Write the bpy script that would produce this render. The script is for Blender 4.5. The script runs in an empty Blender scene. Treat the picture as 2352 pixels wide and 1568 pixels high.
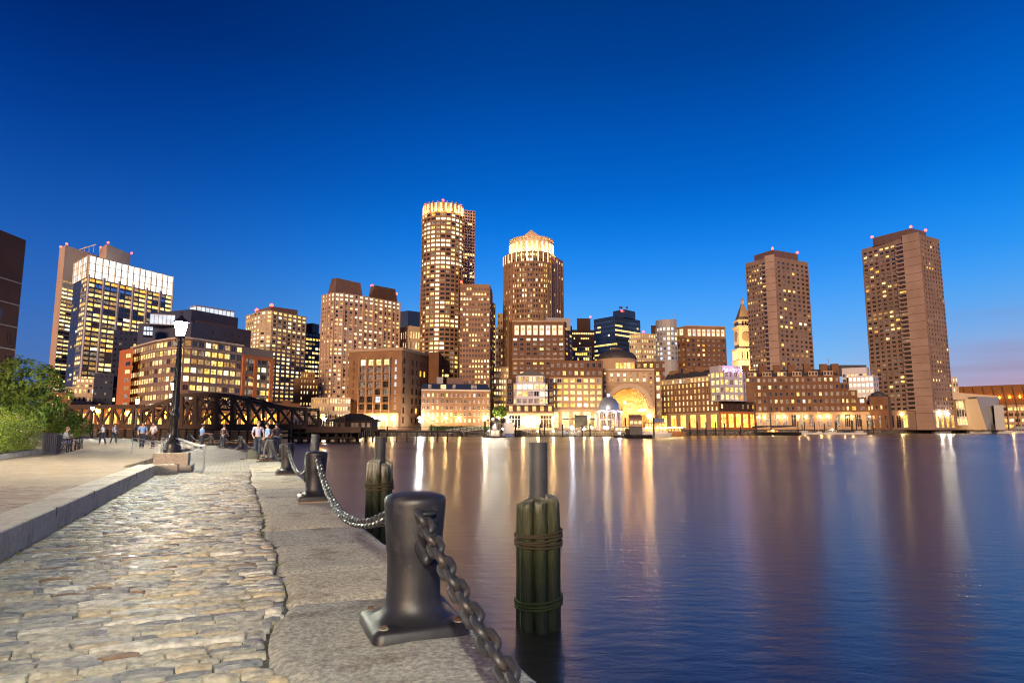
import bpy, math, random
from math import sin, cos, pi, sqrt, atan2, radians
from mathutils import Vector, noise
RS = random.Random(7)
sc = bpy.context.scene
COL = sc.collection

# ------------------------------------------------------------------ camera
FOC, CX, CY = 1522.0, 1176.0, 784.0        # focal length and centre in photograph units (2352 wide)
CAMZ = 1.4
TP = (985.0 - CY) / FOC
PITCH = math.atan(TP)
SP, CP = sin(PITCH), cos(PITCH)
WATER = -1.8
cam = bpy.data.cameras.new("camera")
cam.sensor_fit = 'HORIZONTAL'; cam.sensor_width = 36.0
cam.lens = 36.0 * FOC / 2352.0
cam.clip_start = 0.1; cam.clip_end = 9000
camo = bpy.data.objects.new("camera", cam); COL.objects.link(camo)
camo.location = (0, 0, CAMZ); camo.rotation_euler = (pi / 2 + PITCH, 0, 0)
sc.camera = camo

# ------------------------------------------------------------------ sky, sun, exposure
world = bpy.data.worlds.new("World"); sc.world = world; world.use_nodes = True
def build_world():
    nt = world.node_tree; N = nt.nodes; Lk = nt.links
    N.clear()
    out = N.new('ShaderNodeOutputWorld'); bg = N.new('ShaderNodeBackground')
    tc = N.new('ShaderNodeTexCoord'); sep = N.new('ShaderNodeSeparateXYZ')
    Lk.new(tc.outputs['Generated'], sep.inputs[0])
    el = N.new('ShaderNodeMath'); el.operation = 'ARCSINE'; Lk.new(sep.outputs['Z'], el.inputs[0])
    e01 = N.new('ShaderNodeMapRange'); Lk.new(el.outputs[0], e01.inputs['Value'])
    e01.inputs['From Min'].default_value = 0; e01.inputs['From Max'].default_value = pi / 2
    az = N.new('ShaderNodeMath'); az.operation = 'ARCTAN2'
    Lk.new(sep.outputs['X'], az.inputs[0]); Lk.new(sep.outputs['Y'], az.inputs[1])   # 0 = ahead, + = right
    def ramp(stops):
        r = N.new('ShaderNodeValToRGB'); r.color_ramp.interpolation = 'B_SPLINE'
        els = r.color_ramp.elements
        while len(els) < len(stops): els.new(0.5)
        for e, (deg, c) in zip(els, stops):
            e.position = deg / 90.0; e.color = tuple((x / 255.0) ** 2.2 for x in c) + (1,)
        Lk.new(e01.outputs[0], r.inputs[0]); return r
    # the side where the sun has gone down
    warm = ramp([(0, (226, 158, 158)), (2.2, (206, 152, 166)), (4.5, (166, 166, 202)), (8, (104, 172, 236)), (13, (28, 150, 250)), (20, (0, 108, 218)), (30, (0, 70, 156)), (45, (0, 44, 104)), (90, (0, 26, 64))])
    mid = ramp([(0, (156, 194, 230)), (3, (150, 200, 240)), (7, (100, 180, 252)), (13, (24, 140, 248)), (20, (2, 98, 204)), (30, (2, 63, 142)), (45, (2, 40, 92)), (90, (2, 24, 56))])
    cold = ramp([(0, (104, 124, 170)), (4, (82, 116, 178)), (9, (54, 110, 190)), (15, (28, 90, 180)), (22, (6, 64, 150)), (30, (0, 40, 106)), (45, (0, 28, 72)), (90, (0, 20, 54))])
    def mr(a0, a1):
        m = N.new('ShaderNodeMapRange'); m.interpolation_type = 'SMOOTHSTEP'
        Lk.new(az.outputs[0], m.inputs['Value'])
        m.inputs['From Min'].default_value = radians(a0); m.inputs['From Max'].default_value = radians(a1)
        return m
    m1 = N.new('ShaderNodeMix'); m1.data_type = 'RGBA'
    Lk.new(mr(-38, 4).outputs[0], m1.inputs[0]); Lk.new(cold.outputs[0], m1.inputs[6]); Lk.new(mid.outputs[0], m1.inputs[7])
    m2 = N.new('ShaderNodeMix'); m2.data_type = 'RGBA'
    Lk.new(mr(20, 42).outputs[0], m2.inputs[0]); Lk.new(m1.outputs[2], m2.inputs[6]); Lk.new(warm.outputs[0], m2.inputs[7])
    # past the right side it falls back to the cold side of the sky behind the viewer
    m3 = N.new('ShaderNodeMix'); m3.data_type = 'RGBA'
    Lk.new(mr(75, 150).outputs[0], m3.inputs[0]); Lk.new(m2.outputs[2], m3.inputs[6]); Lk.new(cold.outputs[0], m3.inputs[7])
    # thin streaky cloud low over the horizon
    mp = N.new('ShaderNodeMapping'); mp.inputs['Scale'].default_value = (3, 3, 46)
    Lk.new(tc.outputs['Generated'], mp.inputs['Vector'])
    nz = N.new('ShaderNodeTexNoise'); nz.inputs['Scale'].default_value = 1.0; nz.inputs['Detail'].default_value = 4
    Lk.new(mp.outputs[0], nz.inputs['Vector'])
    cr = N.new('ShaderNodeMapRange'); Lk.new(nz.outputs[0], cr.inputs['Value'])
    cr.inputs['From Min'].default_value = 0.48; cr.inputs['From Max'].default_value = 0.72
    lo = N.new('ShaderNodeMapRange'); Lk.new(el.outputs[0], lo.inputs['Value'])
    lo.inputs['From Min'].default_value = radians(10); lo.inputs['From Max'].default_value = radians(3)
    lo.inputs['To Max'].default_value = 0.55
    mu = N.new('ShaderNodeMath'); mu.operation = 'MULTIPLY'; Lk.new(cr.outputs[0], mu.inputs[0]); Lk.new(lo.outputs[0], mu.inputs[1])
    azf = mr(22, 40)
    mu2 = N.new('ShaderNodeMath'); mu2.operation = 'MULTIPLY'; Lk.new(mu.outputs[0], mu2.inputs[0]); Lk.new(azf.outputs[0], mu2.inputs[1])
    m4 = N.new('ShaderNodeMix'); m4.data_type = 'RGBA'
    Lk.new(mu2.outputs[0], m4.inputs[0]); Lk.new(m3.outputs[2], m4.inputs[6]); m4.inputs[7].default_value = (0.30, 0.22, 0.33, 1)
    Lk.new(m4.outputs[2], bg.inputs[0]); bg.inputs[1].default_value = 1.0
    Lk.new(bg.outputs[0], out.inputs[0])
build_world()
sun = bpy.data.lights.new("sun", 'SUN'); sun.energy = 4.1; sun.angle = radians(14); sun.color = (1.0, 0.66, 0.40)  # warm light standing in for the city's glow behind the viewpoint
suno = bpy.data.objects.new("sun", sun); COL.objects.link(suno)
suno.rotation_euler = Vector((0.26, 0.95, -0.17)).to_track_quat('-Z', 'Y').to_euler()
sc.view_settings.view_transform = 'Standard'; sc.view_settings.look = 'None'
sc.view_settings.exposure = 0.0; sc.view_settings.gamma = 1.0; sc.view_settings.use_curve_mapping = False
sc.render.engine = 'CYCLES'
sc.cycles.max_bounces = 6; sc.cycles.diffuse_bounces = 3; sc.cycles.glossy_bounces = 3; sc.cycles.transmission_bounces = 3
sc.cycles.sample_clamp_indirect = 6.0
sc.cycles.use_denoising = True
sc.cycles.pixel_filter_type = 'BLACKMAN_HARRIS'; sc.cycles.filter_width = 1.15

# ------------------------------------------------------------------ picture <-> place
def ray(u, v):
    a, b = (u - CX) / FOC, (CY - v) / FOC
    return a, CP - b * SP, SP + b * CP
def at(u, v, D):
    dx, dy, dz = ray(u, v); k = D / dy
    return Vector((dx * k, D, CAMZ + dz * k))
def xy(u, D, v=985.0):
    p = at(u, v, D); return (p.x, p.y)
def zat(v, D): return at(CX, v, D).z
def depth_for(v, z):
    dx, dy, dz = ray(CX, v); return (z - CAMZ) * dy / dz
def ground(u, v, z=0.0): return at(u, v, depth_for(v, z))
E1 = Vector((0.9253, 0.3792)); E2 = Vector((-0.3792, 0.9253))
def st(s, t, z=0.0): return Vector((E1.x * s + E2.x * t, E1.y * s + E2.y * t, z))
def to_st(x, y): return (E1.x * x + E1.y * y, E2.x * x + E2.y * y)
QROT = atan2(E1.y, E1.x)

# ------------------------------------------------------------------ materials
MATS = {}
def newmat(name):
    m = bpy.data.materials.new(name); m.use_nodes = True
    MATS[name] = m
    return m, m.node_tree.nodes, m.node_tree.links, m.node_tree.nodes['Principled BSDF']
def solid(name, c, rough=0.6, metal=0.0, c2=None, scale=1.0, bump=0.0, bscale=None, detail=5, spec=0.5, stretch=None, lo=.35, hi=.65, bdist=.02):
    m, N, Lk, P = newmat(name)
    P.inputs['Base Color'].default_value = tuple(c) + (1,)
    P.inputs['Roughness'].default_value = rough; P.inputs['Metallic'].default_value = metal
    P.inputs['Specular IOR Level'].default_value = spec
    geo = N.new('ShaderNodeNewGeometry'); src = geo.outputs['Position']
    if stretch:
        mp = N.new('ShaderNodeMapping'); mp.inputs['Scale'].default_value = stretch
        Lk.new(src, mp.inputs['Vector']); src = mp.outputs[0]
    if c2 is not None:
        n = N.new('ShaderNodeTexNoise'); n.inputs['Scale'].default_value = scale; n.inputs['Detail'].default_value = detail
        Lk.new(src, n.inputs['Vector'])
        mr = N.new('ShaderNodeMapRange'); mr.inputs['From Min'].default_value = lo; mr.inputs['From Max'].default_value = hi
        Lk.new(n.outputs[0], mr.inputs['Value'])
        mx = N.new('ShaderNodeMix'); mx.data_type = 'RGBA'
        mx.inputs[6].default_value = tuple(c) + (1,); mx.inputs[7].default_value = tuple(c2) + (1,)
        Lk.new(mr.outputs[0], mx.inputs[0]); Lk.new(mx.outputs[2], P.inputs['Base Color'])
    if bump:
        n2 = N.new('ShaderNodeTexNoise'); n2.inputs['Scale'].default_value = bscale or scale * 4; n2.inputs['Detail'].default_value = 8
        n2.inputs['Roughness'].default_value = 0.65
        Lk.new(src, n2.inputs['Vector'])
        b = N.new('ShaderNodeBump'); b.inputs['Strength'].default_value = bump; b.inputs['Distance'].default_value = bdist
        Lk.new(n2.outputs[0], b.inputs['Height']); Lk.new(b.outputs[0], P.inputs['Normal'])
    return m
def emit(name, c, s, vary=0.0, scale=0.5, sample=True, c2=None):
    m, N, Lk, P = newmat(name)
    P.inputs['Base Color'].default_value = (0.02, 0.02, 0.02, 1)
    P.inputs['Roughness'].default_value = 0.25
    P.inputs['Emission Color'].default_value = tuple(c) + (1,)
    P.inputs['Emission Strength'].default_value = s
    if vary:
        g = N.new('ShaderNodeNewGeometry')
        mp = N.new('ShaderNodeMapping'); mp.inputs['Scale'].default_value = (1, 1, 1.3)
        Lk.new(g.outputs['Position'], mp.inputs['Vector'])
        n = N.new('ShaderNodeTexNoise'); n.inputs['Scale'].default_value = scale; n.inputs['Detail'].default_value = 3
        n.inputs['Roughness'].default_value = .7
        Lk.new(mp.outputs[0], n.inputs['Vector'])
        mr = N.new('ShaderNodeMapRange'); Lk.new(n.outputs[0], mr.inputs['Value'])
        mr.inputs['From Min'].default_value = 0.32; mr.inputs['From Max'].default_value = 0.68
        mr.inputs['To Min'].default_value = s * (1 - vary); mr.inputs['To Max'].default_value = s * (1 + vary)
        Lk.new(mr.outputs[0], P.inputs['Emission Strength'])
        if c2:
            mx = N.new('ShaderNodeMix'); mx.data_type = 'RGBA'
            mx.inputs[6].default_value = tuple(c2) + (1,); mx.inputs[7].default_value = tuple(c) + (1,)
            v = N.new('ShaderNodeTexNoise'); v.inputs['Scale'].default_value = .22
            Lk.new(g.outputs['Position'], v.inputs['Vector'])
            mr2 = N.new('ShaderNodeMapRange'); Lk.new(v.outputs[0], mr2.inputs['Value'])
            mr2.inputs['From Min'].default_value = 0.4; mr2.inputs['From Max'].default_value = 0.6
            Lk.new(mr2.outputs[0], mx.inputs[0]); Lk.new(mx.outputs[2], P.inputs['Emission Color'])
    if not sample: m.cycles.emission_sampling = 'NONE'
    return m

# walls
solid('pink_stone', (.50, .34, .25), .8, c2=(.44, .29, .21), scale=.08, bump=.1)
solid('pale_stone', (.52, .40, .28), .8, c2=(.44, .33, .23), scale=.1, bump=.1)
solid('tan_stone', (.40, .27, .17), .8, c2=(.33, .22, .14), scale=.1, bump=.1)
solid('brown_brick', (.16, .075, .036), .85, c2=(.125, .055, .027), scale=.2, bump=.2)
solid('red_brick', (.25, .135, .065), .85, c2=(.2, .10, .047), scale=.2, bump=.2)
solid('dark_brick', (.05, .02, .012), .85, c2=(.037, .015, .01), scale=.3, bump=.2)
solid('orange_panel', (.52, .16, .035), .6, c2=(.46, .13, .03), scale=.1)
solid('tower_brown', (.27, .155, .09), .8, c2=(.225, .125, .072), scale=.1)
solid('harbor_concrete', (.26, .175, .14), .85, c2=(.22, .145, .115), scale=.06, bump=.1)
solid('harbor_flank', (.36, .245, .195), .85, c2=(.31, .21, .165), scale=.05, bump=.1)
solid('navy_cladding', (.045, .05, .085), .45, c2=(.035, .04, .07), scale=.1)
solid('dark_metal_roof', (.055, .045, .045), .6, c2=(.04, .034, .036), scale=.2)
solid('mansard_brown', (.15, .085, .065), .55, c2=(.12, .07, .055), scale=.3, stretch=(1, 1, .05))
solid('white_panel', (.44, .41, .45), .5)
solid('light_frame', (.5, .42, .34), .6)
solid('dark_frame', (.06, .05, .045), .5)
solid('bronze_frame', (.24, .16, .11), .5)
solid('grey_cladding', (.28, .27, .28), .6)
solid('curtain_spandrel', (.17, .16, .12), .4, c2=(.22, .18, .13), scale=.1)
solid('slate_roof', (.05, .047, .055), .6, c2=(.035, .034, .04), scale=.5)
solid('navy_roof', (.02, .035, .08), .3)
solid('glass_dark', (.015, .017, .024), .08, spec=.8)
solid('glass_blue', (.03, .06, .12), .1, spec=1.0)
solid('curtain_grey', (.30, .26, .27), .6, c2=(.12, .10, .11), scale=.8, lo=.42, hi=.58)
solid('glass_brown', (.05, .035, .028), .15, c2=(.02, .015, .012), scale=.6)
solid('lattice', (.30, .24, .17), .7)
solid('aquarium_tan', (.38, .27, .15), .5); solid('aquarium_grey', (.26, .26, .27), .45)
solid('blue_metal', (.36, .43, .52), .33, metal=.65)
# lit panes
emit('lit_cream', (1, .74, .33), 1.75, .8, .55, False, (1, .62, .2))
emit('lit_white', (1, .88, .58), 2.2, .6, .5, False, (1, .82, .45))
emit('lit_yellow', (1, .58, .10), 1.6, .8, .55, False, (1, .82, .3))
emit('lit_amber', (1, .40, .045), 1.6, .7, .55, False, (1, .62, .12))
emit('lit_dim', (.8, .45, .16), .5, .9, .6, False, (.5, .45, .35))
emit('lit_cool', (.75, .84, 1), 1.3, .4, .4, False)
emit('lit_blue', (.08, .22, .75), .6, .5, .4, False)
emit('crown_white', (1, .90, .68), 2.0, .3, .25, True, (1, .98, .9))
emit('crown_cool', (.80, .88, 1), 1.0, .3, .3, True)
emit('fin_warm', (1, .70, .34), 2.4)  # floodlighting of the tower crown fins, put into their own glow
emit('lamp_white', (1, .90, .72), 560)
emit('lamp_warm', (1, .64, .24), 330)
emit('lamp_sodium', (1, .33, .02), 60)
emit('lamp_cool', (.78, .88, 1), 330)
emit('lamp_red', (1, .035, .02), 16)
emit('red_strip', (1, .06, .015), 1.6, sample=False)
emit('lantern_glow', (1, .96, .76), 3000)

# foreground
for i_, (ga, gb) in enumerate((((.62, .58, .46), (.34, .33, .28)), ((.52, .50, .43), (.29, .285, .26)), ((.66, .60, .45), (.38, .35, .28)))):
    solid('granite' if i_ == 0 else 'granite_%d' % i_, ga, .85, c2=gb, scale=26, bump=.9, bscale=30, lo=.36, hi=.62, detail=15, bdist=.03, spec=.2)
solid('granite_cut', (.50, .45, .36), .75, c2=(.38, .34, .28), scale=14, bump=.15, bscale=60, detail=8, bdist=.005)
for i, (c, c2) in enumerate([((.50, .46, .36), (.27, .25, .2)), ((.40, .39, .35), (.22, .22, .21)), ((.55, .46, .30), (.33, .27, .18)),
                             ((.26, .26, .26), (.15, .16, .17)), ((.66, .63, .54), (.40, .38, .32)), ((.26, .16, .09), (.17, .12, .08))]):
    solid('cobble_%d' % i, c, .46, c2=c2, scale=16, bump=.9, bscale=34, detail=12, bdist=.02, lo=.36, hi=.64, spec=.4)
solid('joint', (.16, .15, .125), .95, c2=(.09, .088, .08), scale=20, bump=.9, bscale=60, bdist=.02)
for i, (c, c2) in enumerate([((.32, .22, .15), (.25, .17, .12)), ((.38, .31, .22), (.30, .24, .17)), ((.26, .18, .13), (.2, .14, .10))]):
    solid('paver_%d' % i, c, .6, c2=c2, scale=12, bump=.3, bscale=50, bdist=.004)
solid('bollard_paint', (.019, .019, .024), .46, c2=(.011, .011, .015), scale=5, bump=.35, bscale=9, detail=8, bdist=.012, spec=.45)
solid('chain_iron', (.035, .035, .04), .45, c2=(.075, .05, .038), scale=18, bump=.3, bscale=40, lo=.52, hi=.75, bdist=.003, metal=.3)
solid('rust', (.10, .045, .022), .9, c2=(.03, .025, .022), scale=9)
solid('grout', (.20, .19, .16), .9)
solid('pile_wood', (.24, .24, .19), .75, c2=(.12, .13, .09), scale=6, bump=.5, bscale=9, stretch=(1, 1, .12))
solid('pile_steel', (.060, .062, .068), .6, c2=(.03, .032, .036), scale=2, bump=.2)
solid('lamp_iron', (.012, .012, .013), .35)
solid('steel_rail', (.45, .44, .40), .3, metal=.9)
solid('bin_metal', (.035, .035, .055), .4)
solid('bench_wood', (.12, .085, .06), .6)
solid('rope', (.045, .035, .018), .9)
solid('moss_rope', (.03, .045, .012), .9)
solid('leaf_dark', (.045, .08, .016), .85, c2=(.07, .115, .022), scale=1.2, spec=.12)
solid('leaf_mid', (.10, .16, .025), .85, c2=(.14, .20, .035), scale=1.2, spec=.12)
solid('leaf_bright', (.17, .27, .03), .8, c2=(.30, .36, .05), scale=2.5, spec=.15)
solid('flower', (.55, .42, .5), .6)
solid('bark', (.06, .045, .03), .9, bump=.6, bscale=8)
solid('soil', (.05, .04, .025), .95)
solid('moss', (.12, .17, .03), .9, c2=(.25, .22, .06), scale=30)
solid('rusty_steel', (.065, .027, .013), .7, c2=(.036, .017, .009), scale=.8)
solid('timber', (.06, .027, .012), .8, c2=(.03, .016, .01), scale=1.5)
solid('shingle_dark', (.014, .012, .012), .8, c2=(.010, .008, .009), scale=1.0)
solid('shed_brown', (.024, .012, .009), .8)
solid('city_ground', (.14, .12, .10), .9, c2=(.1, .09, .08), scale=.1)
solid('seawall', (.10, .09, .075), .9, c2=(.05, .045, .04), scale=.4, bump=.3)
solid('dock_wood', (.10, .08, .06), .8)
solid('hull_white', (.55, .54, .52), .35); solid('hull_black', (.010, .010, .011), .35); solid('hull_blue', (.03, .09, .25), .35)
solid('hull_wood', (.30, .14, .05), .4); solid('mast_wood', (.17, .11, .06), .5)
solid('canvas', (.35, .30, .24), .8); solid('buoy_orange', (.85, .30, .02), .5)
solid('skin', (.52, .33, .24), .55); solid('hair_dark', (.03, .02, .015), .6); solid('hair_light', (.28, .19, .09), .6)
solid('shirt_blue', (.20, .38, .75), .8); solid('shirt_white', (.62, .64, .68), .8); solid('shirt_lavender', (.33, .33, .50), .8); solid('shirt_dark', (.06, .04, .05), .8)
solid('jeans', (.03, .04, .07), .8); solid('trousers_grey', (.09, .09, .10), .8); solid('shoe', (.03, .03, .03), .6); solid('bag', (.06, .065, .05), .8)
solid('shirt_red', (.4, .05, .04), .8)
solid('awning', (.62, .46, .26), .8); solid('umbrella_blue', (.10, .14, .30), .8)
solid('hedge_green', (.05, .10, .02), .7, c2=(.09, .15, .03), scale=1)

def brick_ground(name, c1, c2, mortar, bw, bh, rot):
    m, N, Lk, P = newmat(name)
    g = N.new('ShaderNodeNewGeometry'); mp = N.new('ShaderNodeMapping'); mp.inputs['Rotation'].default_value = (0, 0, -rot)
    Lk.new(g.outputs['Position'], mp.inputs['Vector'])
    b = N.new('ShaderNodeTexBrick'); b.inputs['Scale'].default_value = 1.0
    b.inputs['Brick Width'].default_value = bw; b.inputs['Row Height'].default_value = bh; b.inputs['Mortar Size'].default_value = .008
    b.inputs['Color1'].default_value = tuple(c1) + (1,); b.inputs['Color2'].default_value = tuple(c2) + (1,); b.inputs['Mortar'].default_value = tuple(mortar) + (1,)
    Lk.new(mp.outputs[0], b.inputs['Vector'])
    n = N.new('ShaderNodeTexNoise'); n.inputs['Scale'].default_value = .8; n.inputs['Detail'].default_value = 5; Lk.new(g.outputs['Position'], n.inputs['Vector'])
    mr = N.new('ShaderNodeMapRange'); Lk.new(n.outputs[0], mr.inputs['Value']); mr.inputs['To Min'].default_value = .65; mr.inputs['To Max'].default_value = 1.25
    mx = N.new('ShaderNodeVectorMath'); mx.operation = 'SCALE'; Lk.new(b.outputs[0], mx.inputs[0]); Lk.new(mr.outputs[0], mx.inputs['Scale'])
    Lk.new(mx.outputs[0], P.inputs['Base Color']); P.inputs['Roughness'].default_value = .75; P.inputs['Specular IOR Level'].default_value = .25
    bp = N.new('ShaderNodeBump'); bp.inputs['Strength'].default_value = .5; bp.inputs['Distance'].default_value = .01
    Lk.new(b.outputs['Fac'], bp.inputs['Height']); bp.invert = True; Lk.new(bp.outputs[0], P.inputs['Normal'])
    return m
brick_ground('plaza_brick', (.33, .24, .16), (.40, .33, .24), (.16, .13, .10), .2, .1, QROT)
brick_ground('cobble_far', (.42, .39, .32), (.34, .33, .29), (.13, .12, .1), .3, .125, QROT)

def mossy_pile():
    m, N, Lk, P = newmat('mossy_pile')
    g = N.new('ShaderNodeNewGeometry'); sep = N.new('ShaderNodeSeparateXYZ'); Lk.new(g.outputs['Position'], sep.inputs[0])
    mp = N.new('ShaderNodeMapping'); mp.inputs['Scale'].default_value = (1, 1, .13); Lk.new(g.outputs['Position'], mp.inputs['Vector'])
    n = N.new('ShaderNodeTexNoise'); n.inputs['Scale'].default_value = 9; n.inputs['Detail'].default_value = 8; Lk.new(mp.outputs[0], n.inputs['Vector'])
    ad = N.new('ShaderNodeMath'); ad.operation = 'MULTIPLY_ADD'; Lk.new(n.outputs[0], ad.inputs[0]); ad.inputs[1].default_value = .9; Lk.new(sep.outputs['Z'], ad.inputs[2])
    r = N.new('ShaderNodeValToRGB'); e = r.color_ramp.elements
    mr = N.new('ShaderNodeMapRange'); Lk.new(ad.outputs[0], mr.inputs['Value']); mr.inputs['From Min'].default_value = -1.8; mr.inputs['From Max'].default_value = 1.3
    for _ in range(4): e.new(.5)
    for q, (p_, c) in zip(e, [(0, (.006, .008, .004)), (.22, (.012, .017, .005)), (.36, (.010, .016, .003)), (.62, (.022, .03, .005)), (.76, (.05, .055, .025)), (.84, (.26, .27, .22))]):
        q.position = p_; q.color = c + (1,)
    Lk.new(mr.outputs[0], r.inputs[0])
    n2 = N.new('ShaderNodeTexNoise'); n2.inputs['Scale'].default_value = 30; n2.inputs['Detail'].default_value = 6; Lk.new(mp.outputs[0], n2.inputs['Vector'])
    mr2 = N.new('ShaderNodeMapRange'); Lk.new(n2.outputs[0], mr2.inputs['Value']); mr2.inputs['From Min'].default_value = .3; mr2.inputs['From Max'].default_value = .7
    mr2.inputs['To Min'].default_value = .35; mr2.inputs['To Max'].default_value = 1.5
    vs = N.new('ShaderNodeVectorMath'); vs.operation = 'SCALE'; Lk.new(r.outputs[0], vs.inputs[0]); Lk.new(mr2.outputs[0], vs.inputs['Scale'])
    Lk.new(vs.outputs[0], P.inputs['Base Color']); P.inputs['Roughness'].default_value = .7
    b = N.new('ShaderNodeBump'); b.inputs['Strength'].default_value = .8; b.inputs['Distance'].default_value = .03
    Lk.new(n2.outputs[0], b.inputs['Height']); Lk.new(b.outputs[0], P.inputs['Normal'])
mossy_pile()

def water_mat():
    """two scales of ripple: a calm glossy part and a broad choppy part"""
    m, N, Lk, P = newmat('water')
    P2 = N.new('ShaderNodeBsdfPrincipled')
    g = N.new('ShaderNodeNewGeometry')
    n = N.new('ShaderNodeTexNoise'); n.inputs['Scale'].default_value = 1.6; n.inputs['Detail'].default_value = 5; n.inputs['Roughness'].default_value = .6
    mp = N.new('ShaderNodeMapping'); mp.inputs['Scale'].default_value = (.7, 1.6, 1); mp.inputs['Rotation'].default_value = (0, 0, .12)
    Lk.new(g.outputs['Position'], mp.inputs['Vector']); Lk.new(mp.outputs[0], n.inputs['Vector'])
    b = N.new('ShaderNodeBump'); b.inputs['Strength'].default_value = .5; b.inputs['Distance'].default_value = .045
    Lk.new(n.outputs[0], b.inputs['Height'])
    for p, r in ((P, .19), (P2, .32)):
        p.inputs['Base Color'].default_value = (.022, .020, .018, 1); p.inputs['IOR'].default_value = 1.45
        p.inputs['Specular IOR Level'].default_value = .95; p.inputs['Roughness'].default_value = r
        Lk.new(b.outputs[0], p.inputs['Normal'])
    n2 = N.new('ShaderNodeTexNoise'); n2.inputs['Scale'].default_value = .02; n2.inputs['Detail'].default_value = 3; Lk.new(g.outputs['Position'], n2.inputs['Vector'])
    mr = N.new('ShaderNodeMapRange'); Lk.new(n2.outputs[0], mr.inputs['Value']); mr.inputs['From Min'].default_value = .35; mr.inputs['From Max'].default_value = .65
    mr.inputs['To Min'].default_value = .45; mr.inputs['To Max'].default_value = .68
    mx = N.new('ShaderNodeMixShader'); Lk.new(mr.outputs[0], mx.inputs[0]); Lk.new(P.outputs[0], mx.inputs[1]); Lk.new(P2.outputs[0], mx.inputs[2])
    Lk.new(mx.outputs[0], N['Material Output'].inputs['Surface'])
water_mat()
emit('lamp_dimmed', (1, .55, .22), .9)
emit('fin_soft', (1, .78, .48), 1.5, .3, .5)
emit('lamp_vault', (1, .48, .10), 560)
emit('pav_light', (.75, .68, 1), 90)
emit('clock_glow', (1, .93, .66), 1.6)
emit('flood_gold', (1, .62, .16), 62)
solid('rusty_panel', (.30, .13, .05), .6)
emit('uplight_warm', (1, .46, .12), 2.5)
emit('lit_sodium', (1, .34, .02), 3.0, .7, .5, False, (1, .55, .08))
solid('office_brick', (.13, .05, .032), .85, c2=(.1, .04, .025), scale=.3, bump=.2)
emit('lilac_flood', (.72, .42, 1), 260)
emit('lit_cream_low', (1, .66, .28), .62, .8, .8, False, (1, .5, .15))
emit('lit_yellow_low', (1, .50, .10), .5, .85, .8, False, (1, .6, .2))
def stain(mat, scale=1.1, lo=.56, hi=.66, dark=.55, seed=0.0, col=(.30, .22, .15)):
    """irregular dark stains over a stone material"""
    m = MATS[mat]; N = m.node_tree.nodes; Lk = m.node_tree.links; P = N['Principled BSDF']
    src = P.inputs['Base Color'].links[0].from_socket
    g = N.new('ShaderNodeNewGeometry'); mp = N.new('ShaderNodeMapping'); mp.inputs['Location'].default_value = (seed, seed * .7, 0)
    Lk.new(g.outputs['Position'], mp.inputs['Vector'])
    n = N.new('ShaderNodeTexNoise'); n.inputs['Scale'].default_value = scale; n.inputs['Detail'].default_value = 9; n.inputs['Roughness'].default_value = .6
    Lk.new(mp.outputs[0], n.inputs['Vector'])
    mr = N.new('ShaderNodeMapRange'); Lk.new(n.outputs[0], mr.inputs['Value']); mr.inputs['From Min'].default_value = lo; mr.inputs['From Max'].default_value = hi
    mr.inputs['To Max'].default_value = dark
    mx = N.new('ShaderNodeMix'); mx.data_type = 'RGBA'; mx.blend_type = 'MULTIPLY'
    Lk.new(mr.outputs[0], mx.inputs[0]); Lk.new(src, mx.inputs[6]); mx.inputs[7].default_value = col + (1,)
    Lk.new(mx.outputs[2], P.inputs['Base Color'])
for i_, m_ in enumerate(('granite', 'granite_1', 'granite_2')):
    stain(m_, 1.7, .54, .64, .6, i_ * 3.1, (.42, .36, .30)); stain(m_, .8, .46, .60, .35, 9 + i_, (.6, .6, .6))
stain('granite_cut', 1.5, .5, .66, .5, 4, (.5, .47, .42))
stain('harbor_flank', .05, .45, .65, .5, 2, (.72, .68, .64)); stain('harbor_concrete', .07, .45, .65, .5, 5, (.70, .66, .62)); stain('pink_stone', .06, .45, .65, .4, 3, (.75, .7, .66))
for i_ in range(5): stain('cobble_%d' % i_, .9, .52, .66, .5, 7, (.5, .46, .42))
stain('bollard_paint', 7, .60, .64, .8, 1, (2.2, 2.0, 1.9))
emit('shop_gold', (1, .38, .03), 3.4, .6, .5, False, (1, .52, .10))
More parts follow.
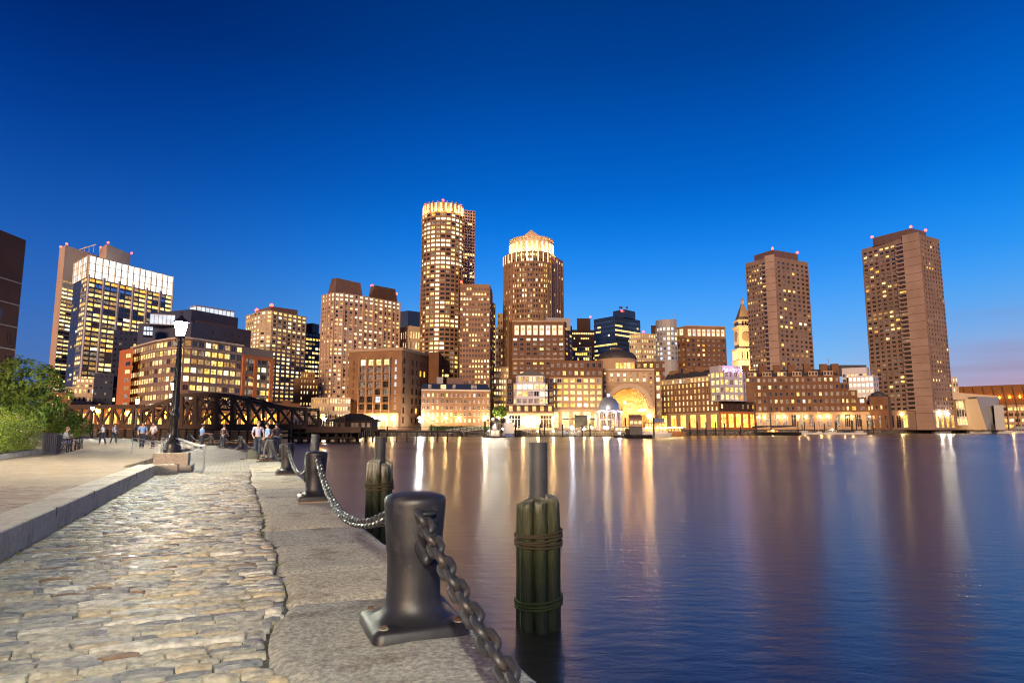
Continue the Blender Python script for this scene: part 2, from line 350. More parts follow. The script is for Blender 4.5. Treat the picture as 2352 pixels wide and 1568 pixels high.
# ------------------------------------------------------------------ mesh helpers
def V2(p): return Vector((p[0], p[1]))
class MB:
    def __init__(self):
        self.v = []; self.f = []; self.m = []; self.mi = 0
    def mat(self, i): self.mi = i; return self
    def add(self, vs, fs):
        o = len(self.v); self.v.extend([tuple(p) for p in vs])
        for f in fs: self.f.append(tuple(i + o for i in f)); self.m.append(self.mi)
        return self
    def box(self, x0, y0, z0, x1, y1, z1):
        return self.add([(x0, y0, z0), (x1, y0, z0), (x1, y1, z0), (x0, y1, z0), (x0, y0, z1), (x1, y0, z1), (x1, y1, z1), (x0, y1, z1)],
                        [(3, 2, 1, 0), (4, 5, 6, 7), (0, 1, 5, 4), (1, 2, 6, 5), (2, 3, 7, 6), (3, 0, 4, 7)])
    def rbox(self, c, sx, sy, sz, rz=0.0):          # box centred on c, c.z = bottom
        ca, sa = cos(rz), sin(rz); o = len(self.v)
        P = []
        for z in (0, sz):
            for x, y in ((-sx, -sy), (sx, -sy), (sx, sy), (-sx, sy)):
                x, y = x / 2, y / 2
                P.append((c[0] + x * ca - y * sa, c[1] + x * sa + y * ca, c[2] + z))
        return self.add(P, [(3, 2, 1, 0), (4, 5, 6, 7), (0, 1, 5, 4), (1, 2, 6, 5), (2, 3, 7, 6), (3, 0, 4, 7)])
    def prism(self, poly, z0, z1, top=None):        # poly counter-clockwise
        n = len(poly); a = 0
        for i in range(n):
            a += poly[i][0] * poly[(i + 1) % n][1] - poly[(i + 1) % n][0] * poly[i][1]
        if a < 0: poly = list(poly)[::-1]; top = list(top)[::-1] if top else None
        tp = top or poly
        vs = [(p[0], p[1], z0) for p in poly] + [(p[0], p[1], z1) for p in tp]
        fs = [(i, (i + 1) % n, n + (i + 1) % n, n + i) for i in range(n)]
        fs += [tuple(range(n))[::-1], tuple(range(n, 2 * n))]
        return self.add(vs, fs)
    def fbox(self, P, t, n, s0, s1, z0, z1, d0, d1):  # box on a wall: along t, out along n
        vs = []
        for z in (z0, z1):
            for s, d in ((s0, d1), (s1, d1), (s1, d0), (s0, d0)):
                vs.append((P[0] + t[0] * s + n[0] * d, P[1] + t[1] * s + n[1] * d, z))
        return self.add(vs, [(3, 2, 1, 0), (4, 5, 6, 7), (0, 1, 5, 4), (1, 2, 6, 5), (2, 3, 7, 6), (3, 0, 4, 7)])
    def beam(self, p, q, w, h=None):
        p, q = Vector(p), Vector(q); h = h or w; d = (q - p)
        if d.length < 1e-6: return self
        d.normalize(); up = Vector((0, 0, 1))
        if abs(d.z) > .98: up = Vector((0, 1, 0))
        s = d.cross(up).normalized() * (w / 2); u = s.cross(d).normalized() * (h / 2)
        vs = [p - s - u, p + s - u, p + s + u, p - s + u, q - s - u, q + s - u, q + s + u, q - s + u]
        return self.add(vs, [(0, 1, 2, 3), (7, 6, 5, 4), (0, 4, 5, 1), (1, 5, 6, 2), (2, 6, 7, 3), (3, 7, 4, 0)])
    def tube(self, pts, r, n=8, caps=True):
        pts = [Vector(p) for p in pts]; rs = r if isinstance(r, (list, tuple)) else [r] * len(pts)
        prev = None; vs = []
        for i, p in enumerate(pts):
            d = (pts[min(i + 1, len(pts) - 1)] - pts[max(i - 1, 0)])
            if d.length < 1e-9: d = Vector((0, 0, 1))
            d.normalize()
            if prev is None:
                a = Vector((1, 0, 0)) if abs(d.x) < .9 else Vector((0, 1, 0)); prev = d.cross(a).normalized()
            s = (prev - d * prev.dot(d)).normalized(); prev = s; w = d.cross(s)
            for k in range(n):
                an = 2 * pi * k / n; vs.append(p + (s * cos(an) + w * sin(an)) * rs[i])
        fs = []
        for i in range(len(pts) - 1):
            for k in range(n):
                a = i * n + k; b = i * n + (k + 1) % n; fs.append((a, b, b + n, a + n))
        if caps: fs += [tuple(range(n))[::-1], tuple(range((len(pts) - 1) * n, len(pts) * n))]
        return self.add(vs, fs)
    def lathe(self, prof, n=16, c=(0, 0, 0), a0=0.0, a1=2 * pi):
        full = abs(a1 - a0 - 2 * pi) < 1e-6; m = n if full else n + 1; vs = []
        for r, z in prof:
            for k in range(m):
                a = a0 + (a1 - a0) * k / n; vs.append((c[0] + r * cos(a), c[1] + r * sin(a), c[2] + z))
        fs = []
        for i in range(len(prof) - 1):
            for k in range(n):
                a = i * m + k; b = i * m + (k + 1) % m; fs.append((a, b, b + m, a + m))
        if full:
            if prof[0][0] > 1e-4: fs.append(tuple(range(m))[::-1])
            if prof[-1][0] > 1e-4: fs.append(tuple(range((len(prof) - 1) * m, len(prof) * m)))
        return self.add(vs, fs)
    def ball(self, c, r, n=10, k=6, sz=1.0):
        return self.lathe([(max(r * sin(pi * i / k), 1e-5), -r * cos(pi * i / k) * sz) for i in range(k + 1)], n, c)
    def mesh(self, name, mats, origin=(0, 0, 0), smooth=False):
        me = bpy.data.meshes.new(name); ox, oy, oz = origin
        me.from_pydata([(a - ox, b - oy, c - oz) for a, b, c in self.v], [], self.f)
        for m in (mats if isinstance(mats, (list, tuple)) else [mats]): me.materials.append(MATS[m])
        if any(self.m): me.polygons.foreach_set('material_index', self.m)
        if smooth: me.polygons.foreach_set('use_smooth', [True] * len(self.f))
        me.update(); return me
    def build(self, name, mats, parent=None, origin=None, smooth=False, kind=None):
        if origin is None: origin = tuple(parent.location) if parent is not None and parent.get('_w') else (0, 0, 0)
        o = bpy.data.objects.new(name, self.mesh(name, mats, origin, smooth)); COL.objects.link(o)
        if parent is not None: o.parent = parent
        if kind: o['kind'] = kind
        return o
def soft(o, ang=40):
    me = o.data
    me.polygons.foreach_set('use_smooth', [True] * len(me.polygons))
    me.set_sharp_from_angle(angle=radians(ang))
    return o
def thing(name, label, cat, loc=(0, 0, 0), rz=0.0, group=None, world_parts=False):
    o = bpy.data.objects.new(name, None); COL.objects.link(o); o.location = loc; o.rotation_euler = (0, 0, rz)
    o.empty_display_size = .2
    o['label'] = label; o['category'] = cat
    if group: o['group'] = group
    if world_parts: o['_w'] = 1
    return o
def copy_thing(src, loc, rz, label, group=None, scale=None):
    def cp(o, par):
        c = o.copy(); COL.objects.link(c); c.parent = par
        for ch in o.children: cp(ch, c)
        return c
    r = cp(src, None); r.location = loc; r.rotation_euler = (0, 0, rz); r['label'] = label
    if group: r['group'] = group
    if scale: r.scale = (scale, scale, scale)
    return r

# ------------------------------------------------------------------ buildings
WCACHE = {}
def win_mesh(w, h, style, pane, frame):
    key = (round(w, 1), round(h, 1), style, pane, frame)
    if key in WCACHE: return WCACHE[key]
    w, h = key[0], key[1]; b = MB()
    b.mat(0)
    if style == 'arch':
        k = 6; r = w / 2
        pts = [(-r, 0), (r, 0)] + [(r * cos(pi * i / k), h - r * .6 + r * .6 * sin(pi * i / k)) for i in range(k + 1)]
        b.add([(x, -.05, z) for x, z in pts] + [(x, 0, z) for x, z in pts], [tuple(range(len(pts)))] + [(i, i + len(pts), (i + 1) % len(pts) + len(pts), (i + 1) % len(pts)) for i in range(len(pts))])
        b.mat(1).box(-.05, -.1, 0, .05, -.05, h); b.box(-r, -.1, h * .5, r, -.05, h * .5 + .08); b.box(-r - .1, -.16, -.2, r + .1, 0, 0)
    else:
        b.box(-w / 2, -.05, 0, w / 2, 0, h)
        b.mat(1); f = .09
        if style in ('two', 'four', 'framed'): b.box(-f / 2, -.12, 0, f / 2, -.05, h)
        if style in ('four',): b.box(-w / 2, -.11, h * .55, w / 2, -.05, h * .55 + f)
        if style == 'ribbon':
            k = max(2, int(w / 1.6))
            for i in range(1, k): b.box(-w / 2 + w * i / k - f / 2, -.12, 0, -w / 2 + w * i / k + f / 2, -.05, h)
        if style == 'framed':
            g = .22
            b.box(-w / 2 - g, -.5, -g, -w / 2, 0, h + g); b.box(w / 2, -.5, -g, w / 2 + g, 0, h + g)
            b.box(-w / 2, -.5, -g, w / 2, 0, 0); b.box(-w / 2, -.5, h, w / 2, 0, h + g)
        if style == 'shop':
            k = max(2, int(w / 1.3))
            for i in range(k + 1):
                x = -w / 2 + w * i / k; b.box(x - .08, -.14, 0, x + .08, -.05, h)
            b.box(-w / 2, -.13, h * .68, w / 2, -.05, h * .68 + .15); b.box(-w / 2, -.13, h - .12, w / 2, -.05, h)
    me = b.mesh('window', [pane, frame]); WCACHE[key] = (me, b); return WCACHE[key]

def pick(r, table):
    x = r.random() * sum(w for _, w in table)
    for m, w in table:
        x -= w
        if x <= 0: return m
    return table[-1][0]
OFFICE = [('lit_white', 3), ('lit_cream', 4), ('lit_yellow', 2), ('lit_amber', .6), ('lit_cream_low', 3), ('lit_yellow_low', 2)]
WARM = [('lit_cream', 4), ('lit_yellow', 5), ('lit_amber', 3), ('lit_dim', 1)]
HOT = [('lit_white', 2.5), ('lit_cream', 4), ('lit_yellow', 3), ('lit_cream_low', 2.5), ('lit_yellow_low', 1)]
HOME = [('lit_yellow', 4), ('lit_cream', 3), ('lit_amber', 3), ('lit_white', 1), ('lit_dim', 3), ('lit_yellow_low', 3)]
DARKW = [('glass_dark', 5), ('glass_brown', 2), ('lit_dim', 1.4)]
HOTEL = [('curtain_grey', 5), ('glass_dark', 3), ('lit_dim', 1)]

class Bld:
    """one building: an Empty at its base, a wall mesh, trim, roof pieces, and window objects"""
    def __init__(self, name, label, cat='building', group=None, zb=.8, seed=1):
        self.name, self.label, self.cat, self.group, self.zb = name, label, cat, group, zb
        self.r = random.Random(seed); self.parts = {}; self.wins = []; self.emp = None; self.org = None
        self.extra = []
    def mb(self, part, mat, mat2=None):
        k = (part, mat)
        if k not in self.parts: self.parts[k] = (MB(), [mat] + ([mat2] if mat2 else []))
        return self.parts[k][0]
    def block(self, pts, z0, z1, mat, part='wall', depth=None):
        """pts: chain left to right (plan). closed behind; returns the chain"""
        pts = [V2(p) for p in pts]
        if self.org is None: self.org = (pts[0].x, pts[0].y, self.zb)
        if depth is None and len(pts) == 3: poly = pts + [pts[0] + pts[2] - pts[1]]
        else:
            d = depth or 20
            poly = pts + [pts[-1] * (1 + d / pts[-1].length), pts[0] * (1 + d / pts[0].length)]
        self.mb(part, mat).prism([(p.x, p.y) for p in poly], z0, z1)
        return pts
    def facade(self, P, Q, z0, z1, nf, nb, ww, wh, wall, style='two', frame='dark_frame', p=.4, lit=OFFICE, dark=DARKW, rowfull=0.0,
               depth=.35, piers=True, bands=True, skip=None, sticky=.5, force=None, part='wall', proud=None):
        P, Q = V2(P), V2(Q); L = (Q - P).length
        if L < .5: return
        t = (Q - P) / L; n = Vector((t.y, -t.x)); cw = L / nb; h = (z1 - z0) / nf; W = ww * cw * .92; H = wh * h * .92
        b = self.mb(part, wall)
        if piers:
            for j in range(nb + 1):
                s0 = max(0, j * cw - (cw - W) / 2); s1 = min(L, j * cw + (cw - W) / 2)
                if proud and j % proud == 0: b.fbox(P, t, n, s0, s1, z0, z1, -.05, depth + .35)
                else: b.fbox(P, t, n, s0, s1, z0, z1, -.05, depth)
        if bands:
            for i in range(nf + 1):
                a = max(z0, z0 + i * h - (h - H) / 2); c = min(z1, z0 + i * h + (h - H) / 2)
                if c - a > .05: b.fbox(P, t, n, 0, L, a, c, -.05, depth - .04 if piers else depth)
        rot = atan2(t.y, t.x); last = None
        for i in range(nf):
            prow = p * self.r.uniform(.35, 1.65)
            full = self.r.random() < rowfull; fm = pick(self.r, lit)
            for j in range(nb):
                if skip and skip(i, j): continue
                fz = force(i, j) if force else None
                if fz: m = fz
                elif full: m = fm if self.r.random() < .8 else pick(self.r, lit)
                elif last is not None and self.r.random() < sticky * .5: m = last
                else: m = pick(self.r, lit) if self.r.random() < prow else pick(self.r, dark)
                last = m
                c = P + t * ((j + .5) * cw) + n * .02
                self.wins.append((c.x, c.y, z0 + (i + .5) * h - H / 2, rot, W, H, style, m, frame))
    def panel(self, P, Q, s0, s1, z0, z1, mat, part='panel', d0=.0, d1=.12):
        P, Q = V2(P), V2(Q); L = (Q - P).length; t = (Q - P) / L; n = Vector((t.y, -t.x))
        self.mb(part, mat).fbox(P, t, n, s0 * L, s1 * L, z0, z1, d0, d1)
    def finish(self, cap=300):
        e = thing(self.name, self.label, self.cat, self.org, 0, self.group); self.emp = e
        for (part, mat), (b, mats) in self.parts.items(): b.build(part, mats, e, self.org)
        ws = self.wins
        if len(ws) > cap:
            ws.sort(key=lambda w: (w[0] ** 2 + w[1] ** 2 + w[2] ** 2) / (max(.3, abs(w[4] * w[5]))))
        for w in ws[:cap]:
            me, _ = win_mesh(*w[4:]); o = bpy.data.objects.new('window', me); COL.objects.link(o)
            o.parent = e; o.location = (w[0] - self.org[0], w[1] - self.org[1], w[2] - self.org[2]); o.rotation_euler = (0, 0, w[3])
        if len(ws) > cap:
            names = []; out = MB()
            for w in ws[cap:]:
                _, b = win_mesh(*w[4:]); ca, sa = cos(w[3]), sin(w[3])
                for mm in (w[7], w[8]):
                    if mm not in names: names.append(mm)
                ix = (names.index(w[7]), names.index(w[8])); o = len(out.v)
                out.v.extend([(w[0] + x * ca - y * sa, w[1] + x * sa + y * ca, w[2] + z) for x, y, z in b.v])
                for f, m in zip(b.f, b.m): out.f.append(tuple(q + o for q in f)); out.m.append(ix[m])
            out.build('window', names, e, self.org, kind='stuff')
        for fn in self.extra: fn(e, self.org)
        return e
def C(u, v, D): return xy(u, D, v)
def chain(z, *cs):
    """corners given by where their tops stand in the photo; depth follows from the roof height z unless given"""
    out = []
    for c in cs:
        D = c[2] if len(c) > 2 else depth_for(c[1], z)
        out.append(V2(xy(c[0], D, c[1])))
    return out
def wall_lamp(b, P, Q, s, z, mat='lamp_warm', r=.3, out=.9):
    P, Q = V2(P), V2(Q); L = (Q - P).length; t = (Q - P) / L; n = Vector((t.y, -t.x)); c = P + t * (s * L) + n * out
    def fn(e, org):
        k = MB(); k.mat(0).ball((c.x, c.y, z), r, 8, 6); k.mat(1).beam((c.x, c.y, z), (c.x - n.x * out, c.y - n.y * out, z - .1), .12)
        k.build('wall_light', [mat, 'dark_frame'], e, org)
    b.extra.append(fn)
def beacon(b, x, y, z, r=.7):
    def fn(e, org):
        k = MB(); k.mat(0).ball((x, y, z + 1.2), r, 8, 6); k.mat(1).tube([(x, y, z), (x, y, z + 1.1)], .12, 6)
        k.build('beacon', ['lamp_red', 'dark_frame'], e, org)
    b.extra.append(fn)
# ------------------------------------------------------------------ the setting
def struct(name, b, mats, kind='structure', **k):
    o = b.build(name, mats, **k); o['kind'] = kind; return o
b = MB(); b.add([(-3000, -400, WATER), (3000, -400, WATER), (3000, 5000, WATER), (-3000, 5000, WATER)], [(0, 1, 2, 3)])
struct('water', b, 'water')
# city side of the harbour
SH = [xy(-900, 330), xy(60, 205), xy(430, 210), xy(700, 222), xy(790, 236), xy(862, 292), xy(1130, 293), xy(1164, 286), xy(1440, 292), xy(1512, 330), xy(1640, 345), xy(1735, 355), xy(1745, 430), xy(1990, 428), xy(2040, 440), xy(2050, 520), xy(2352, 560), xy(3400, 560)]
city = SH + [(2600, 3000), (-2600, 3000)]
b = MB(); b.prism(city, -4, .8); struct('city_ground', b, 'city_ground')
b = MB()
for p, q in zip(SH[1:-1], SH[2:]):
    t = (V2(q) - V2(p)); L = t.length; t /= L; n = Vector((t.y, -t.x))
    b.fbox(p, t, n, 0, L, -3.9, .95, -.6, .35)
    k = int(L / 4)
    for i in range(k): b.fbox(p, t, n, (i + .5) * L / k - .2, (i + .5) * L / k + .2, -3.9, .7, .33, .75)
struct('sea_wall', b, 'seawall')

RED = []
# ---- near brown brick office on the far left
B = Bld('brick_office', 'dark brown brick building cut off by the left edge, pale string courses, few blue windows', zb=0, seed=3)
z = zat(552, 100); pc = B.block(chain(z, (-260, 480, 70), (-30, 526, 92), (60, 552, 100)), 0.15, z, 'office_brick', depth=22)
for e in (0, 1):
    P, Q = pc[e], pc[e + 1]; L = (Q - P).length
    for i in range(8):
        B.panel(P, Q, 0, 1 if e == 0 else .995, z - 7.0 - i * 3.4, z - 6.85 - i * 3.4, 'light_frame', 'string_course', .0, .1)
    B.facade(P, Q, z - 7.0 - 7 * 3.4, z - 7.0, 7, max(2, int(L / 2.6)), .5, .55, 'office_brick', 'two', 'dark_frame', p=.0, lit=[('lit_blue', 1)], dark=[('glass_blue', 3), ('lit_blue', .8), ('glass_dark', 2)],
             piers=False, bands=False, skip=lambda i, j: B.r.random() < .35)
B.finish()

# ---- tower 1: pink slab with the glowing crown
B = Bld('office_tower', 'tall pink and dark office tower with a glowing white crown, behind the lamp', zb=.8, seed=5)
zs = zat(569, 420)
pc = B.block(chain(zs, (137, 570, 421), (150, 568, 414), (300, 600, 470)), .8, zs, 'pink_stone', depth=30)
P, Q = pc[1], pc[2]
B.facade(P, Q, 20, zs - 22, 30, 12, .92, .5, 'pink_stone', 'ribbon', 'bronze_frame', p=.75, lit=HOT, depth=.3, piers=False)
zp = zat(560, 428)
B.block(chain(zp, (229, 572, 440), (246, 560, 428), (301, 575, 455)), zs - 8, zp, 'pink_stone', 'penthouse')
zc = zat(586, 378)
pc = chain(zc, (173, 605), (205, 586, 378), (397, 636))
zb_ = zc - 13
B.block(pc, .8, zb_, 'navy_cladding', 'wall')
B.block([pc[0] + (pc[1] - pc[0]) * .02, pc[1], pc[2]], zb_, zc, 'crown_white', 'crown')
L1 = (pc[1] - pc[0]).length; L2 = (pc[2] - pc[1]).length
for e, nb in ((0, 6), (1, 14)):
    P, Q = pc[e], pc[e + 1]; L = (Q - P).length; t = (Q - P) / L; n = Vector((t.y, -t.x)); k = B.mb('crown_frame', 'light_frame')
    for j in range(nb + 1): k.fbox(P, t, n, max(0, j * L / nb - .25), min(L, j * L / nb + .25), zb_, zc + .3, 0, .5 if j % 2 else .9)
    for q in (0, .33, .66, 1): k.fbox(P, t, n, 0, L, zb_ + q * 13 - .15, zb_ + q * 13 + .15, 0, .4)
nf = 27
B.facade(pc[1], pc[2], 12, zb_, nf, 12, .93, .62, 'curtain_spandrel', 'ribbon', 'bronze_frame', p=.62, lit=[('lit_cream', 3), ('lit_yellow', 4), ('lit_amber', 3), ('lit_white', 1.5), ('lit_cream_low', 3), ('lit_yellow_low', 3)], dark=[('glass_dark', 3), ('glass_blue', 2), ('lit_dim', 3)], rowfull=.16,
         force=lambda i, j: ('lit_blue' if B.r.random() < .45 else None) if i == nf - 2 else ('lit_amber' if i == nf - 1 and B.r.random() < .8 else None), depth=.25)
k = B.mb('pilaster', 'white_panel'); P, Q = pc[1], pc[2]; t = (Q - P).normalized(); n = Vector((t.y, -t.x))
for j in range(7): k.fbox(P, t, n, max(0, j * L2 / 6 - .55), min(L2, j * L2 / 6 + .55), 12, zb_ + 1.5, .2, 1.5)
P, Q = pc[0], pc[1]
B.facade(P, P + (Q - P) * .62, 12, zb_ - 4, nf - 1, 4, .8, .5, 'navy_cladding', 'two', 'dark_frame', p=.28, lit=OFFICE, dark=[('glass_dark', 1)], rowfull=.14, piers=False, bands=False, skip=lambda i, j: B.r.random() < .3)
B.facade(P + (Q - P) * .62, Q, 12, zb_, nf, 3, .95, .6, 'curtain_spandrel', 'plain', 'dark_frame', p=.6, lit=[('lit_cream', 3), ('lit_yellow', 5), ('lit_amber', 4)], rowfull=.15, depth=.2)
for (u, v, D) in ((137, 570, 421), (150, 568, 414)): q = chain(zs, (u, v, D))[0]; beacon(B, q.x, q.y + 1, zs)
for (u, v, D) in ((229, 572, 440), (246, 560, 428), (301, 575, 455)): q = chain(zp, (u, v, D))[0]; beacon(B, q.x, q.y + 1, zp)
q = chain(zs, (180, 580, 425))[0]; k = B.mb('antenna', 'light_frame')
for dx in (0, 3, 6, 10): k.tube([(q.x + dx, q.y + 6, zs), (q.x + dx, q.y + 6, zs + 4)], .15, 5)
k.beam((q.x - 4, q.y + 5, zs + 1), (q.x + 8, q.y + 5, zs + 5), .5)
B.finish()

B = Bld('low_office', 'pale stone low office with lit shop floor at the foot of the pink tower', zb=.8, seed=8)
z = zat(890, 330); pc = B.block(chain(z, (150, 888, 322), (268, 892, 330)), .8, z, 'pale_stone', depth=25)
B.facade(pc[0], pc[1], 2, z, 5, 12, .55, .5, 'pale_stone', 'two', 'dark_frame', p=.5, lit=HOT)
z2 = zat(868, 335); pq = B.block(chain(z2, (176, 868, 335), (262, 872, 340)), z, z2, 'pale_stone', depth=14)
B.facade(pq[0], pq[1], z, z2, 2, 9, .7, .5, 'pale_stone', 'two', 'dark_frame', p=.5, lit=HOT)
B.finish()
B = Bld('brick_house', 'small orange brick block between the tree and the pale low office', zb=.8, seed=9)
z = zat(900, 300); pc = B.block(chain(z, (100, 900, 300), (164, 903, 305)), .8, z, 'red_brick', depth=15)
B.facade(pc[0], pc[1], 1.5, z, 4, 7, .45, .5, 'red_brick', 'two', 'light_frame', p=.55, lit=HOT)
B.finish()

# ---- dark slabs between the tower and the orange framed building
B = Bld('dark_office', 'dark purple clad office slab between glowing tower and orange framed building', zb=.8, seed=11)
z = zat(757, 335); pc = B.block(chain(z, (262, 757, 335), (318, 754, 342)), .8, z, 'navy_cladding', depth=24)
B.facade(pc[0], pc[1], 6, z, 16, 5, .5, .42, 'navy_cladding', 'two', 'dark_frame', p=.12, lit=[('lit_amber', 3), ('lit_dim', 4)], dark=[('glass_dark', 4), ('glass_blue', 2)], bands=False, piers=False)
z2 = zat(857, 322); pq = B.block(chain(z2, (217, 859, 322), (262, 857, 326)), .8, z2, 'navy_cladding', 'low_wall', depth=22)
B.facade(pq[0], pq[1], 3, z2, 9, 4, .4, .42, 'navy_cladding', 'two', 'dark_frame', p=.3, lit=[('lit_amber', 3), ('lit_dim', 2)], dark=[('glass_dark', 1)], bands=False, piers=False, skip=lambda i, j: B.r.random() < .4)
B.finish()

B = Bld('navy_office', 'stepped navy blue office block with glowing white glass top behind the lamp post', zb=.8, seed=12)
z = zat(738, 300); pc = chain(z, (318, 745, 306), (440, 738, 300), (577, 759))
B.block(pc, .8, z, 'navy_cladding')
B.facade(pc[1], pc[2], 8, z - 2, 12, 16, .4, .45, 'navy_cladding', 'two', 'dark_frame', p=.16, lit=[('lit_amber', 4), ('lit_dim', 2)], dark=[('glass_dark', 1)], bands=False, piers=False, skip=lambda i, j: B.r.random() < .45)
z2 = zat(715, 318); pq = chain(z2, (352, 722, 322), (440, 715, 312), (547, 730)); B.block(pq, z, z2, 'navy_cladding', 'upper_wall')
B.panel(pq[1], pq[2], .1, .95, z + 1, z + 3, 'mansard_brown', 'brown_band', 0, .3)
z3 = zat(702, 318); pr = chain(z3, (437, 703, 322), (452, 702, 318), (538, 716)); B.block(pr, z2, z3, 'crown_cool', 'glass_top')
k = B.mb('crown_frame', 'grey_cladding')
for P, Q, nb in ((pr[0], pr[1], 1), (pr[1], pr[2], 9)):
    L = (Q - P).length; t = (Q - P) / L; n = Vector((t.y, -t.x))
    for j in range(nb + 1): k.fbox(P, t, n, max(0, j * L / nb - .12), min(L, j * L / nb + .12), z2, z3 + .2, 0, .3)
    k.fbox(P, t, n, 0, L, z3 - .3, z3 + .3, 0, .4)
z4 = zat(720, 296); ps = B.block(chain(z4, (345, 724, 296), (403, 720, 300)), zat(744, 296), z4, 'white_panel', 'glass_box', depth=8)
B.facade(ps[0], ps[1], zat(744, 296), z4, 1, 6, .92, .92, 'white_panel', 'plain', 'grey_cladding', p=1, lit=[('crown_cool', 1)], depth=.2, part='glass_box')
ps = B.block(chain(zat(748, 292), (330, 749, 292), (352, 748, 294)), zat(770, 292), zat(748, 292), 'navy_cladding', 'glass_box', depth=6)
B.facade(ps[0], ps[1], zat(770, 292), zat(748, 292), 2, 3, .85, .8, 'navy_cladding', 'two', 'grey_cladding', p=.8, lit=[('lit_cool', 1)], dark=[('glass_blue', 1)], depth=.2, part='glass_box')
B.finish()

# ---- glass building with orange frames
B = Bld('glass_office', 'wide glass office block with orange framed ends and rounded corner behind the bridge', zb=.8, seed=14)
z = zat(777, 236)
pts = chain(z, (305, 800), (360, 785), (396, 779), (412, 777, 236.5), (424, 777.3, 236), (440, 778.5), (557, 795), (628, 806))
ze = z - 3.0
B.block(pts, .8, z, 'curtain_spandrel', depth=30)
G = dict(style='two', frame='bronze_frame', lit=[('lit_yellow', 3), ('lit_cream', 4), ('lit_white', 1.2), ('lit_cream_low', 4), ('lit_yellow_low', 3)], dark=[('glass_dark', 3), ('glass_brown', 2), ('lit_dim', 4)])
for e in range(len(pts) - 2):
    L = (pts[e + 1] - pts[e]).length
    B.facade(pts[e], pts[e + 1], 5.0, z, 9, max(1, round(L / 3.0)), .84, .62, 'bronze_frame', p=.72, depth=.22, **G)
    B.panel(pts[e], pts[e + 1], 0, 1, z - .1, z + .5, 'light_frame', 'cornice', 0, .9)
    B.panel(pts[e], pts[e + 1], 0, 1, z - 3.5, z - 3.2, 'light_frame', 'cornice', .2, .6)
P, Q = pts[-2], pts[-1]
B.facade(P, Q, 2, z - 3.8, 9, 5, .8, .62, 'curtain_spandrel', p=.6, depth=.2, **G)
for a, c in ((0, .10), (.36, .47), (.88, 1.0)): B.panel(P, Q, a, c, .8, z - 3.2, 'orange_panel', 'orange_frame', .2, .7)
B.panel(P, Q, 0.1, .88, z - 4.6, z - 3.25, 'orange_panel', 'orange_frame', .2, .68)
for zz in (6, 13, 17.5, 22): B.panel(P, Q, .1, .36, zz, zz + .9, 'orange_panel', 'orange_frame', .22, .66)
pl = chain(zat(805, 262), (275, 806, 262), (306, 805, 254))
zl = zat(805, 262); B.block(pl, .8, zl, 'orange_panel', 'orange_wing', depth=25)
B.facade(pl[0] + (pl[1] - pl[0]) * .45, pl[0] + (pl[1] - pl[0]) * .95, 3, zl - 1, 9, 1, .7, .5, 'orange_panel', p=.6, depth=.2, piers=False, bands=False, **G)
B.finish()
# arcade with sodium lit shops behind the bridge
B = Bld('arcade', 'long low orange lit arcade with a flat dark roof seen through the bridge truss', zb=.8, seed=15)
z = zat(938, 222); pc = B.block(chain(z, (170, 938, 222), (430, 938, 224), (640, 938, 232)), .8, z, 'red_brick', depth=12)
for e in (0, 1):
    B.facade(pc[e], pc[e + 1], 1, z - .6, 1, 15 if e == 0 else 14, .62, .8, 'red_brick', 'shop', 'bronze_frame', p=.9, lit=[('lit_sodium', 6), ('lit_yellow', 2)], dark=[('glass_dark', 2), ('lit_dim', 1)])
    B.panel(pc[e], pc[e + 1], 0, 1, z - .1, z + .9, 'mansard_brown', 'roof_edge', -.5, 1.5)
B.finish()
B = Bld('restaurant', 'low brown building with chimney blocks beside the orange framed glass office', zb=.8, seed=16)
z = zat(925, 262); pc = B.block(chain(z, (628, 928, 262), (690, 926, 266)), .8, z, 'brown_brick', depth=14)
B.facade(pc[0], pc[1], 6, z - .5, 1, 7, .5, .5, 'brown_brick', p=.3, lit=WARM)
pq = chain(zat(918, 266), (647, 920, 266), (668, 919, 268)); B.block(pq, z, zat(919, 266), 'brown_brick', 'chimney', depth=6)
B.finish()
B = Bld('cream_house', 'low cream building with terrace beside the bridge end', zb=.8, seed=17)
z = zat(933, 250); pc = B.block(chain(z, (668, 934, 250), (716, 932, 256)), .8, z, 'pale_stone', depth=10)
B.facade(pc[0], pc[1], 1.5, z - .3, 2, 6, .6, .5, 'pale_stone', p=.6, lit=WARM); B.finish()

# ---- white rounded office with red beacons
B = Bld('round_corner_office', 'cream gridded office tower with rounded corner and two red roof beacons', zb=.8, seed=20)
z = zat(713, 392)
pts = chain(z, (567, 725), (585, 719), (600, 715), (613, 713.5), (626, 713, 392), (703, 728))
B.block(pts, .8, z, 'pale_stone', depth=34)
for e in range(5):
    L = (pts[e + 1] - pts[e]).length
    B.facade(pts[e], pts[e + 1], 10, z, 25, max(1, round(L / 3.6)), .68, .55, 'pale_stone', 'two', 'dark_frame', p=.74, lit=HOT, dark=DARKW, rowfull=.2, depth=.5)
zr = zat(703, 398); pr = chain(zr, (588, 714), (622, 703, 398), (684, 712)); B.block(pr, z, zr, 'mansard_brown', 'roof_box')
for q in (pr[0], pr[1]): beacon(B, q.x, q.y + 1, zr - .5, 1.1)
B.finish()
B = Bld('blue_glass_office', 'narrow dark blue glass tower between the cream tower and the slanted roof tower', zb=.8, seed=21)
z = zat(762, 430); pc = B.block(chain(z, (695, 764, 430), (740, 762, 440)), .8, z, 'navy_cladding', depth=20)
B.facade(pc[0], pc[1], 5, z, 20, 6, .8, .5, 'navy_cladding', 'two', 'dark_frame', p=.55, lit=HOT, dark=[('glass_blue', 3), ('glass_dark', 2)], rowfull=.2, depth=.2)
zz = zat(743, 434); B.block(chain(zz, (701, 745, 434), (718, 743, 432), (733, 745, 438)), z, zz, 'navy_cladding', 'upper_wall')
B.finish()
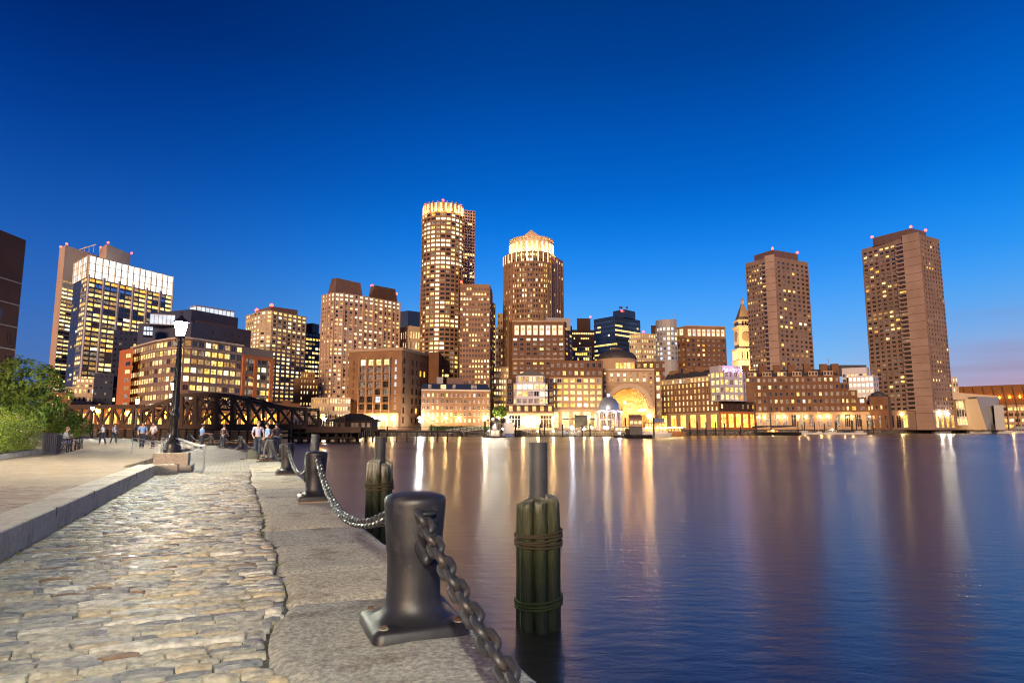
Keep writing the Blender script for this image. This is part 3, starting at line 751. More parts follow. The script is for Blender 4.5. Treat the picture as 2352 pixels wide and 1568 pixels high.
B = Bld('stepped_brick_hotel', 'old orange brick building with stepped roof in front of the cream tower', zb=.8, seed=22)
z = zat(868, 345); pc = B.block(chain(z, (676, 876, 350), (690, 868, 345), (738, 871, 350)), .8, z, 'red_brick', depth=18)
B.facade(pc[1], pc[2], 4, z, 8, 7, .38, .5, 'red_brick', 'two', 'light_frame', p=.45, lit=HOT, depth=.2)
zz = zat(854, 350); pq = B.block(chain(zz, (691, 855, 350), (724, 855, 352)), z, zz, 'red_brick', 'upper_wall', depth=12)
B.facade(pq[0], pq[1], z, zz, 1, 6, .4, .5, 'red_brick', p=.3, lit=HOT, depth=.2)
B.finish()

# ---- tower with two slanted brown roofs
B = Bld('slant_roof_tower', 'beige office tower with two slanted brown roof blocks and a rounded lit corner', zb=.8, seed=24)
z = zat(672, 318)
pts = chain(z, (742, 678), (762, 673), (770, 672, 318), (790, 673.5), (835, 680), (880, 688), (918, 695))
B.block(pts, .8, z, 'pink_stone', depth=32)
for e in range(len(pts) - 1):
    L = (pts[e + 1] - pts[e]).length
    B.facade(pts[e], pts[e + 1], 14, z, 26, max(1, round(L / 2.7)), .62, .55, 'pink_stone', 'two', 'dark_frame', p=.5 if e > 0 else .45, lit=HOT, dark=[('glass_dark', 4), ('lit_dim', 2)], rowfull=.12,
             force=(lambda i, j: 'lit_white' if i >= 24 and B.r.random() < .75 else None), depth=.5, proud=2)
k = MB()
zt = zat(638, 322)
def frustum(Bb, us, v0, D0, vt, part):
    base = chain(z, *[(u, v) for u, v in zip(us[0], v0)]); topz = vt[0]
    top = chain(topz, *[(u, v) for u, v in zip(us[1], vt[1])])
    base = base + [base[-1] * (1 + 18 / base[-1].length), base[0] * (1 + 18 / base[0].length)]
    top = top + [top[-1] * (1 + 14 / top[-1].length), top[0] * (1 + 14 / top[0].length)]
    Bb.mb(part, 'mansard_brown').prism([(p.x, p.y) for p in base], z, topz, [(p.x, p.y) for p in top])
frustum(B, ((753, 770, 833), (762, 773, 828)), (674, 672.5, 680), 0, (zat(638, 322), (640, 638, 650)), 'slanted_roof')
frustum(B, ((846, 856, 913), (852, 862, 908)), (683, 684, 694), 0, (zat(655, 326), (657, 655, 664)), 'slanted_roof')
q = chain(z, (850, 682))[0]; beacon(B, q.x, q.y + 4, zat(655, 326)); q = chain(z, (908, 692))[0]; beacon(B, q.x, q.y + 3, zat(664, 326), .6)
zb2 = zat(913, 300)
pb = B.block(chain(zb2, (716, 918, 300), (757, 913, 296), (805, 913, 300)), .8, zb2, 'pale_stone', 'podium', depth=20)
for e in (0, 1): B.facade(pb[e], pb[e + 1], 2, zb2, 4, 8, .55, .6, 'pale_stone', 'two', 'dark_frame', p=.85, lit=HOT)
B.finish()
B = Bld('lit_stone_office', 'yellow lit stone office with tall top windows left of the round tower', zb=.8, seed=26)
z = zat(748, 352); pc = B.block(chain(z, (897, 757), (941, 748, 352), (965, 750, 356)), .8, z, 'pale_stone')
for e, nb in ((0, 9), (1, 4)): B.facade(pc[e], pc[e + 1], z - 36, z - 2, 6, nb, .5, .7, 'pale_stone', 'two', 'light_frame', p=.8, lit=HOT)
B.finish()
B = Bld('blue_office', 'dark blue glass office top peeping left of the tall round tower', zb=.8, seed=27)
z = zat(713, 440); pc = B.block(chain(z, (917, 716, 445), (937, 713, 440), (966, 715, 446)), .8, z, 'navy_roof'); B.facade(pc[0], pc[1], z - 30, z - 14, 4, 5, .6, .5, 'navy_roof', p=.4, lit=OFFICE); B.facade(pc[1], pc[2], z - 30, z - 14, 4, 6, .6, .5, 'navy_roof', p=.4, lit=OFFICE); B.finish()

# ---- brick power-station block
B = Bld('brick_block', 'massive brown brick block with tall column windows beside the low mansard house', zb=.8, seed=30)
z = zat(800, 300)
pc = chain(z, (802, 806, 309), (924, 800, 300), (988, 809, 330)); B.block(pc, .8, z, 'red_brick')
P, Q = pc[0], pc[1]; L = (Q - P).length; t = (Q - P) / L; n = Vector((t.y, -t.x))
z0, z1 = zat(943, 305), zat(823, 303)
B.facade(P + t * (L * .215), P + t * (L * .80), z0, z1, 7, 4, .74, .84, 'red_brick', 'four', 'dark_frame', p=.35, lit=[('lit_cool', 3), ('lit_dim', 3), ('lit_white', 1), ('curtain_grey', 3)], dark=[('curtain_grey', 4), ('glass_dark', 1)],
         force=lambda i, j: 'lit_cream' if i == 6 and j else ('glass_dark' if i == 0 else None), depth=.9, sticky=0)
for j in range(5): B.panel(P, Q, .215 + j * .14625 - .008 + (.008 if j == 0 else 0), .215 + j * .14625 + .008, z0 - 1, z1 + .5, 'tan_stone', 'pilaster', .9, 1.3)
B.facade(P + t * (L * .84), P + t * (L * .94), z0, z1, 7, 1, .35, .6, 'red_brick', 'arch', 'light_frame', p=.6, lit=[('lit_cool', 1)], dark=[('curtain_grey', 1)], piers=False, bands=False)
B.facade(P + t * (L * .05), P + t * (L * .15), z0, z1, 7, 1, .35, .7, 'red_brick', 'plain', 'dark_frame', p=0, dark=[('brown_brick', 1)], piers=False, bands=False)
B.facade(P + t * (L * .12), P + t * (L * .96), 1.2, zat(948, 300), 1, 6, .45, .78, 'pale_stone', 'shop', 'light_frame', p=1, lit=[('lit_cream', 1), ('lit_white', 1)], depth=.8)
for s in (.3, .5, .7, .88): wall_lamp(B, P, Q, s, zat(960, 300), 'lamp_warm', .4, 1.4)
P, Q = pc[1], pc[2]
B.facade(P, Q, 3, z1 + 1, 7, 7, .34, .62, 'tan_stone', 'plain', 'dark_frame', p=.10, lit=[('lit_amber', 1)], dark=[('glass_dark', 1)], skip=lambda i, j: j == 1, depth=.3, bands=False, piers=False)
zz = zat(807, 322); pk = B.block(chain(zz, (985, 810, 326), (1008, 807, 322), (1018, 814, 345)), .8, zz, 'brown_brick', 'stair_tower')
B.panel(pc[0], pc[1], 0, 1, z - .8, z + .5, 'tan_stone', 'cornice', 0, .5); B.panel(pc[1], pc[2], 0, 1, z - .8, z + .5, 'tan_stone', 'cornice', 0, .5)
B.finish()

# ---- low brick house with navy mansard
B = Bld('mansard_house', 'low brick warehouse with arched windows and navy mansard roof beneath the tall towers', zb=.8, seed=32)
z = zat(895, 300); pc = B.block(chain(z, (968, 895, 300), (1126, 894, 306)), .8, z, 'red_brick', depth=16)
P, Q = pc; L = (Q - P).length; t = (Q - P) / L
B.facade(P, Q, zat(973, 303), z - .8, 5, 15, .46, .55, 'red_brick', 'arch', 'light_frame', p=.34, lit=[('lit_cream', 3), ('lit_yellow', 2), ('lit_dim', 2), ('lit_cool', .6)], dark=[('curtain_grey', 3), ('glass_dark', 3)], depth=.3, bands=False, piers=False)
B.panel(P, Q, 0, 1, z - .3, z + .3, 'light_frame', 'cornice', 0, .5)
nn = Vector((-t.y, t.x)); zm = zat(880, 300)
B.mb('mansard_roof', 'navy_roof').prism([tuple(P), tuple(Q), tuple(Q + nn * 16), tuple(P + nn * 16)], z + .3, zm, [tuple(P + nn * 1.6 + t), tuple(Q + nn * 1.6 - t), tuple(Q + nn * 14 - t), tuple(P + nn * 14 + t)])
for s in (.12, .3, .33, .47, .74, .78):
    B.mb('dormer', 'lit_cream' if s > .2 and s < .4 else 'curtain_grey').fbox(P, t, -nn, s * L - .7, s * L + .7, z + .6, zm - .5, -1.6, -.1)
for s0, s1, h, m in ((.23, .32, 3.2, 'grey_cladding'), (.38, .62, 3.0, 'mansard_brown')):
    B.mb('roof_box', m).fbox(P, t, -nn, s0 * L, s1 * L, zm, zm + h, -10, -4)
for s in (.16, .35, .54, .93): wall_lamp(B, P, Q, s, zat(960, 300), 'lamp_warm', .45, 1.6)
B.finish()

# ---- tall round tower with its grid slab
B = Bld('round_tower', 'tallest tower, round and brown with glowing crown and dark grid slab behind', zb=.8, seed=34)
D = 352; cx_ = xy(1011, D)[0]; R_ = 48.5 / 1522 * D * 1.0; zc = zat(487, D - R_); zt = zat(463, D - R_)
cen = Vector((cx_, D))
arc = [cen + Vector((R_ * sin(a), -R_ * cos(a))) for a in [radians(-98 + 14 * i) for i in range(14)]]
B.block(arc, .8, zc + .5, 'tower_brown', depth=R_ * .9)
for e in range(13):
    B.facade(arc[e], arc[e + 1], 18, zc, 41, 1, .84, .6, 'tower_brown', 'two', 'dark_frame', p=.36, lit=[('lit_white', 1.5), ('lit_cream', 5), ('lit_yellow', 3)], dark=[('glass_dark', 5), ('glass_brown', 3), ('lit_dim', 2)], depth=.45, sticky=.6,
             force=lambda i, j: ('lit_white' if (i in (29, 30) and i == 29) or (i in (33, 36, 39) and e < 13) and (i * 7 + e) % 9 < 6 else None))
R2 = R_ * .93; arc2 = [cen + Vector((R2 * sin(a), -R2 * cos(a))) for a in [radians(-98 + 14 * i) for i in range(14)]]
B.block(arc2, zc + .5, zt, 'tan_stone', 'crown', depth=R2 * .9)
k = B.mb('crown_fin', 'fin_warm'); k2 = B.mb('crown_rib', 'tan_stone')  # fins emit by themselves, standing in for floodlit stone
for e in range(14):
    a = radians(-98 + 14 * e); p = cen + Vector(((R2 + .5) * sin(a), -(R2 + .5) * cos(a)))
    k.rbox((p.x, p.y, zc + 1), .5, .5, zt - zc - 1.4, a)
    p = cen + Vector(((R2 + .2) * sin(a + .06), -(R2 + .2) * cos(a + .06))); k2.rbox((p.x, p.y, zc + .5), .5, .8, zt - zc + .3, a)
def crown_floods(B, c, R, z, n, P, a0=-95, a1=95):
    for q in range(n):
        a = radians(a0 + (a1 - a0) * q / (n - 1))
        def fn(e, org, a=a, q=q):
            Lp = bpy.data.lights.new('floodlight', 'POINT'); Lp.energy = P; Lp.color = (1, .50, .15); Lp.shadow_soft_size = .15
            o = bpy.data.objects.new('floodlight', Lp); COL.objects.link(o); o.parent = e; o.location = (c.x + R * sin(a) - org[0], c.y - R * cos(a) - org[1], z - org[2])
        B.extra.append(fn)
crown_floods(B, cen, R2 + 1.6, zc + 1.2, 9, 1500)
for a in (-75, 5, 82): beacon(B, cen.x + R2 * .95 * sin(radians(a)), cen.y - R2 * .95 * cos(radians(a)), zt, .6)
zg = zat(483, 368); pg = B.block(chain(zg, (1056, 482, 366), (1091, 484, 370)), .8, zg, 'navy_cladding', 'grid_slab', depth=22)
B.facade(pg[0], pg[1], zat(652, 368), zg, 24, 6, .8, .7, 'pink_stone', 'plain', 'dark_frame', p=.14, lit=[('lit_cream', 1)], dark=[('glass_dark', 3), ('glass_blue', 1)], depth=.25, part='grid_slab_frame', rowfull=.1)
B.finish()
B = Bld('arched_window_tower', 'square pinkish tower with rows of small arched windows right of the tall round tower', zb=.8, seed=35)
z = zat(652, 322); pc = chain(z, (1057, 653, 322), (1125, 652, 323), (1131, 660, 340)); B.block(pc, .8, z, 'tower_brown')
P, Q = pc[0], pc[1]; L = (Q - P).length
B.facade(P, Q, 10, z - 1.2, 24, 10, .62, .5, 'tower_brown', 'arch', 'pink_stone', p=.36, lit=[('lit_cream', 4), ('lit_white', 3)], dark=[('glass_dark', 5), ('lit_dim', 1)], depth=.25, piers=True)
B.facade(pc[1], pc[2], 10, z - 1.2, 24, 4, .5, .5, 'tower_brown', 'plain', 'dark_frame', p=.2, lit=HOT, depth=.2)
z2 = zat(695, 345); pd = B.block(chain(z2, (1128, 695, 340), (1137, 697, 350)), .8, z2, 'tan_stone', 'side_wing', depth=15)
B.facade(pd[0], pd[1], 8, z2, 22, 2, .6, .5, 'tan_stone', p=.45, lit=HOT, depth=.2)
q = pc[0]; beacon(B, q.x + .5, q.y + 1, z, .6); B.finish()

B = Bld('beige_slab', 'narrow beige stepped office slab between the two big towers', zb=.8, seed=36)
z = zat(719, 400); pc = B.block(chain(z, (1143, 720, 400), (1165, 719, 402)), .8, z, 'tan_stone', depth=15)
B.facade(pc[0], pc[1], z - 12, z, 3, 4, .5, .5, 'tan_stone', p=.2, lit=HOT, depth=.2)
z2 = zat(752, 392); pd = B.block(chain(z2, (1139, 753, 392), (1166, 752, 394)), .8, z2, 'tan_stone', 'lower_wall', depth=8)
B.facade(pd[0], pd[1], 8, z2, 14, 5, .55, .5, 'tan_stone', p=.35, lit=HOT, depth=.2); B.finish()
B = Bld('yellow_lit_office', 'yellow lit office front in the gap behind the glowing awning', zb=.8, seed=37)
z = zat(842, 345); pd = B.block(chain(z, (1134, 843, 345), (1168, 842, 347)), .8, z, 'pale_stone', depth=8)
B.facade(pd[0], pd[1], 6, z, 9, 6, .6, .55, 'pale_stone', p=.85, lit=HOT, depth=.3); B.finish()
o = MB(); p0 = at(1136, 940, 302); p1 = at(1163, 938, 302); p2 = at(1138, 926, 306)
o.add([p0, p1, p2, p0 + Vector((0, 6, -.3)), p1 + Vector((0, 6, -.3)), p2 + Vector((0, 6, -.3))], [(0, 1, 2), (5, 4, 3), (0, 3, 4, 1), (1, 4, 5, 2), (2, 5, 3, 0)])
o.mat(1)
for q in (p0, p1): o.tube([(q.x, q.y + .5, .8), (q.x, q.y + .5, q.z)], .15, 6)
oo = o.build('awning', ['awning', 'dark_frame']); oo['label'] = 'pale tent awning between the mansard house and white glass bay'; oo['category'] = 'awning'

# ---- second round tower with lit crown and pointed roof
B = Bld('crowned_tower', 'round brown tower with orange lit drum crown and pointed roof', zb=.8, seed=38)
D = 358; u0 = 1219; cen = Vector((xy(u0, D)[0], D)); R_ = 60.5 / 1522 * D; z = zat(577, D - R_)
angs = [radians(-100 + 11.5 * i) for i in range(15)]
arc = [cen + Vector((R_ * sin(a), -R_ * cos(a))) for a in angs]
zw = zat(576, D - R_)
flat = chain(zw, (1272, 576), (1293, 586))
flat = [Vector((flat[0].x, cen.y - R_ * .38)), Vector((xy(1293, cen.y + 8, 586)[0], cen.y + 8))]
B.block(arc[:14] + [flat[0], flat[1]], .8, zw, 'tower_brown', depth=R_ * .8)
for e in range(13):
    B.facade(arc[e], arc[e + 1], 20, zw - .5, 27, 2, .64, .58, 'tower_brown', 'two', 'dark_frame', p=.36, lit=[('lit_cream', 4), ('lit_white', 2), ('lit_yellow', 2)], dark=[('glass_dark', 4), ('glass_brown', 2), ('lit_dim', 2)], depth=.4, proud=2)
B.facade(flat[0], flat[1], 20, zw - 1, 27, 4, .4, .5, 'tower_brown', 'plain', 'dark_frame', p=.15, lit=HOT, dark=[('glass_blue', 2), ('glass_dark', 3)], depth=.2, bands=False)
R2 = 49.5 / 1522 * D; cc = Vector((xy(1222, D)[0], D)); zt = zat(545, D - R2)
k = B.mb('crown', 'pale_stone'); k.lathe([(R2, 0), (R2, zt - zw)], 32, (cc.x, cc.y, zw))
k = B.mb('crown_fin', 'fin_warm')  # these fins glow too, in place of being floodlit
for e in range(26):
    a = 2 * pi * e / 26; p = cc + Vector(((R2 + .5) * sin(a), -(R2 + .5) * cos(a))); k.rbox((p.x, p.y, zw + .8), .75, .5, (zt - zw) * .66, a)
k = B.mb('crown_ledge', 'pale_stone'); k.lathe([(R2 + 1.2, 0), (R2 + 1.2, .7), (R2, .7)], 32, (cc.x, cc.y, zw)); k.lathe([(R2, 0), (R2 + .6, .2), (R2 + .6, .9), (R2 - .5, 1.1)], 32, (cc.x, cc.y, zt))
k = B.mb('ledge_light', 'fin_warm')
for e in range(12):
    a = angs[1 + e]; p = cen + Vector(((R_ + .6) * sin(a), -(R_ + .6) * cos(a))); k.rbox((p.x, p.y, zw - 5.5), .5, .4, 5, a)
crown_floods(B, cc, R2 + 1.8, zw + 1.4, 10, 3000)
crown_floods(B, cc, R2 * .93, zt + 2.3, 7, 1300)
zapex = zat(525, D - 2)
k = B.mb('pointed_roof', 'pale_stone'); k.lathe([(R2 * .98, .9), (R2 * .62, 2.0), (.01, zapex - zt)], 8, (cc.x, cc.y, zt)); k.lathe([(R2 * .62, 1.2), (R2 * .62, 2.3), (R2 * .5, 2.5)], 8, (cc.x, cc.y, zt))
B.finish()

# ---- wharf hotel, left wing
def glow_panels(B, P, Q, s0, s1, n, z0, z1, mats, w=.62, part='glowing_window'):
    P, Q = V2(P), V2(Q); L = (Q - P).length; t = (Q - P) / L; nn = Vector((t.y, -t.x))
    for i in range(n):
        c = (s0 + (s1 - s0) * (i + .5) / n) * L; hw = (s1 - s0) * L / n * w / 2; m = mats[i % len(mats)]
        def fn(e, org, c=c, hw=hw, m=m):
            k = MB(); k.mat(0).fbox(P, t, nn, c - hw, c + hw, z0, z1, 0, .25)
            k.mat(1).fbox(P, t, nn, c - hw - .3, c - hw, z0 - .3, z1 + .3, 0, .7); k.fbox(P, t, nn, c + hw, c + hw + .3, z0 - .3, z1 + .3, 0, .7)
            k.fbox(P, t, nn, c - hw, c + hw, z1, z1 + .3, 0, .7); k.fbox(P, t, nn, c - hw, c + hw, z0 - .3, z0, 0, .7)
            cz = z0 + (z1 - z0) * .62; k.mat(2).lathe([(.01, 0), (.75, .0), (.75, .12), (.01, .12)], 12, (0, 0, 0))
            for q in range(len(k.v) - 48, len(k.v)):
                x, y, zz = k.v[q]; k.v[q] = (P.x + t.x * (c + x) + nn.x * (.3 + zz), P.y + t.y * (c + x) + nn.y * (.3 + zz), cz + y)
            k.build(part, [m, 'pale_stone', 'lamp_dimmed'], e, org)
        B.extra.append(fn)
B = Bld('wharf_hotel_wing', 'dark brick waterfront block with row of eight glowing top windows left of the arch', zb=.8, seed=40)
z = zat(738, 335); pc = chain(z, (1169, 741, 342), (1176, 738, 335), (1296, 738, 335), (1316, 760, 352)); pc[3] = V2(xy(1314, 352, 760))
B.block(pc, .8, z, 'brown_brick', depth=24)
P, Q = pc[1], pc[2]
zg = zat(772, 335)
B.facade(P, Q, zat(862, 335), zg - .5, 8, 8, .58, .52, 'brown_brick', 'framed', 'mansard_brown', p=.2, lit=HOME, dark=HOTEL, depth=.3)
glow_panels(B, P, Q, .03, .985, 8, zat(769, 335), zat(748, 335), ['fin_soft'] * 5 + ['crown_cool'] + ['fin_soft'] * 2)
B.panel(P, Q, 0, 1, z - .4, z + .5, 'tan_stone', 'cornice', 0, .6); B.panel(P, Q, 0, 1, zat(826, 335), zat(824, 335), 'tan_stone', 'cornice', .3, .6)
B.facade(pc[2], pc[3], zat(862, 335), z - 2, 10, 2, .5, .5, 'brown_brick', p=.3, lit=HOME, dark=HOTEL, depth=.2)
zz = zat(729, 338); B.block(chain(zz, (1255, 731, 338), (1310, 730, 340)), z - 4, zz, 'grey_cladding', 'penthouse', depth=14)
z2 = zat(828, 327); pd = B.block(chain(z2, (1262, 829, 327), (1384, 829, 327)), .8, z2, 'brown_brick', 'middle_wall', depth=12)
B.facade(pd[0], pd[1], zat(866, 327), z2 - .4, 2, 9, .56, .55, 'brown_brick', 'framed', 'mansard_brown', p=.3, lit=HOME, dark=HOTEL, depth=.3, part='middle_wall')
z3 = zat(866, 316); pe = B.block(chain(z3, (1262, 867, 316), (1383, 866, 316)), .8, z3, 'tan_stone', 'front_wall', depth=14)
B.facade(pe[0], pe[1], zat(937, 316), z3 - .2, 5, 8, .68, .6, 'tan_stone', 'framed', 'pale_stone', p=.88, lit=[('lit_cream', 4), ('lit_yellow', 3), ('lit_amber', 2), ('lit_white', 2)], dark=HOTEL, depth=.35, part='front_wall', sticky=0)
B.facade(pe[0], pe[1], 1.0, zat(940, 316), 1, 5, .72, .86, 'pale_stone', 'shop', 'light_frame', p=1, lit=[('lit_amber', 1), ('lit_cream', 1.5)], depth=.8, part='front_wall')
for s in (.08, .3, .52, .74, .93): wall_lamp(B, pe[0], pe[1], s, zat(958, 316), 'lamp_warm', .22, 1.6)
for (s, h, m) in ((.3, .62, 1), (.7, .62, 1)): pass
B.finish()

B = Bld('glass_bay_house', 'low brick waterfront house with stacked white glass bay and gabled roof', zb=.8, seed=41)
z = zat(868, 303); pc = B.block(chain(z, (1164, 870, 303), (1272, 868, 304)), zat(935, 303), z, 'dark_brick', depth=14)
B.block(chain(z, (1164, 870, 302), (1272, 868, 303)), .8, zat(928, 303), 'tan_stone', 'lower_wall', depth=15)
P, Q = pc; L = (Q - P).length; t = (Q - P) / L; n = Vector((t.y, -t.x))
for a, c in ((0, .12), (.88, 1)): B.facade(P + t * L * a, P + t * L * c, zat(926, 303), z, 4, 1, .6, .6, 'dark_brick', 'framed', 'mansard_brown', p=.2, lit=HOME, dark=HOTEL, piers=False, bands=False)
P2 = V2(xy(1164, 302, 950)); Q2 = V2(xy(1272, 303, 950))
B.facade(P2, Q2, zat(946, 303), zat(930, 303), 1, 6, .36, .62, 'dark_brick', 'framed', 'light_frame', p=1, lit=[('lit_amber', 1)], depth=.3, part='lower_wall')
B.facade(P2, Q2, 1, zat(949, 303), 1, 3, .80, .82, 'pale_stone', 'shop', 'light_frame', p=1, lit=[('lit_cream', 2), ('lit_white', 1)], depth=.5, part='lower_wall')
for s in (.04, .34, .67, .97): wall_lamp(B, P2, Q2, s, zat(967, 303), 'lamp_warm', .5, 1.3)
bz = zat(929, 299); gz = zat(880, 299); pb = [V2(xy(1181, 301, 930)), V2(xy(1186, 297.5, 930)), V2(xy(1252, 297.5, 930)), V2(xy(1257, 301, 930))]
B.block(pb, bz, gz, 'white_panel', 'bay', depth=6)
for e, nb in ((0, 1), (1, 5), (2, 1)):
    B.facade(pb[e], pb[e + 1], bz, gz, 3, nb, .84, .7, 'white_panel', 'two', 'white_panel', p=.6, lit=[('lit_cream', 3), ('lit_white', 2), ('lit_amber', 1)], dark=[('curtain_grey', 2), ('glass_dark', 1)], depth=.3, part='bay')
pm = [V2(xy(1185, 302, 900)), V2(xy(1190, 299, 900)), V2(xy(1248, 299, 900)), V2(xy(1253, 302, 900))]; mz = zat(862, 300)
B.block(pm, gz, mz, 'white_panel', 'bay_top', depth=6); B.facade(pm[1], pm[2], gz + .4, gz + 3.4, 1, 7, .7, .8, 'white_panel', p=.8, lit=HOT, depth=.15, part='bay_top')
kk = B.mb('gable_roof', 'slate_roof'); a, c = pm[0], pm[3]; mid = (a + c) / 2
kk.add([(a.x, a.y - 3.5, mz), (c.x, c.y - 3.5, mz), (mid.x, a.y - 3.5, mz + 2.6), (a.x, a.y + 9, mz), (c.x, c.y + 9, mz), (mid.x, a.y + 9, mz + 2.6)], [(0, 1, 2), (5, 4, 3), (0, 3, 4, 1), (1, 4, 5, 2), (2, 5, 3, 0)])
B.finish()

# ---- the great arch
B = Bld('arch_building', 'pale stone building with a huge golden arched gateway and domed rotunda above', zb=.8, seed=42)
D = 340; z = zat(849, D); xl, xr = xy(1384, D)[0], xy(1506, D)[0]; ax = xy(1445.5, D)[0]; sprung = zat(936, D); RA = 45.0 / 1522 * D
def arch_front(y, depth, inner):
    k = B.mb('wall', 'tan_stone'); n = 20; pts = [(ax + inner * cos(pi * i / n), sprung + inner * sin(pi * i / n)) for i in range(n + 1)]
    base = .8
    vs = []; fs = []
    # right pier, left pier, and the wall over the arch
    k.box(xl, y, base, ax - inner, y + depth, z); k.box(ax + inner, y, base, xr, y + depth, z)
    for i in range(n):
        (x0, z0), (x1, z1) = pts[i], pts[i + 1]
        k.add([(x0, y, z0), (x1, y, z1), (x1, y, z), (x0, y, z), (x0, y + depth, z0), (x1, y + depth, z1), (x1, y + depth, z), (x0, y + depth, z)],
              [(0, 1, 2, 3)[::-1], (4, 5, 6, 7), (0, 4, 5, 1)[::-1]])
B.org = (xl, D, .8)
arch_front(D, 26, RA)
k = B.mb('roof', 'slate_roof'); k.box(xl + .1, D + .1, z, xr - .1, D + 25.9, z + .4)
k = B.mb('arch_moulding', 'pale_stone')                      # projecting rings round the opening
for (r0, r1, dd) in ((RA, RA + 1.6, .7), (RA + 1.6, RA + 2.4, .35)):
    n = 28
    for i in range(n):
        a0, a1 = pi * i / n, pi * (i + 1) / n; vs = []
        for a in (a0, a1):
            for r in (r0, r1):
                for y in (D - dd, D): vs.append((ax + r * cos(a), y, sprung + r * sin(a)))
        k.add(vs, [(0, 2, 6, 4), (2, 3, 7, 6), (1, 0, 4, 5)])
k = B.mb('vault_rib', 'pale_stone')
for y in (1.5, 6, 10.5, 15, 19.5):
    n = 18; r0, r1 = RA - .5, RA
    for i in range(n):
        a0, a1 = pi * i / n, pi * (i + 1) / n; vs = []
        for a in (a0, a1):
            for r in (r0, r1):
                for yy in (D + y, D + y + 1.2): vs.append((ax + r * cos(a), yy, sprung + r * sin(a)))
        k.add(vs, [(0, 4, 6, 2)[::-1], (0, 1, 5, 4), (1, 3, 7, 5)])
k = B.mb('coffer', 'tan_stone')
for i in range(15):
    a = pi * (i + .5) / 15
    for y in (.3,):
        k.beam((ax + (RA - .05) * cos(a), D + .2, sprung + (RA - .05) * sin(a)), (ax + (RA - .05) * cos(a), D + 6, sprung + (RA - .05) * sin(a)), .35, .7)
k = B.mb('inner_wall', 'pale_stone'); k.box(ax - RA, D + 22, .8, ax + RA, D + 25.8, sprung + RA)
k = B.mb('inner_arch', 'tan_stone')
for cxo, rr in ((-4.2, 4.0), (4.6, 4.4)):
    for i in range(12):
        a0, a1 = pi * i / 12, pi * (i + 1) / 12; vs = []
        for a in (a0, a1):
            for r in (rr, rr + .7):
                for yy in (D + 21.2, D + 22): vs.append((ax + cxo + r * cos(a), yy, sprung - 1 + r * sin(a)))
        k.add(vs, [(0, 4, 6, 2)[::-1], (0, 1, 5, 4), (2, 6, 7, 3)])
def win_in(e, org):
    for (x, zz, w, h, m) in ((ax - 4.2, 2, 4.6, 6.5, 'lit_cream'), (ax + 4.6, 2.6, 3, 5.5, 'lit_amber'), (ax + 4.6, 10, 2.4, 6, 'lit_cream')):
        kk = MB(); kk.mat(0).box(x - w / 2, D + 21.7, zz, x + w / 2, D + 21.98, zz + h); kk.mat(1)
        for q in range(4): kk.box(x - w / 2, D + 21.5, zz + h * q / 4, x + w / 2, D + 21.7, zz + h * q / 4 + .18)
        kk.box(x - .1, D + 21.5, zz, x + .1, D + 21.7, zz + h); kk.build('inner_window', [m, 'pale_stone'], e, org)
    for (x, y, zz, r, m) in ((ax - RA + 1.5, D + 4, sprung - 1, .55, 'lamp_vault'), (ax + RA - 1.5, D + 4, sprung - 1, .55, 'lamp_vault'), (ax - RA + 1.5, D + 16, sprung - 1, .55, 'lamp_vault'), (ax + RA - 1.5, D + 16, sprung - 1, .55, 'lamp_vault'),
                             (ax, D + 12, sprung + 3, .5, 'lamp_vault')):
        kk = MB(); kk.ball((x, y, zz), r, 8, 6); kk.build('vault_lamp', [m], e, org)
B.extra.append(win_in)
PL, PR = Vector((xl, D)), Vector((xr, D))
W_ = xr - xl
for a, c in ((.0, 1),):
    B.facade(PL + Vector((W_ * .13, 0)), PR - Vector((W_ * .13, 0)), zat(878, D), zat(855, D), 2, 6, .38, .66, 'pale_stone', 'two', 'dark_frame', p=.75, lit=HOT, dark=HOTEL, depth=.3, bands=False)
for s in (.03, .9): B.facade(PL + Vector((W_ * s, 0)), PL + Vector((W_ * (s + .07), 0)), zat(934, D), zat(852, D), 8, 1, .55, .45, 'pale_stone', 'plain', 'dark_frame', p=.3, lit=HOME, dark=HOTEL, piers=False, bands=False)
B.panel(PL, PR, 0, 1, z - .5, z + .6, 'pale_stone', 'cornice', 0, .7); B.panel(PL, PR, 0, 1, zat(884, D), zat(882.5, D), 'pale_stone', 'cornice', 0, .4)
B.facade(PR - Vector((W_ * .13, 0)), PR, 1, zat(938, D), 1, 2, .35, .6, 'pale_stone', 'shop', 'light_frame', p=1, lit=HOT, piers=False, bands=False)
wall_lamp(B, PL, PR, .86, zat(955, D), 'lamp_warm', .75, 1.2); wall_lamp(B, PL, PR, .12, zat(956, D), 'lamp_warm', .4, 1.2)
DR = D + 22; rx = xy(1420, DR)[0]; rb = zat(826, DR)
k = B.mb('rotunda', 'tan_stone'); k.lathe([(45 / 1522 * DR, -8), (45 / 1522 * DR, 0)], 32, (rx, DR, rb))
k = B.mb('dome_roof', 'slate_roof'); r = 46 / 1522 * DR; k.lathe([(r, 0)] + [(r * cos(a) * 1.0, (zat(803, DR) - rb) * sin(a)) for a in [radians(10 * i) for i in range(1, 9)]] + [(.01, zat(803, DR) - rb)], 32, (rx, DR, rb))
k = B.mb('dome_cap', 'mansard_brown'); k.lathe([(r * .35, 0), (r * .3, 1.2), (.01, 1.8)], 20, (rx, DR, zat(803, DR) - .6))
DB = DR - 12.5; q0, q1 = V2(xy(1413, DB, 840)), V2(xy(1458, DB, 840)); B.block([q0, q1], zat(850, DB), zat(829, DB), 'tan_stone', 'clerestory', depth=8)
B.facade(q0, q1, zat(848, DB), zat(831, DB), 1, 5, .8, .86, 'tan_stone', 'four', 'bronze_frame', p=1, lit=[('lit_amber', 2), ('lit_yellow', 2)], depth=.2, part='clerestory')
B.finish()
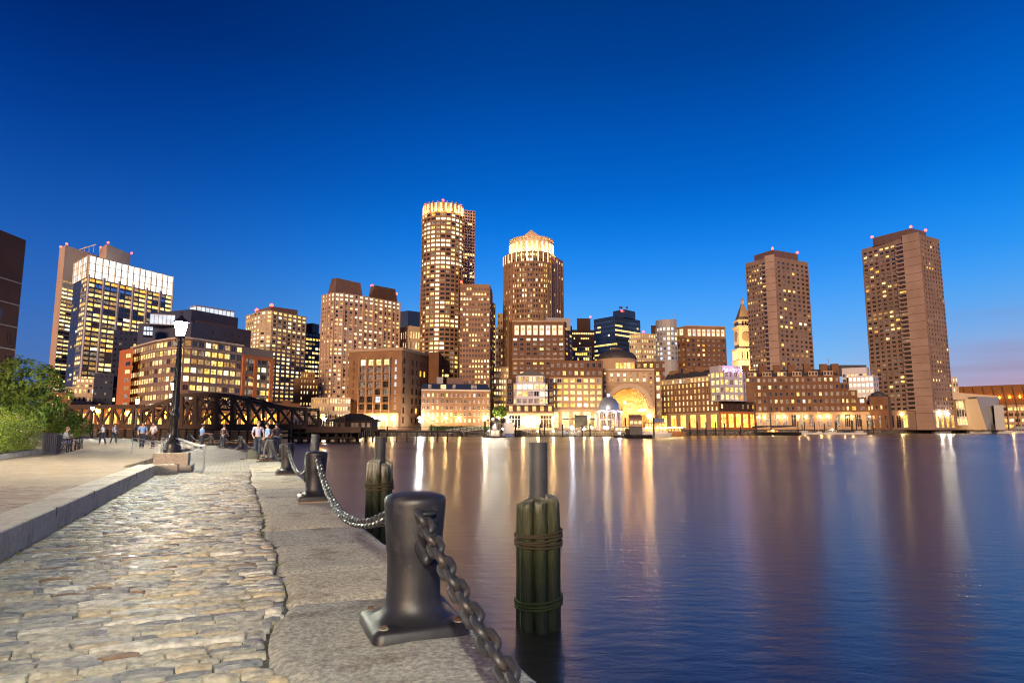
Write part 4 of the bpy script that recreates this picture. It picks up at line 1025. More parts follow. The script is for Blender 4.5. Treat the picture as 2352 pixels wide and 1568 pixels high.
B = Bld('brick_link', 'plain dark brick roofline wing behind the arch, joining the two waterfront blocks', zb=.8, seed=43)
z = zat(830, 414); pc = B.block(chain(z, (1360, 829, 414), (1560, 832, 414)), .8, z, 'brown_brick', depth=16)
B.facade(pc[0], pc[1], zat(868, 414), z, 2, 14, .5, .5, 'brown_brick', p=.15, lit=HOME, dark=HOTEL, depth=.25); 
zz = zat(862, 362); pd = B.block(chain(zz, (1504, 862, 362), (1517, 862, 362)), .8, zz, 'tan_stone', 'lit_wall', depth=10)
B.facade(pd[0], pd[1], 8, zz, 5, 1, .6, .55, 'tan_stone', 'framed', 'pale_stone', p=1, lit=HOT, part='lit_wall')
B.finish()

# ---- pavilion with blue dome
t_ = thing('domed_pavilion', 'small open pavilion with shiny blue metal dome in front of the arch', 'pavilion', (xy(1399, 300)[0], 300, .8))
k = MB(); R_ = 25 / 1522 * 300; zd = zat(941, 300) - .8
k.lathe([(R_, 0)] + [(R_ * cos(radians(a)), R_ * 1.22 * sin(radians(a))) for a in range(8, 88, 8)] + [(.5, R_ * 1.24)], 32, (0, 0, zd)); soft(k.build('dome', 'blue_metal', t_))
k = MB(); k.mat(0).lathe([(.7, 0), (.7, 1.3)], 8, (0, 0, zd + R_ * 1.22)); k.mat(1).lathe([(.9, 1.3), (.01, 2.2)], 8, (0, 0, zd + R_ * 1.22)); k.build('lantern', ['lit_cool', 'blue_metal'], t_)
k = MB(); k.lathe([(R_ + .9, -1.0), (R_ + 1.1, -.3), (R_ + .5, .05), (R_, .05)], 24, (0, 0, zd)); k.lathe([(R_ - .6, -4.6), (R_ + .1, -4.6), (R_ + .1, -4.2), (R_ - .6, -4.2)], 24, (0, 0, zd)); k.build('cornice', 'white_panel', t_)
for i in range(8):
    a = 2 * pi * (i + .5) / 8 + .1; k = MB(); k.lathe([(.55, 0), (.38, .4), (.38, zd - 1.4), (.6, zd - 1)], 10, ((R_ + .3) * cos(a), (R_ + .3) * sin(a), 0)); k.build('column', 'white_panel', t_)
    a2 = a + pi / 8; k = MB(); k.mat(0).rbox(((R_ - .5) * cos(a2), (R_ - .5) * sin(a2), zd - 4), .1, 3.4, 2.6, a2); k.mat(1)
    for q in (-1, 0, 1): k.rbox(((R_ - .35) * cos(a2) - q * 1.1 * sin(a2), (R_ - .35) * sin(a2) + q * 1.1 * cos(a2), .6), .16, .16, zd - 1.6, a2)
    k.build('window_screen', ['lit_dim', 'white_panel'], t_)
for i in range(8):
    a = 2 * pi * (i + .5) / 8 + .1; k = MB(); k.ball(((R_ + 1.7) * cos(a), (R_ + 1.7) * sin(a), zd - .4), .3, 8, 6); k.build('uplight', 'pav_light', t_) if False else None
for a in (-2.4, -1.9, -1.35, -.8):
    k = MB(); k.ball(((R_ + 2.2) * cos(a), (R_ + 2.2) * sin(a), zd - 1.2), .22, 8, 6); k.beam(((R_ + .8) * cos(a), (R_ + .8) * sin(a), zd - .8), ((R_ + 2.2) * cos(a), (R_ + 2.2) * sin(a), zd - 1.2), .1); k.build('floodlight', 'pav_light', t_)

# ---- background between the crowned tower and the right wing
B = Bld('dark_brown_office', 'dark brown stepped office behind the left waterfront block', zb=.8, seed=50)
z = zat(757, 520); pc = B.block(chain(z, (1309, 758, 520), (1365, 756, 522)), .8, z, 'dark_brick', depth=30)
B.facade(pc[0], pc[1], z - 36, z - 1, 9, 14, .7, .4, 'dark_brick', 'plain', 'dark_frame', p=.3, lit=[('lit_yellow', 2), ('lit_cream', 1)], rowfull=.25, dark=[('glass_dark', 1)], depth=.2)
zz = zat(731, 530); B.block(chain(zz, (1325, 732, 530), (1356, 731, 530)), z, zz, 'dark_brick', 'roof_box', depth=20); q = chain(zz, (1356, 731, 530))[0]; beacon(B, q.x, q.y, zz, .7); B.finish()
B = Bld('blue_glass_tower', 'stepped dark blue glass tower with yellow lit bands behind the rotunda dome', zb=.8, seed=51)
z = zat(727, 560); pc = chain(z, (1364, 731), (1404, 727, 560), (1470, 731)); pc = [V2(xy(1364, 575, 731)), V2(xy(1412, 556, 727)), V2(xy(1470, 580, 731))]
B.block(pc, .8, z, 'navy_roof')
for e, nb in ((0, 12), (1, 14)): B.facade(pc[e], pc[e + 1], z - 62, z - 2, 15, nb, .9, .42, 'navy_roof', 'plain', 'dark_frame', p=.42, lit=[('lit_cream', 3), ('lit_yellow', 3), ('lit_white', 1)], dark=[('glass_blue', 3), ('glass_dark', 2)], depth=.2, sticky=1.4, rowfull=.12, piers=False)
zz = zat(713, 568); B.block([V2(xy(1408, 572, 720)), V2(xy(1434, 562, 713)), V2(xy(1459, 574, 718))], z, zz, 'navy_roof', 'roof_box'); q = V2(xy(1428, 563, 715)); beacon(B, q.x, q.y - .5, zz - 2.5, .9)
k = B.mb('antenna', 'dark_frame')
for u in (1424, 1428, 1440): q = V2(xy(u, 570, 713)); k.tube([(q.x, q.y, zz), (q.x, q.y, zz + 4)], .25, 5); k.ball((q.x, q.y, zz + 3), 1, 8, 5)
B.finish()
B = Bld('lattice_garage', 'pale lattice fronted parking block low behind the brick wing', zb=.8, seed=52)
z = zat(796, 490); pc = B.block(chain(z, (1316, 797, 490), (1358, 796, 490)), .8, z, 'lattice', depth=20)
B.facade(pc[0], pc[1], z - 22, z, 6, 9, .8, .6, 'lattice', 'plain', 'lattice', p=.3, lit=[('lit_yellow', 1)], dark=[('glass_brown', 1)], depth=.6); B.finish()
B = Bld('lit_grid_office', 'golden lit stepped office crowned with red beacon right of the blue glass tower', zb=.8, seed=53)
z = zat(765, 505); pc = chain(z, (1448, 780), (1472, 766, 505), (1516, 765, 512)); pc[0] = V2(xy(1446, 512, 780)); B.block(pc, .8, z, 'pale_stone')
for e, nb in ((0, 6), (1, 8)): B.facade(pc[e], pc[e + 1], z - 40, z, 10, nb, .6, .55, 'pale_stone', p=.8, lit=HOT, depth=.4)
q = pc[1]; beacon(B, q.x + 2, q.y, z, .8); beacon(B, pc[0].x + 2, pc[0].y, z - 4, .7)
zz = zat(745, 515); B.block(chain(zz, (1495, 746, 520), (1516, 745, 520)), z, zz, 'dark_brick', 'roof_box', depth=16); B.finish()

# ---- wharf hotel, right wing
B = Bld('wharf_hotel_block', 'brick waterfront block with glowing top windows and curved white stone bay right of the arch', zb=.8, seed=55)
z = zat(749, 420); pc = [V2(xy(1545, 428, 753)), V2(xy(1573, 420, 749)), V2(xy(1666, 424, 753))]; B.block(pc, .8, z, 'red_brick')
P, Q = pc[1], pc[2]
B.facade(P, Q, zat(842, 420), zat(776, 420), 6, 8, .52, .52, 'brown_brick', 'framed', 'mansard_brown', p=.3, lit=HOME, dark=HOTEL, depth=.3)
glow_panels(B, P, Q, .04, .98, 8, zat(771, 420), zat(756, 420), ['fin_soft', 'crown_cool', 'fin_soft', 'fin_soft', 'crown_cool', 'fin_soft', 'fin_soft'][:7])
glow_panels(B, pc[0], P, .1, .95, 2, zat(771, 424), zat(757, 424), ['fin_soft'])
B.facade(pc[0], pc[1], zat(842, 420), zat(776, 424), 6, 3, .45, .52, 'brown_brick', p=.25, lit=HOME, dark=HOTEL, depth=.25)
B.panel(P, Q, 0, 1, z - .3, z + .5, 'tan_stone', 'cornice', 0, .6)
D = 418; cb = Vector((xy(1542, D)[0], D + 2)); r = 27 / 1522 * D; zbay = zat(736, D)
arc = [cb + Vector((r * sin(a), -r * cos(a))) for a in [radians(-95 + 19 * i) for i in range(8)]]
B.block(arc, .8, zbay, 'grey_cladding', 'curved_bay', depth=10)
for e in range(7): B.facade(arc[e], arc[e + 1], zat(830, D), zat(752, D), 7, 1, .66, .6, 'grey_cladding', 'two', 'grey_cladding', p=.3, lit=[('lit_cream', 2), ('lit_cool', 2)], dark=[('curtain_grey', 2), ('glass_blue', 1)], depth=.25, part='curved_bay',
                            force=lambda i, j: 'lit_cool' if e == 5 and i > 3 else None)
k = B.mb('mast', 'grey_cladding'); q = xy(1557, D + 6); k.tube([(q[0], q[1], zbay), (q[0], q[1], zat(714, D))], [.2, .08], 5)
z2 = zat(838, 405); pd = B.block(chain(z2, (1470, 838, 428), (1560, 836, 418.6), (1679, 838, 427)), .8, z2, 'brown_brick', 'lower_wall', depth=12)
B.facade(pd[1], pd[2], zat(860, 420), z2, 1, 11, .5, .6, 'brown_brick', p=.15, lit=HOME, dark=HOTEL, depth=.25, part='lower_wall'); B.facade(pd[0], pd[1], zat(860, 420), z2, 1, 8, .5, .6, 'brown_brick', p=.2, lit=HOME, dark=HOTEL, depth=.25, part='lower_wall')
B.finish()

# ---- orange lit brick wing
B = Bld('waterfront_apartments', 'golden lit brick apartment wing receding from its glass bay towards the arch', zb=.8, seed=56)
pc = [V2(xy(1516, 404, 930)), V2(xy(1652, 362, 930))]; z = zat(860, 362); P, Q = pc
B.block(pc + [V2(xy(1735, 372, 930))], .8, z - 3.2, 'red_brick')
B.facade(P, Q, zat(946, 375), z - 3.2, 5, 15, .42, .66, 'red_brick', 'framed', 'tan_stone', p=.86, lit=HOT + [('lit_amber', 2)], dark=HOTEL, depth=.3, sticky=0)
n = Vector((-(Q - P).y, (Q - P).x)).normalized(); pu = [P + n * 1.5, Q + n * 1.5 - (Q - P) * .1]
B.block(pu, z - 3.2, z, 'pale_stone', 'attic', depth=9); B.facade(pu[0], pu[1], z - 3.2, z - .3, 1, 14, .5, .8, 'pale_stone', 'two', 'dark_frame', p=.7, lit=HOT, dark=[('glass_blue', 1), ('glass_dark', 2)], depth=.25, part='attic')
B.facade(P, Q, 1, zat(947, 375), 1, 6, .62, .82, 'tan_stone', 'shop', 'light_frame', p=1, lit=[('lit_yellow', 2), ('lit_cream', 1), ('shop_gold', 2)], depth=.5)
a, c = pu[0] + n * 2, pu[1] + n * 2; k = B.mb('roof', 'slate_roof')
k.prism([tuple(a), tuple(c), tuple(c + n * 9), tuple(a + n * 9)], z, z + 4, [tuple(a + n * 3.5), tuple(c + n * 3.5), tuple(c + n * 5.5), tuple(a + n * 5.5)])
for s in (.1, .38, .66, .9):
    q = a + (c - a) * s + n * 4; B.mb('chimney', 'red_brick').rbox((q.x, q.y, z), 2.4, 4.5, 5.6, atan2(n.y, n.x))
P3, Q3 = pc[1], V2(xy(1735, 372, 930))
B.facade(P3, Q3, zat(944, 366), zat(922, 366), 1, 7, .4, .5, 'dark_brick', 'arch', 'mansard_brown', p=.75, lit=[('lit_amber', 1), ('lit_cream', 1)], depth=.25)
B.facade(P3, Q3, 1.4, zat(946, 366), 1, 5, .78, .86, 'orange_panel', 'shop', 'bronze_frame', p=1, lit=[('shop_gold', 3), ('lit_yellow', 1)], depth=.4)
tb, tt = zat(921, 360), zat(853, 362)
ba = [V2(xy(1628, 374, 890)), V2(xy(1634, 366, 890)), V2(xy(1655, 359, 890)), V2(xy(1664, 357, 890)), V2(xy(1706, 362, 890)), V2(xy(1712, 367, 890))]
B.block(ba, tb, tt, 'white_panel', 'glass_bay', depth=8)
for e, nb in ((0, 1), (1, 2), (2, 1), (3, 4), (4, 1)):
    B.facade(ba[e], ba[e + 1], tb, tt, 4, nb, .76, .66, 'white_panel', 'two', 'white_panel', p=.85, lit=[('lit_yellow', 4), ('lit_amber', 2), ('lit_cream', 3)], dark=[('curtain_grey', 1)], depth=.4, part='glass_bay')
B.block([p + Vector((0, 2)) for p in ba[1:5]], tt, zat(840, 362), 'white_panel', 'bay_top', depth=6)
for s_ in (.1, .5, .9): wall_lamp(B, ba[3], ba[4], s_, tt + .6, 'lilac_flood', .26, .9)
B.finish()

# ---- long brick wing
B = Bld('long_brick_wing', 'long brown brick wing with lamp lit arcade, dormers and stepped right end', zb=.8, seed=57)
zw = zat(866, 462); P, Q = V2(xy(1714, 462, 930)), V2(xy(1932, 448, 930)); t = (Q - P).normalized(); n = Vector((-t.y, t.x))
zw = zat(864, 455)
B.block([P, Q], .8, zw, 'brown_brick', depth=20)
zb1 = zat(946, 455); B.facade(P, Q, zb1, zw, 5, 17, .5, .54, 'brown_brick', 'framed', 'mansard_brown', p=.36, lit=HOME + [('lit_cool', .6)], dark=HOTEL, depth=.3, sticky=.2)
nfl = 5; hh = (zw - zb1) / nfl; last = Q
for i, (u, k_) in enumerate(((1951, 4), (1970, 3), (1990, 2), (2004, 1))):
    R1 = V2(xy(u, 448, 930)); topz = zb1 + hh * k_; B.block([last, R1], .8, topz, 'brown_brick', 'stepped_end', depth=18)
    B.facade(last, R1, zb1, topz, k_, 1 if i else 2, .55, .54, 'brown_brick', 'framed', 'mansard_brown', p=.45, lit=HOME, dark=HOTEL, depth=.3, part='stepped_end'); last = R1
for a_, c_, n_ in ((P, Q, 11), (Q, V2(xy(2004, 448, 930)), 3)): B.facade(a_, c_, 1.2, zb1, 1, n_, .6, .74, 'tan_stone', 'shop', 'light_frame', p=.4, lit=[('lit_yellow', 1), ('lit_amber', 1), ('lit_dim', 2)], dark=[('curtain_grey', 1), ('glass_brown', 1)], depth=.7)
Lt = (V2(xy(2004, 448, 930)) - P).length
for u in (1749, 1761, 1789, 1803, 1832, 1847, 1877, 1892, 1925, 1941, 1976): wall_lamp(B, P, Q, (xy(u, 455, 957)[0] - P.x) / (Q.x - P.x), zat(957, 455), 'lamp_warm', .36, 1.8)
P4, Q4 = P + n * 2, Q + n * 2; zr = zat(848, 458)
B.mb('roof', 'slate_roof').prism([tuple(P4), tuple(Q4), tuple(Q4 + n * 16), tuple(P4 + n * 16)], zw, zr, [tuple(P4 + n * 5), tuple(Q4 + n * 5), tuple(Q4 + n * 10), tuple(P4 + n * 10)])
L = (Q - P).length
for s in (.03, .19, .35, .51, .68, .84):
    a = P + t * (s * L) + n * .8; B.block([a, a + t * (L * .10)], zw, zw + 3.4, 'tan_stone', 'dormer', depth=7)
    B.facade(a, a + t * (L * .10), zw + .2, zw + 3.2, 1, 3, .6, .7, 'tan_stone', 'two', 'dark_frame', p=.15, lit=HOME, dark=[('glass_dark', 1)], depth=.2, part='dormer')
for s in (.02, .2, .36, .52, .69, .86, .98):
    q = P4 + t * (s * L) + n * 4; B.mb('chimney', 'brown_brick').rbox((q.x, q.y, zw), 4.5, 3, 8.5, atan2(t.y, t.x))
k = B.mb('mast', 'grey_cladding'); q = xy(1913, 465); k.tube([(q[0], q[1], zr), (q[0], q[1], zat(822, 465))], .15, 5)
z5 = zat(838, 470); B.block([V2(xy(1896, 470, 840)), V2(xy(1990, 470, 840))], zr - 3, z5, 'slate_roof', 'ridge', depth=12)
B.finish()
B = Bld('white_penthouse_block', 'grey white glazed terraces rising behind the stepped end of the long brick wing', zb=.8, seed=58)
z = zat(843, 462); pc = B.block([V2(xy(1933, 470, 843)), V2(xy(1990, 462, 843)), V2(xy(1996, 466, 843))], .8, z, 'white_panel', depth=12)
B.facade(pc[0], pc[1], zat(903, 465), zat(856, 465), 4, 6, .7, .6, 'white_panel', 'two', 'grey_cladding', p=.4, lit=HOME, dark=[('glass_blue', 1), ('glass_dark', 1)], depth=.3)
z2 = zat(862, 458); pd = B.block([V2(xy(1948, 462, 862)), V2(xy(2005, 456, 862)), V2(xy(2016, 462, 862))], .8, z2, 'white_panel', 'front_wall', depth=12)
for e, nb in ((0, 6), (1, 2)): B.facade(pd[e], pd[e + 1], zat(918, 458), z2 - .5, 4, nb, .7, .6, 'white_panel', 'two', 'grey_cladding', p=.2, lit=HOME, dark=[('glass_blue', 2), ('glass_dark', 1)], depth=.3, part='front_wall'); 
B.finish()
B = Bld('end_pavilion', 'low dark brick corner building with tall lit arched doorway beside the right tower', zb=.8, seed=59)
z = zat(910, 440); pc = B.block([V2(xy(1997, 446, 920)), V2(xy(2040, 438, 920)), V2(xy(2046, 450, 920))], .8, z, 'brown_brick')
B.facade(pc[0], pc[1], zat(944, 440), zat(925, 440), 1, 4, .4, .5, 'brown_brick', 'framed', 'mansard_brown', p=.8, lit=[('lit_amber', 1), ('lit_cream', 1)], depth=.25)
B.facade(pc[0], pc[1], 1.2, zat(950, 440), 1, 3, .3, .85, 'brown_brick', 'arch', 'light_frame', p=.8, lit=[('lit_amber', 1)], depth=.25)
B.mb('roof', 'slate_roof').lathe([(5, 0), (4, 2.4), (.1, 4)], 12, (xy(2022, 449)[0], 449, z)); B.finish()

# ---- clock tower
t_ = thing('clock_tower', 'floodlit golden stone clock tower with pyramid spire behind the left concrete tower', 'clock tower', (xy(1718, 640)[0], 640, .8))
S = 640 / 1522
def sq(b, w, z0, z1, w2=None):
    w2 = w2 or w; b.prism([(-w, -w), (w, -w), (w, w), (-w, w)], z0, z1, [(-w2, -w2), (w2, -w2), (w2, w2), (-w2, w2)])
ZZ = lambda v: zat(v, 640) - .8
wt = 21.5 * S
k = MB(); sq(k, wt, 0, ZZ(832)); sq(k, wt * 1.08, ZZ(833), ZZ(829)); sq(k, wt * .9, ZZ(829), ZZ(806)); sq(k, wt * 1.05, ZZ(806), ZZ(802)); k.build('shaft', 'pale_stone', t_)
k = MB(); sq(k, wt * .78, ZZ(802), ZZ(752)); sq(k, wt * .92, ZZ(754), ZZ(750)); sq(k, wt * .74, ZZ(750), ZZ(738)); sq(k, wt * .82, ZZ(739), ZZ(736)); k.build('belfry', 'pale_stone', t_)
k = MB(); sq(k, wt * .68, ZZ(736), ZZ(697), wt * .10); sq(k, wt * .12, ZZ(698), ZZ(690)); k.lathe([(1.6, 0), (.01, 3.5)], 6, (0, 0, ZZ(690))); k.build('spire', 'tan_stone', t_)
for i, (x0, y0, rz) in enumerate(((0, -1, 0), (-1, 0, -pi / 2))):
    k = MB()
    for q in range(6): k.lathe([(wt * .07, 0), (wt * .06, ZZ(806) - ZZ(829))], 8, ((q - 2.5) * wt * .3, -wt * .98, ZZ(829)))
    o = k.build('column', 'pale_stone', t_); o.rotation_euler = (0, 0, rz)
    k = MB(); k.mat(0).lathe([(.01, 0), (wt * .42, 0), (wt * .42, .3), (.01, .3)], 24); k.mat(1).lathe([(wt * .42, 0), (wt * .5, 0), (wt * .5, .5), (wt * .42, .5)], 24)
    k.mat(1).box(-.25, -.4, .3, .25, wt * .33, .45); k.box(-.25, -.2, .3, wt * .22, .25, .45)
    o = k.build('clock_face', ['clock_glow', 'bronze_frame'], t_); o.rotation_euler = (pi / 2, 0, rz); o.location = (x0 * (wt * .78 + .1), y0 * (wt * .78 + .1), ZZ(775))
    k = MB()
    for q in (-1, 0, 1): k.box(q * wt * .3 - .9, -wt * .76, ZZ(749), q * wt * .3 + .9, -wt * .73, ZZ(740)); k.box(q * wt * .5 - .7, -wt * .915, ZZ(826), q * wt * .5 + .7, -wt * .895, ZZ(810))
    for r_ in range(4):
        for q in range(5): k.box((q - 2) * wt * .36 - .7, -wt - .12, ZZ(900 - r_ * 14), (q - 2) * wt * .36 + .7, -wt + .05, ZZ(895 - r_ * 14))
    o = k.build('window', 'glass_brown', t_); o.rotation_euler = (0, 0, rz); o['kind'] = 'stuff'
for q, (dx, dy, zz) in enumerate(((-38, -62, 30), (14, -70, 34))):
    Lp = bpy.data.lights.new('floodlight', 'SPOT'); Lp.energy = 1500000; Lp.color = (1, .68, .28); Lp.spot_size = radians(48); Lp.spot_blend = .4; Lp.shadow_soft_size = 1.5
    o = bpy.data.objects.new('floodlight', Lp); COL.objects.link(o); o.parent = t_; o.location = (dx, dy, zz)
    o.rotation_euler = (Vector((0, 0, ZZ(765))) - Vector((dx, dy, zz))).to_track_quat('-Z', 'Y').to_euler()
    k = MB(); k.ball((dx * wt, dy * wt, ZZ(zz) + 1), r_, 8, 6); k.beam((dx * wt, dy * wt, ZZ(zz) + .8), (dx * wt * .75, dy * wt * .75, ZZ(zz)), .4); k.build('floodlight', 'flood_gold', t_)

# ---- the two concrete towers
def harbor(name, label, seed, Lc, Bc, Cc, Rc, D, vC, box, boxD, beac, nfl, zlow):
    B = Bld(name, label, 'apartment tower', 'concrete harbour towers', .8, seed)
    z = zat(vC, D)
    pL, pB, pC, pR = chain(z, Lc), chain(z, Bc), chain(z, (Cc[0], Cc[1], D)), chain(z, Rc)
    P0, P1, P2, P3 = pL[0], pB[0], pC[0], pR[0]
    t = (P1 - P0).normalized(); n = Vector((t.y, -t.x))
    # left body is set back a little behind the blank flank
    B.block([P0, P1, P2, P3], .8, z, 'harbor_concrete', depth=34)
    Lw = (P1 - P0).length
    F1 = P0 + t * (Lw * .83)
    B.facade(P0 + t * .8, F1, zlow, z - 3, nfl, 6, .74, .52, 'harbor_concrete', 'two', 'bronze_frame', p=.24, lit=HOME, dark=[('glass_dark', 5), ('glass_brown', 2), ('curtain_grey', 2)], depth=.8)
    B.facade(F1, P1, zlow, z - 3, nfl, 1, .9, .6, 'harbor_concrete', 'plain', 'bronze_frame', p=.15, lit=HOME, dark=[('glass_dark', 1)], depth=.1, piers=False, bands=False)
    h = (z - 3 - zlow) / nfl
    for i in range(nfl):
        def fn(e, org, i=i):
            k = MB(); w = (P1 - F1).length; zz = zlow + i * h
            k.fbox(F1, t, n, .2, w, zz - .2, zz + 1.2, 1.5, 1.7); k.fbox(F1, t, n, .2, w, zz - .2, zz + .05, .1, 1.5); k.fbox(F1, t, n, w - .15, w + .6, zz - .2, zz + 1.2, .1, 1.5)
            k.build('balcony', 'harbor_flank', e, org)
        B.extra.append(fn)
    npn = 24
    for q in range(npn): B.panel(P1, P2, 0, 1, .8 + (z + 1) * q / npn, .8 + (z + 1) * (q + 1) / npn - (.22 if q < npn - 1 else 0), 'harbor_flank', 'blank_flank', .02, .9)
    t2 = (P3 - P2).normalized(); L2 = (P3 - P2).length
    B.facade(P2 + t2 * .8, P2 + t2 * (L2 * .86), zlow, z - 3, nfl, 6, .62, .55, 'harbor_concrete', 'two', 'dark_frame', p=.10, lit=HOME, dark=[('glass_blue', 3), ('glass_dark', 3), ('curtain_grey', 2)], depth=.6)
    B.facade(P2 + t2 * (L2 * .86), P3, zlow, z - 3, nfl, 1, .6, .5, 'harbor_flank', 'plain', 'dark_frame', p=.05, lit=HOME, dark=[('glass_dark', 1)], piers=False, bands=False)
    zz = zat(box[1][1], boxD); pb = chain(zz, box[0], (box[1][0], box[1][1], boxD), box[2])
    B.block(pb, z - .5, zz, 'mansard_brown', 'roof_box')
    for i in beac: beacon(B, pb[i].x, pb[i].y + .5, zz - (0, 0, 1)[i] * 0, 1.0)
    return B, P0, P1, P2, P3, z
B, P0, P1, P2, P3, z = harbor('harbour_apartment_tower', 'concrete apartment tower beside the golden clock tower, farther of the pair', 61, (1712, 605), (1757, 593), (1779, 589), (1856, 602.5), 525, 589, ((1732, 587), (1775, 573.5), (1832, 583)), 530, (1, 2), 34, 10)
B.finish()
B, P0, P1, P2, P3, z = harbor('harbour_apartment_tower', 'tallest concrete apartment tower at the right with lamp lit lobby at its foot', 62, (1979, 573), (2073, 547), (2111, 538), (2157, 549.5), 500, 538, ((2004, 547), (2093, 524), (2127, 532)), 505, (0, 1, 2), 38, zat(942, 505))
F1 = P0 + (P1 - P0) * .83
B.facade(P0 + (P1 - P0) * .05, F1, 1.2, zat(948, 505), 1, 5, .72, .85, 'harbor_concrete', 'shop', 'bronze_frame', p=1, lit=[('lit_yellow', 3), ('lit_amber', 1), ('lit_cream', 1)], depth=.4)
B.facade(P2, P3, 1.2, zat(948, 505), 1, 4, .6, .85, 'harbor_concrete', 'shop', 'bronze_frame', p=.8, lit=[('lit_cream', 1), ('lit_amber', 1)], depth=.4)
for u, m, r in ((2062, 'lamp_warm', .75), (2086, 'lamp_warm', .75), (2110, 'lamp_warm', .6)): wall_lamp(B, P0, P1, min(.98, max(.02, (xy(u, 500, 950)[0] - P0.x) / (P1.x - P0.x))), zat(950, 500), m, r, 1.2)
for s in (.25, .62): wall_lamp(B, P2, P3, s, zat(950, 510), 'lamp_white', .6, 1.2)
B.finish()

# ---- right edge: aquarium, yellow strip, long ribbed terminal
B = Bld('narrow_yellow_block', 'thin yellow lit block just right of the tallest concrete tower', zb=.8, seed=63)
z = zat(866, 600); pc = B.block([V2(xy(2170, 600, 900)), V2(xy(2202, 600, 900))], .8, z, 'pale_stone', depth=10); B.facade(pc[0], pc[1], 20, z, 6, 5, .5, .6, 'pale_stone', p=.8, lit=HOT); B.finish()
B = Bld('ribbed_terminal', 'long sloping ribbed waterfront hall lit orange at the far right', zb=.8, seed=64)
z = zat(889, 640); a = V2(xy(2200, 640, 900)); c = V2(xy(2560, 560, 900)); t = (c - a).normalized(); n = Vector((-t.y, t.x)); L = (c - a).length
B.org = (a.x, a.y, .8)
zlo = zat(930, 620); z = zat(888, 620) 
B.mb('wall', 'tan_stone').prism([tuple(a), tuple(c), tuple(c + n * 40), tuple(a + n * 40)], .8, z - 1, None)
k = B.mb('sloping_roof', 'rusty_panel')
A0, A1 = a - n * 0.5, c - n * .5; k.add([(A0.x, A0.y, zlo), (A1.x, A1.y, zlo), ((A1 - n * 14).x, (A1 - n * 14).y, z), ((A0 - n * 14).x, (A0 - n * 14).y, z), (A0.x, A0.y, zlo + 1), (A1.x, A1.y, zlo + 1), ((A1 - n * 13).x, (A1 - n * 13).y, z + .6), ((A0 - n * 13).x, (A0 - n * 13).y, z + .6)],
      [(0, 1, 2, 3), (4, 7, 6, 5), (3, 2, 6, 7), (0, 3, 7, 4), (1, 5, 6, 2)])
for i in range(16):
    s = L * i / 15; q = a + t * s
    def fn(e, org, q=q):
        kk = MB(); kk.beam((q.x, q.y, zlo - .5), (q.x - n.x * 14, q.y - n.y * 14, z - .5), .5, 1.2); kk.beam((q.x - n.x, q.y - n.y, .8), (q.x - n.x, q.y - n.y, zlo), .6, .8); kk.build('rib', 'mansard_brown', e, org)
    B.extra.append(fn)
    if i % 1 == 0 and i < 12:
        qq = a + t * (L * (i + .5) / 15) - n * 7
        def fn2(e, org, qq=qq, i=i):
            kk = MB(); kk.ball((qq.x, qq.y, (zlo + z) / 2 - 2.2), .6, 8, 6); kk.beam((qq.x, qq.y, (zlo + z) / 2 - 2.2), (qq.x, qq.y, (zlo + z) / 2), .2); kk.build('lamp', 'lamp_sodium', e, org)
        B.extra.append(fn2)
B.facade(a - n * .2, c - n * .2, 1.5, zlo - 1, 4, 24, .8, .6, 'tan_stone', 'shop', 'bronze_frame', p=.7, lit=[('lit_amber', 3), ('lit_yellow', 3), ('lit_cream', 1)], depth=.3)
B.finish()
B = Bld('angular_hall', 'angular pale waterfront hall with slanted metal walls and lit glass corner', zb=.8, seed=65)
D = 520; z = zat(900, D); zr = zat(915, D)
p = [V2(xy(2196, 520, 930)), V2(xy(2220, 512, 930)), V2(xy(2262, 505, 930)), V2(xy(2290, 520, 930))]
B.org = (p[0].x, p[0].y, .8)
B.mb('tan_wall', 'aquarium_tan').prism([tuple(p[1]), tuple(p[2]), tuple(p[2] + Vector((0, 20))), tuple(p[1] + Vector((0, 20)))], .8, zat(916, 512), [tuple(p[1] + Vector((-1, 0))), tuple(p[2] + Vector((-4, 2))), tuple(p[2] + Vector((-4, 20))), tuple(p[1] + Vector((0, 20)))])
B.mb('grey_wall', 'aquarium_grey').prism([tuple(p[2]), tuple(p[3]), tuple(p[3] + Vector((0, 20))), tuple(p[2] + Vector((0, 20)))], .8, zat(911, 512), [tuple(p[2] + Vector((-4, 2))), tuple(p[3] + Vector((2, 0))), tuple(p[3] + Vector((0, 20))), tuple(p[2] + Vector((-2, 20)))])
B.mb('left_wall', 'aquarium_tan').prism([tuple(p[0]), tuple(p[1]), tuple(p[1] + Vector((0, 22))), tuple(p[0] + Vector((-6, 22)))], .8, zat(918, 514))
k = B.mb('roof', 'pale_stone'); za, zb2 = zat(899, 520), zat(912, 520)
k.add([(p[0].x - 8, p[0].y - .5, za), (p[3].x + 1, p[3].y - .5, zb2 + 1), (p[3].x, p[3].y + 22, zb2 + 1), (p[0].x - 8, p[0].y + 22, za), (p[0].x - 8, p[0].y - .5, zat(918, 514)), (p[3].x + 1, p[3].y - .5, zb2), (p[3].x, p[3].y + 22, zb2), (p[0].x - 8, p[0].y + 22, zat(918, 514))],
      [(0, 1, 2, 3), (7, 6, 5, 4), (4, 5, 1, 0), (5, 6, 2, 1), (6, 7, 3, 2), (7, 4, 0, 3)])
B.facade(p[0], p[1], 4, zat(919, 514), 3, 4, .85, .85, 'light_frame', 'two', 'light_frame', p=1, lit=[('lit_yellow', 2), ('lit_cream', 2)], depth=.3)
q = V2(xy(2275, 512, 950)); B.mb('door', 'dark_frame').rbox((q.x, q.y - .5, .8), 3.4, 3, 4.5, 0)
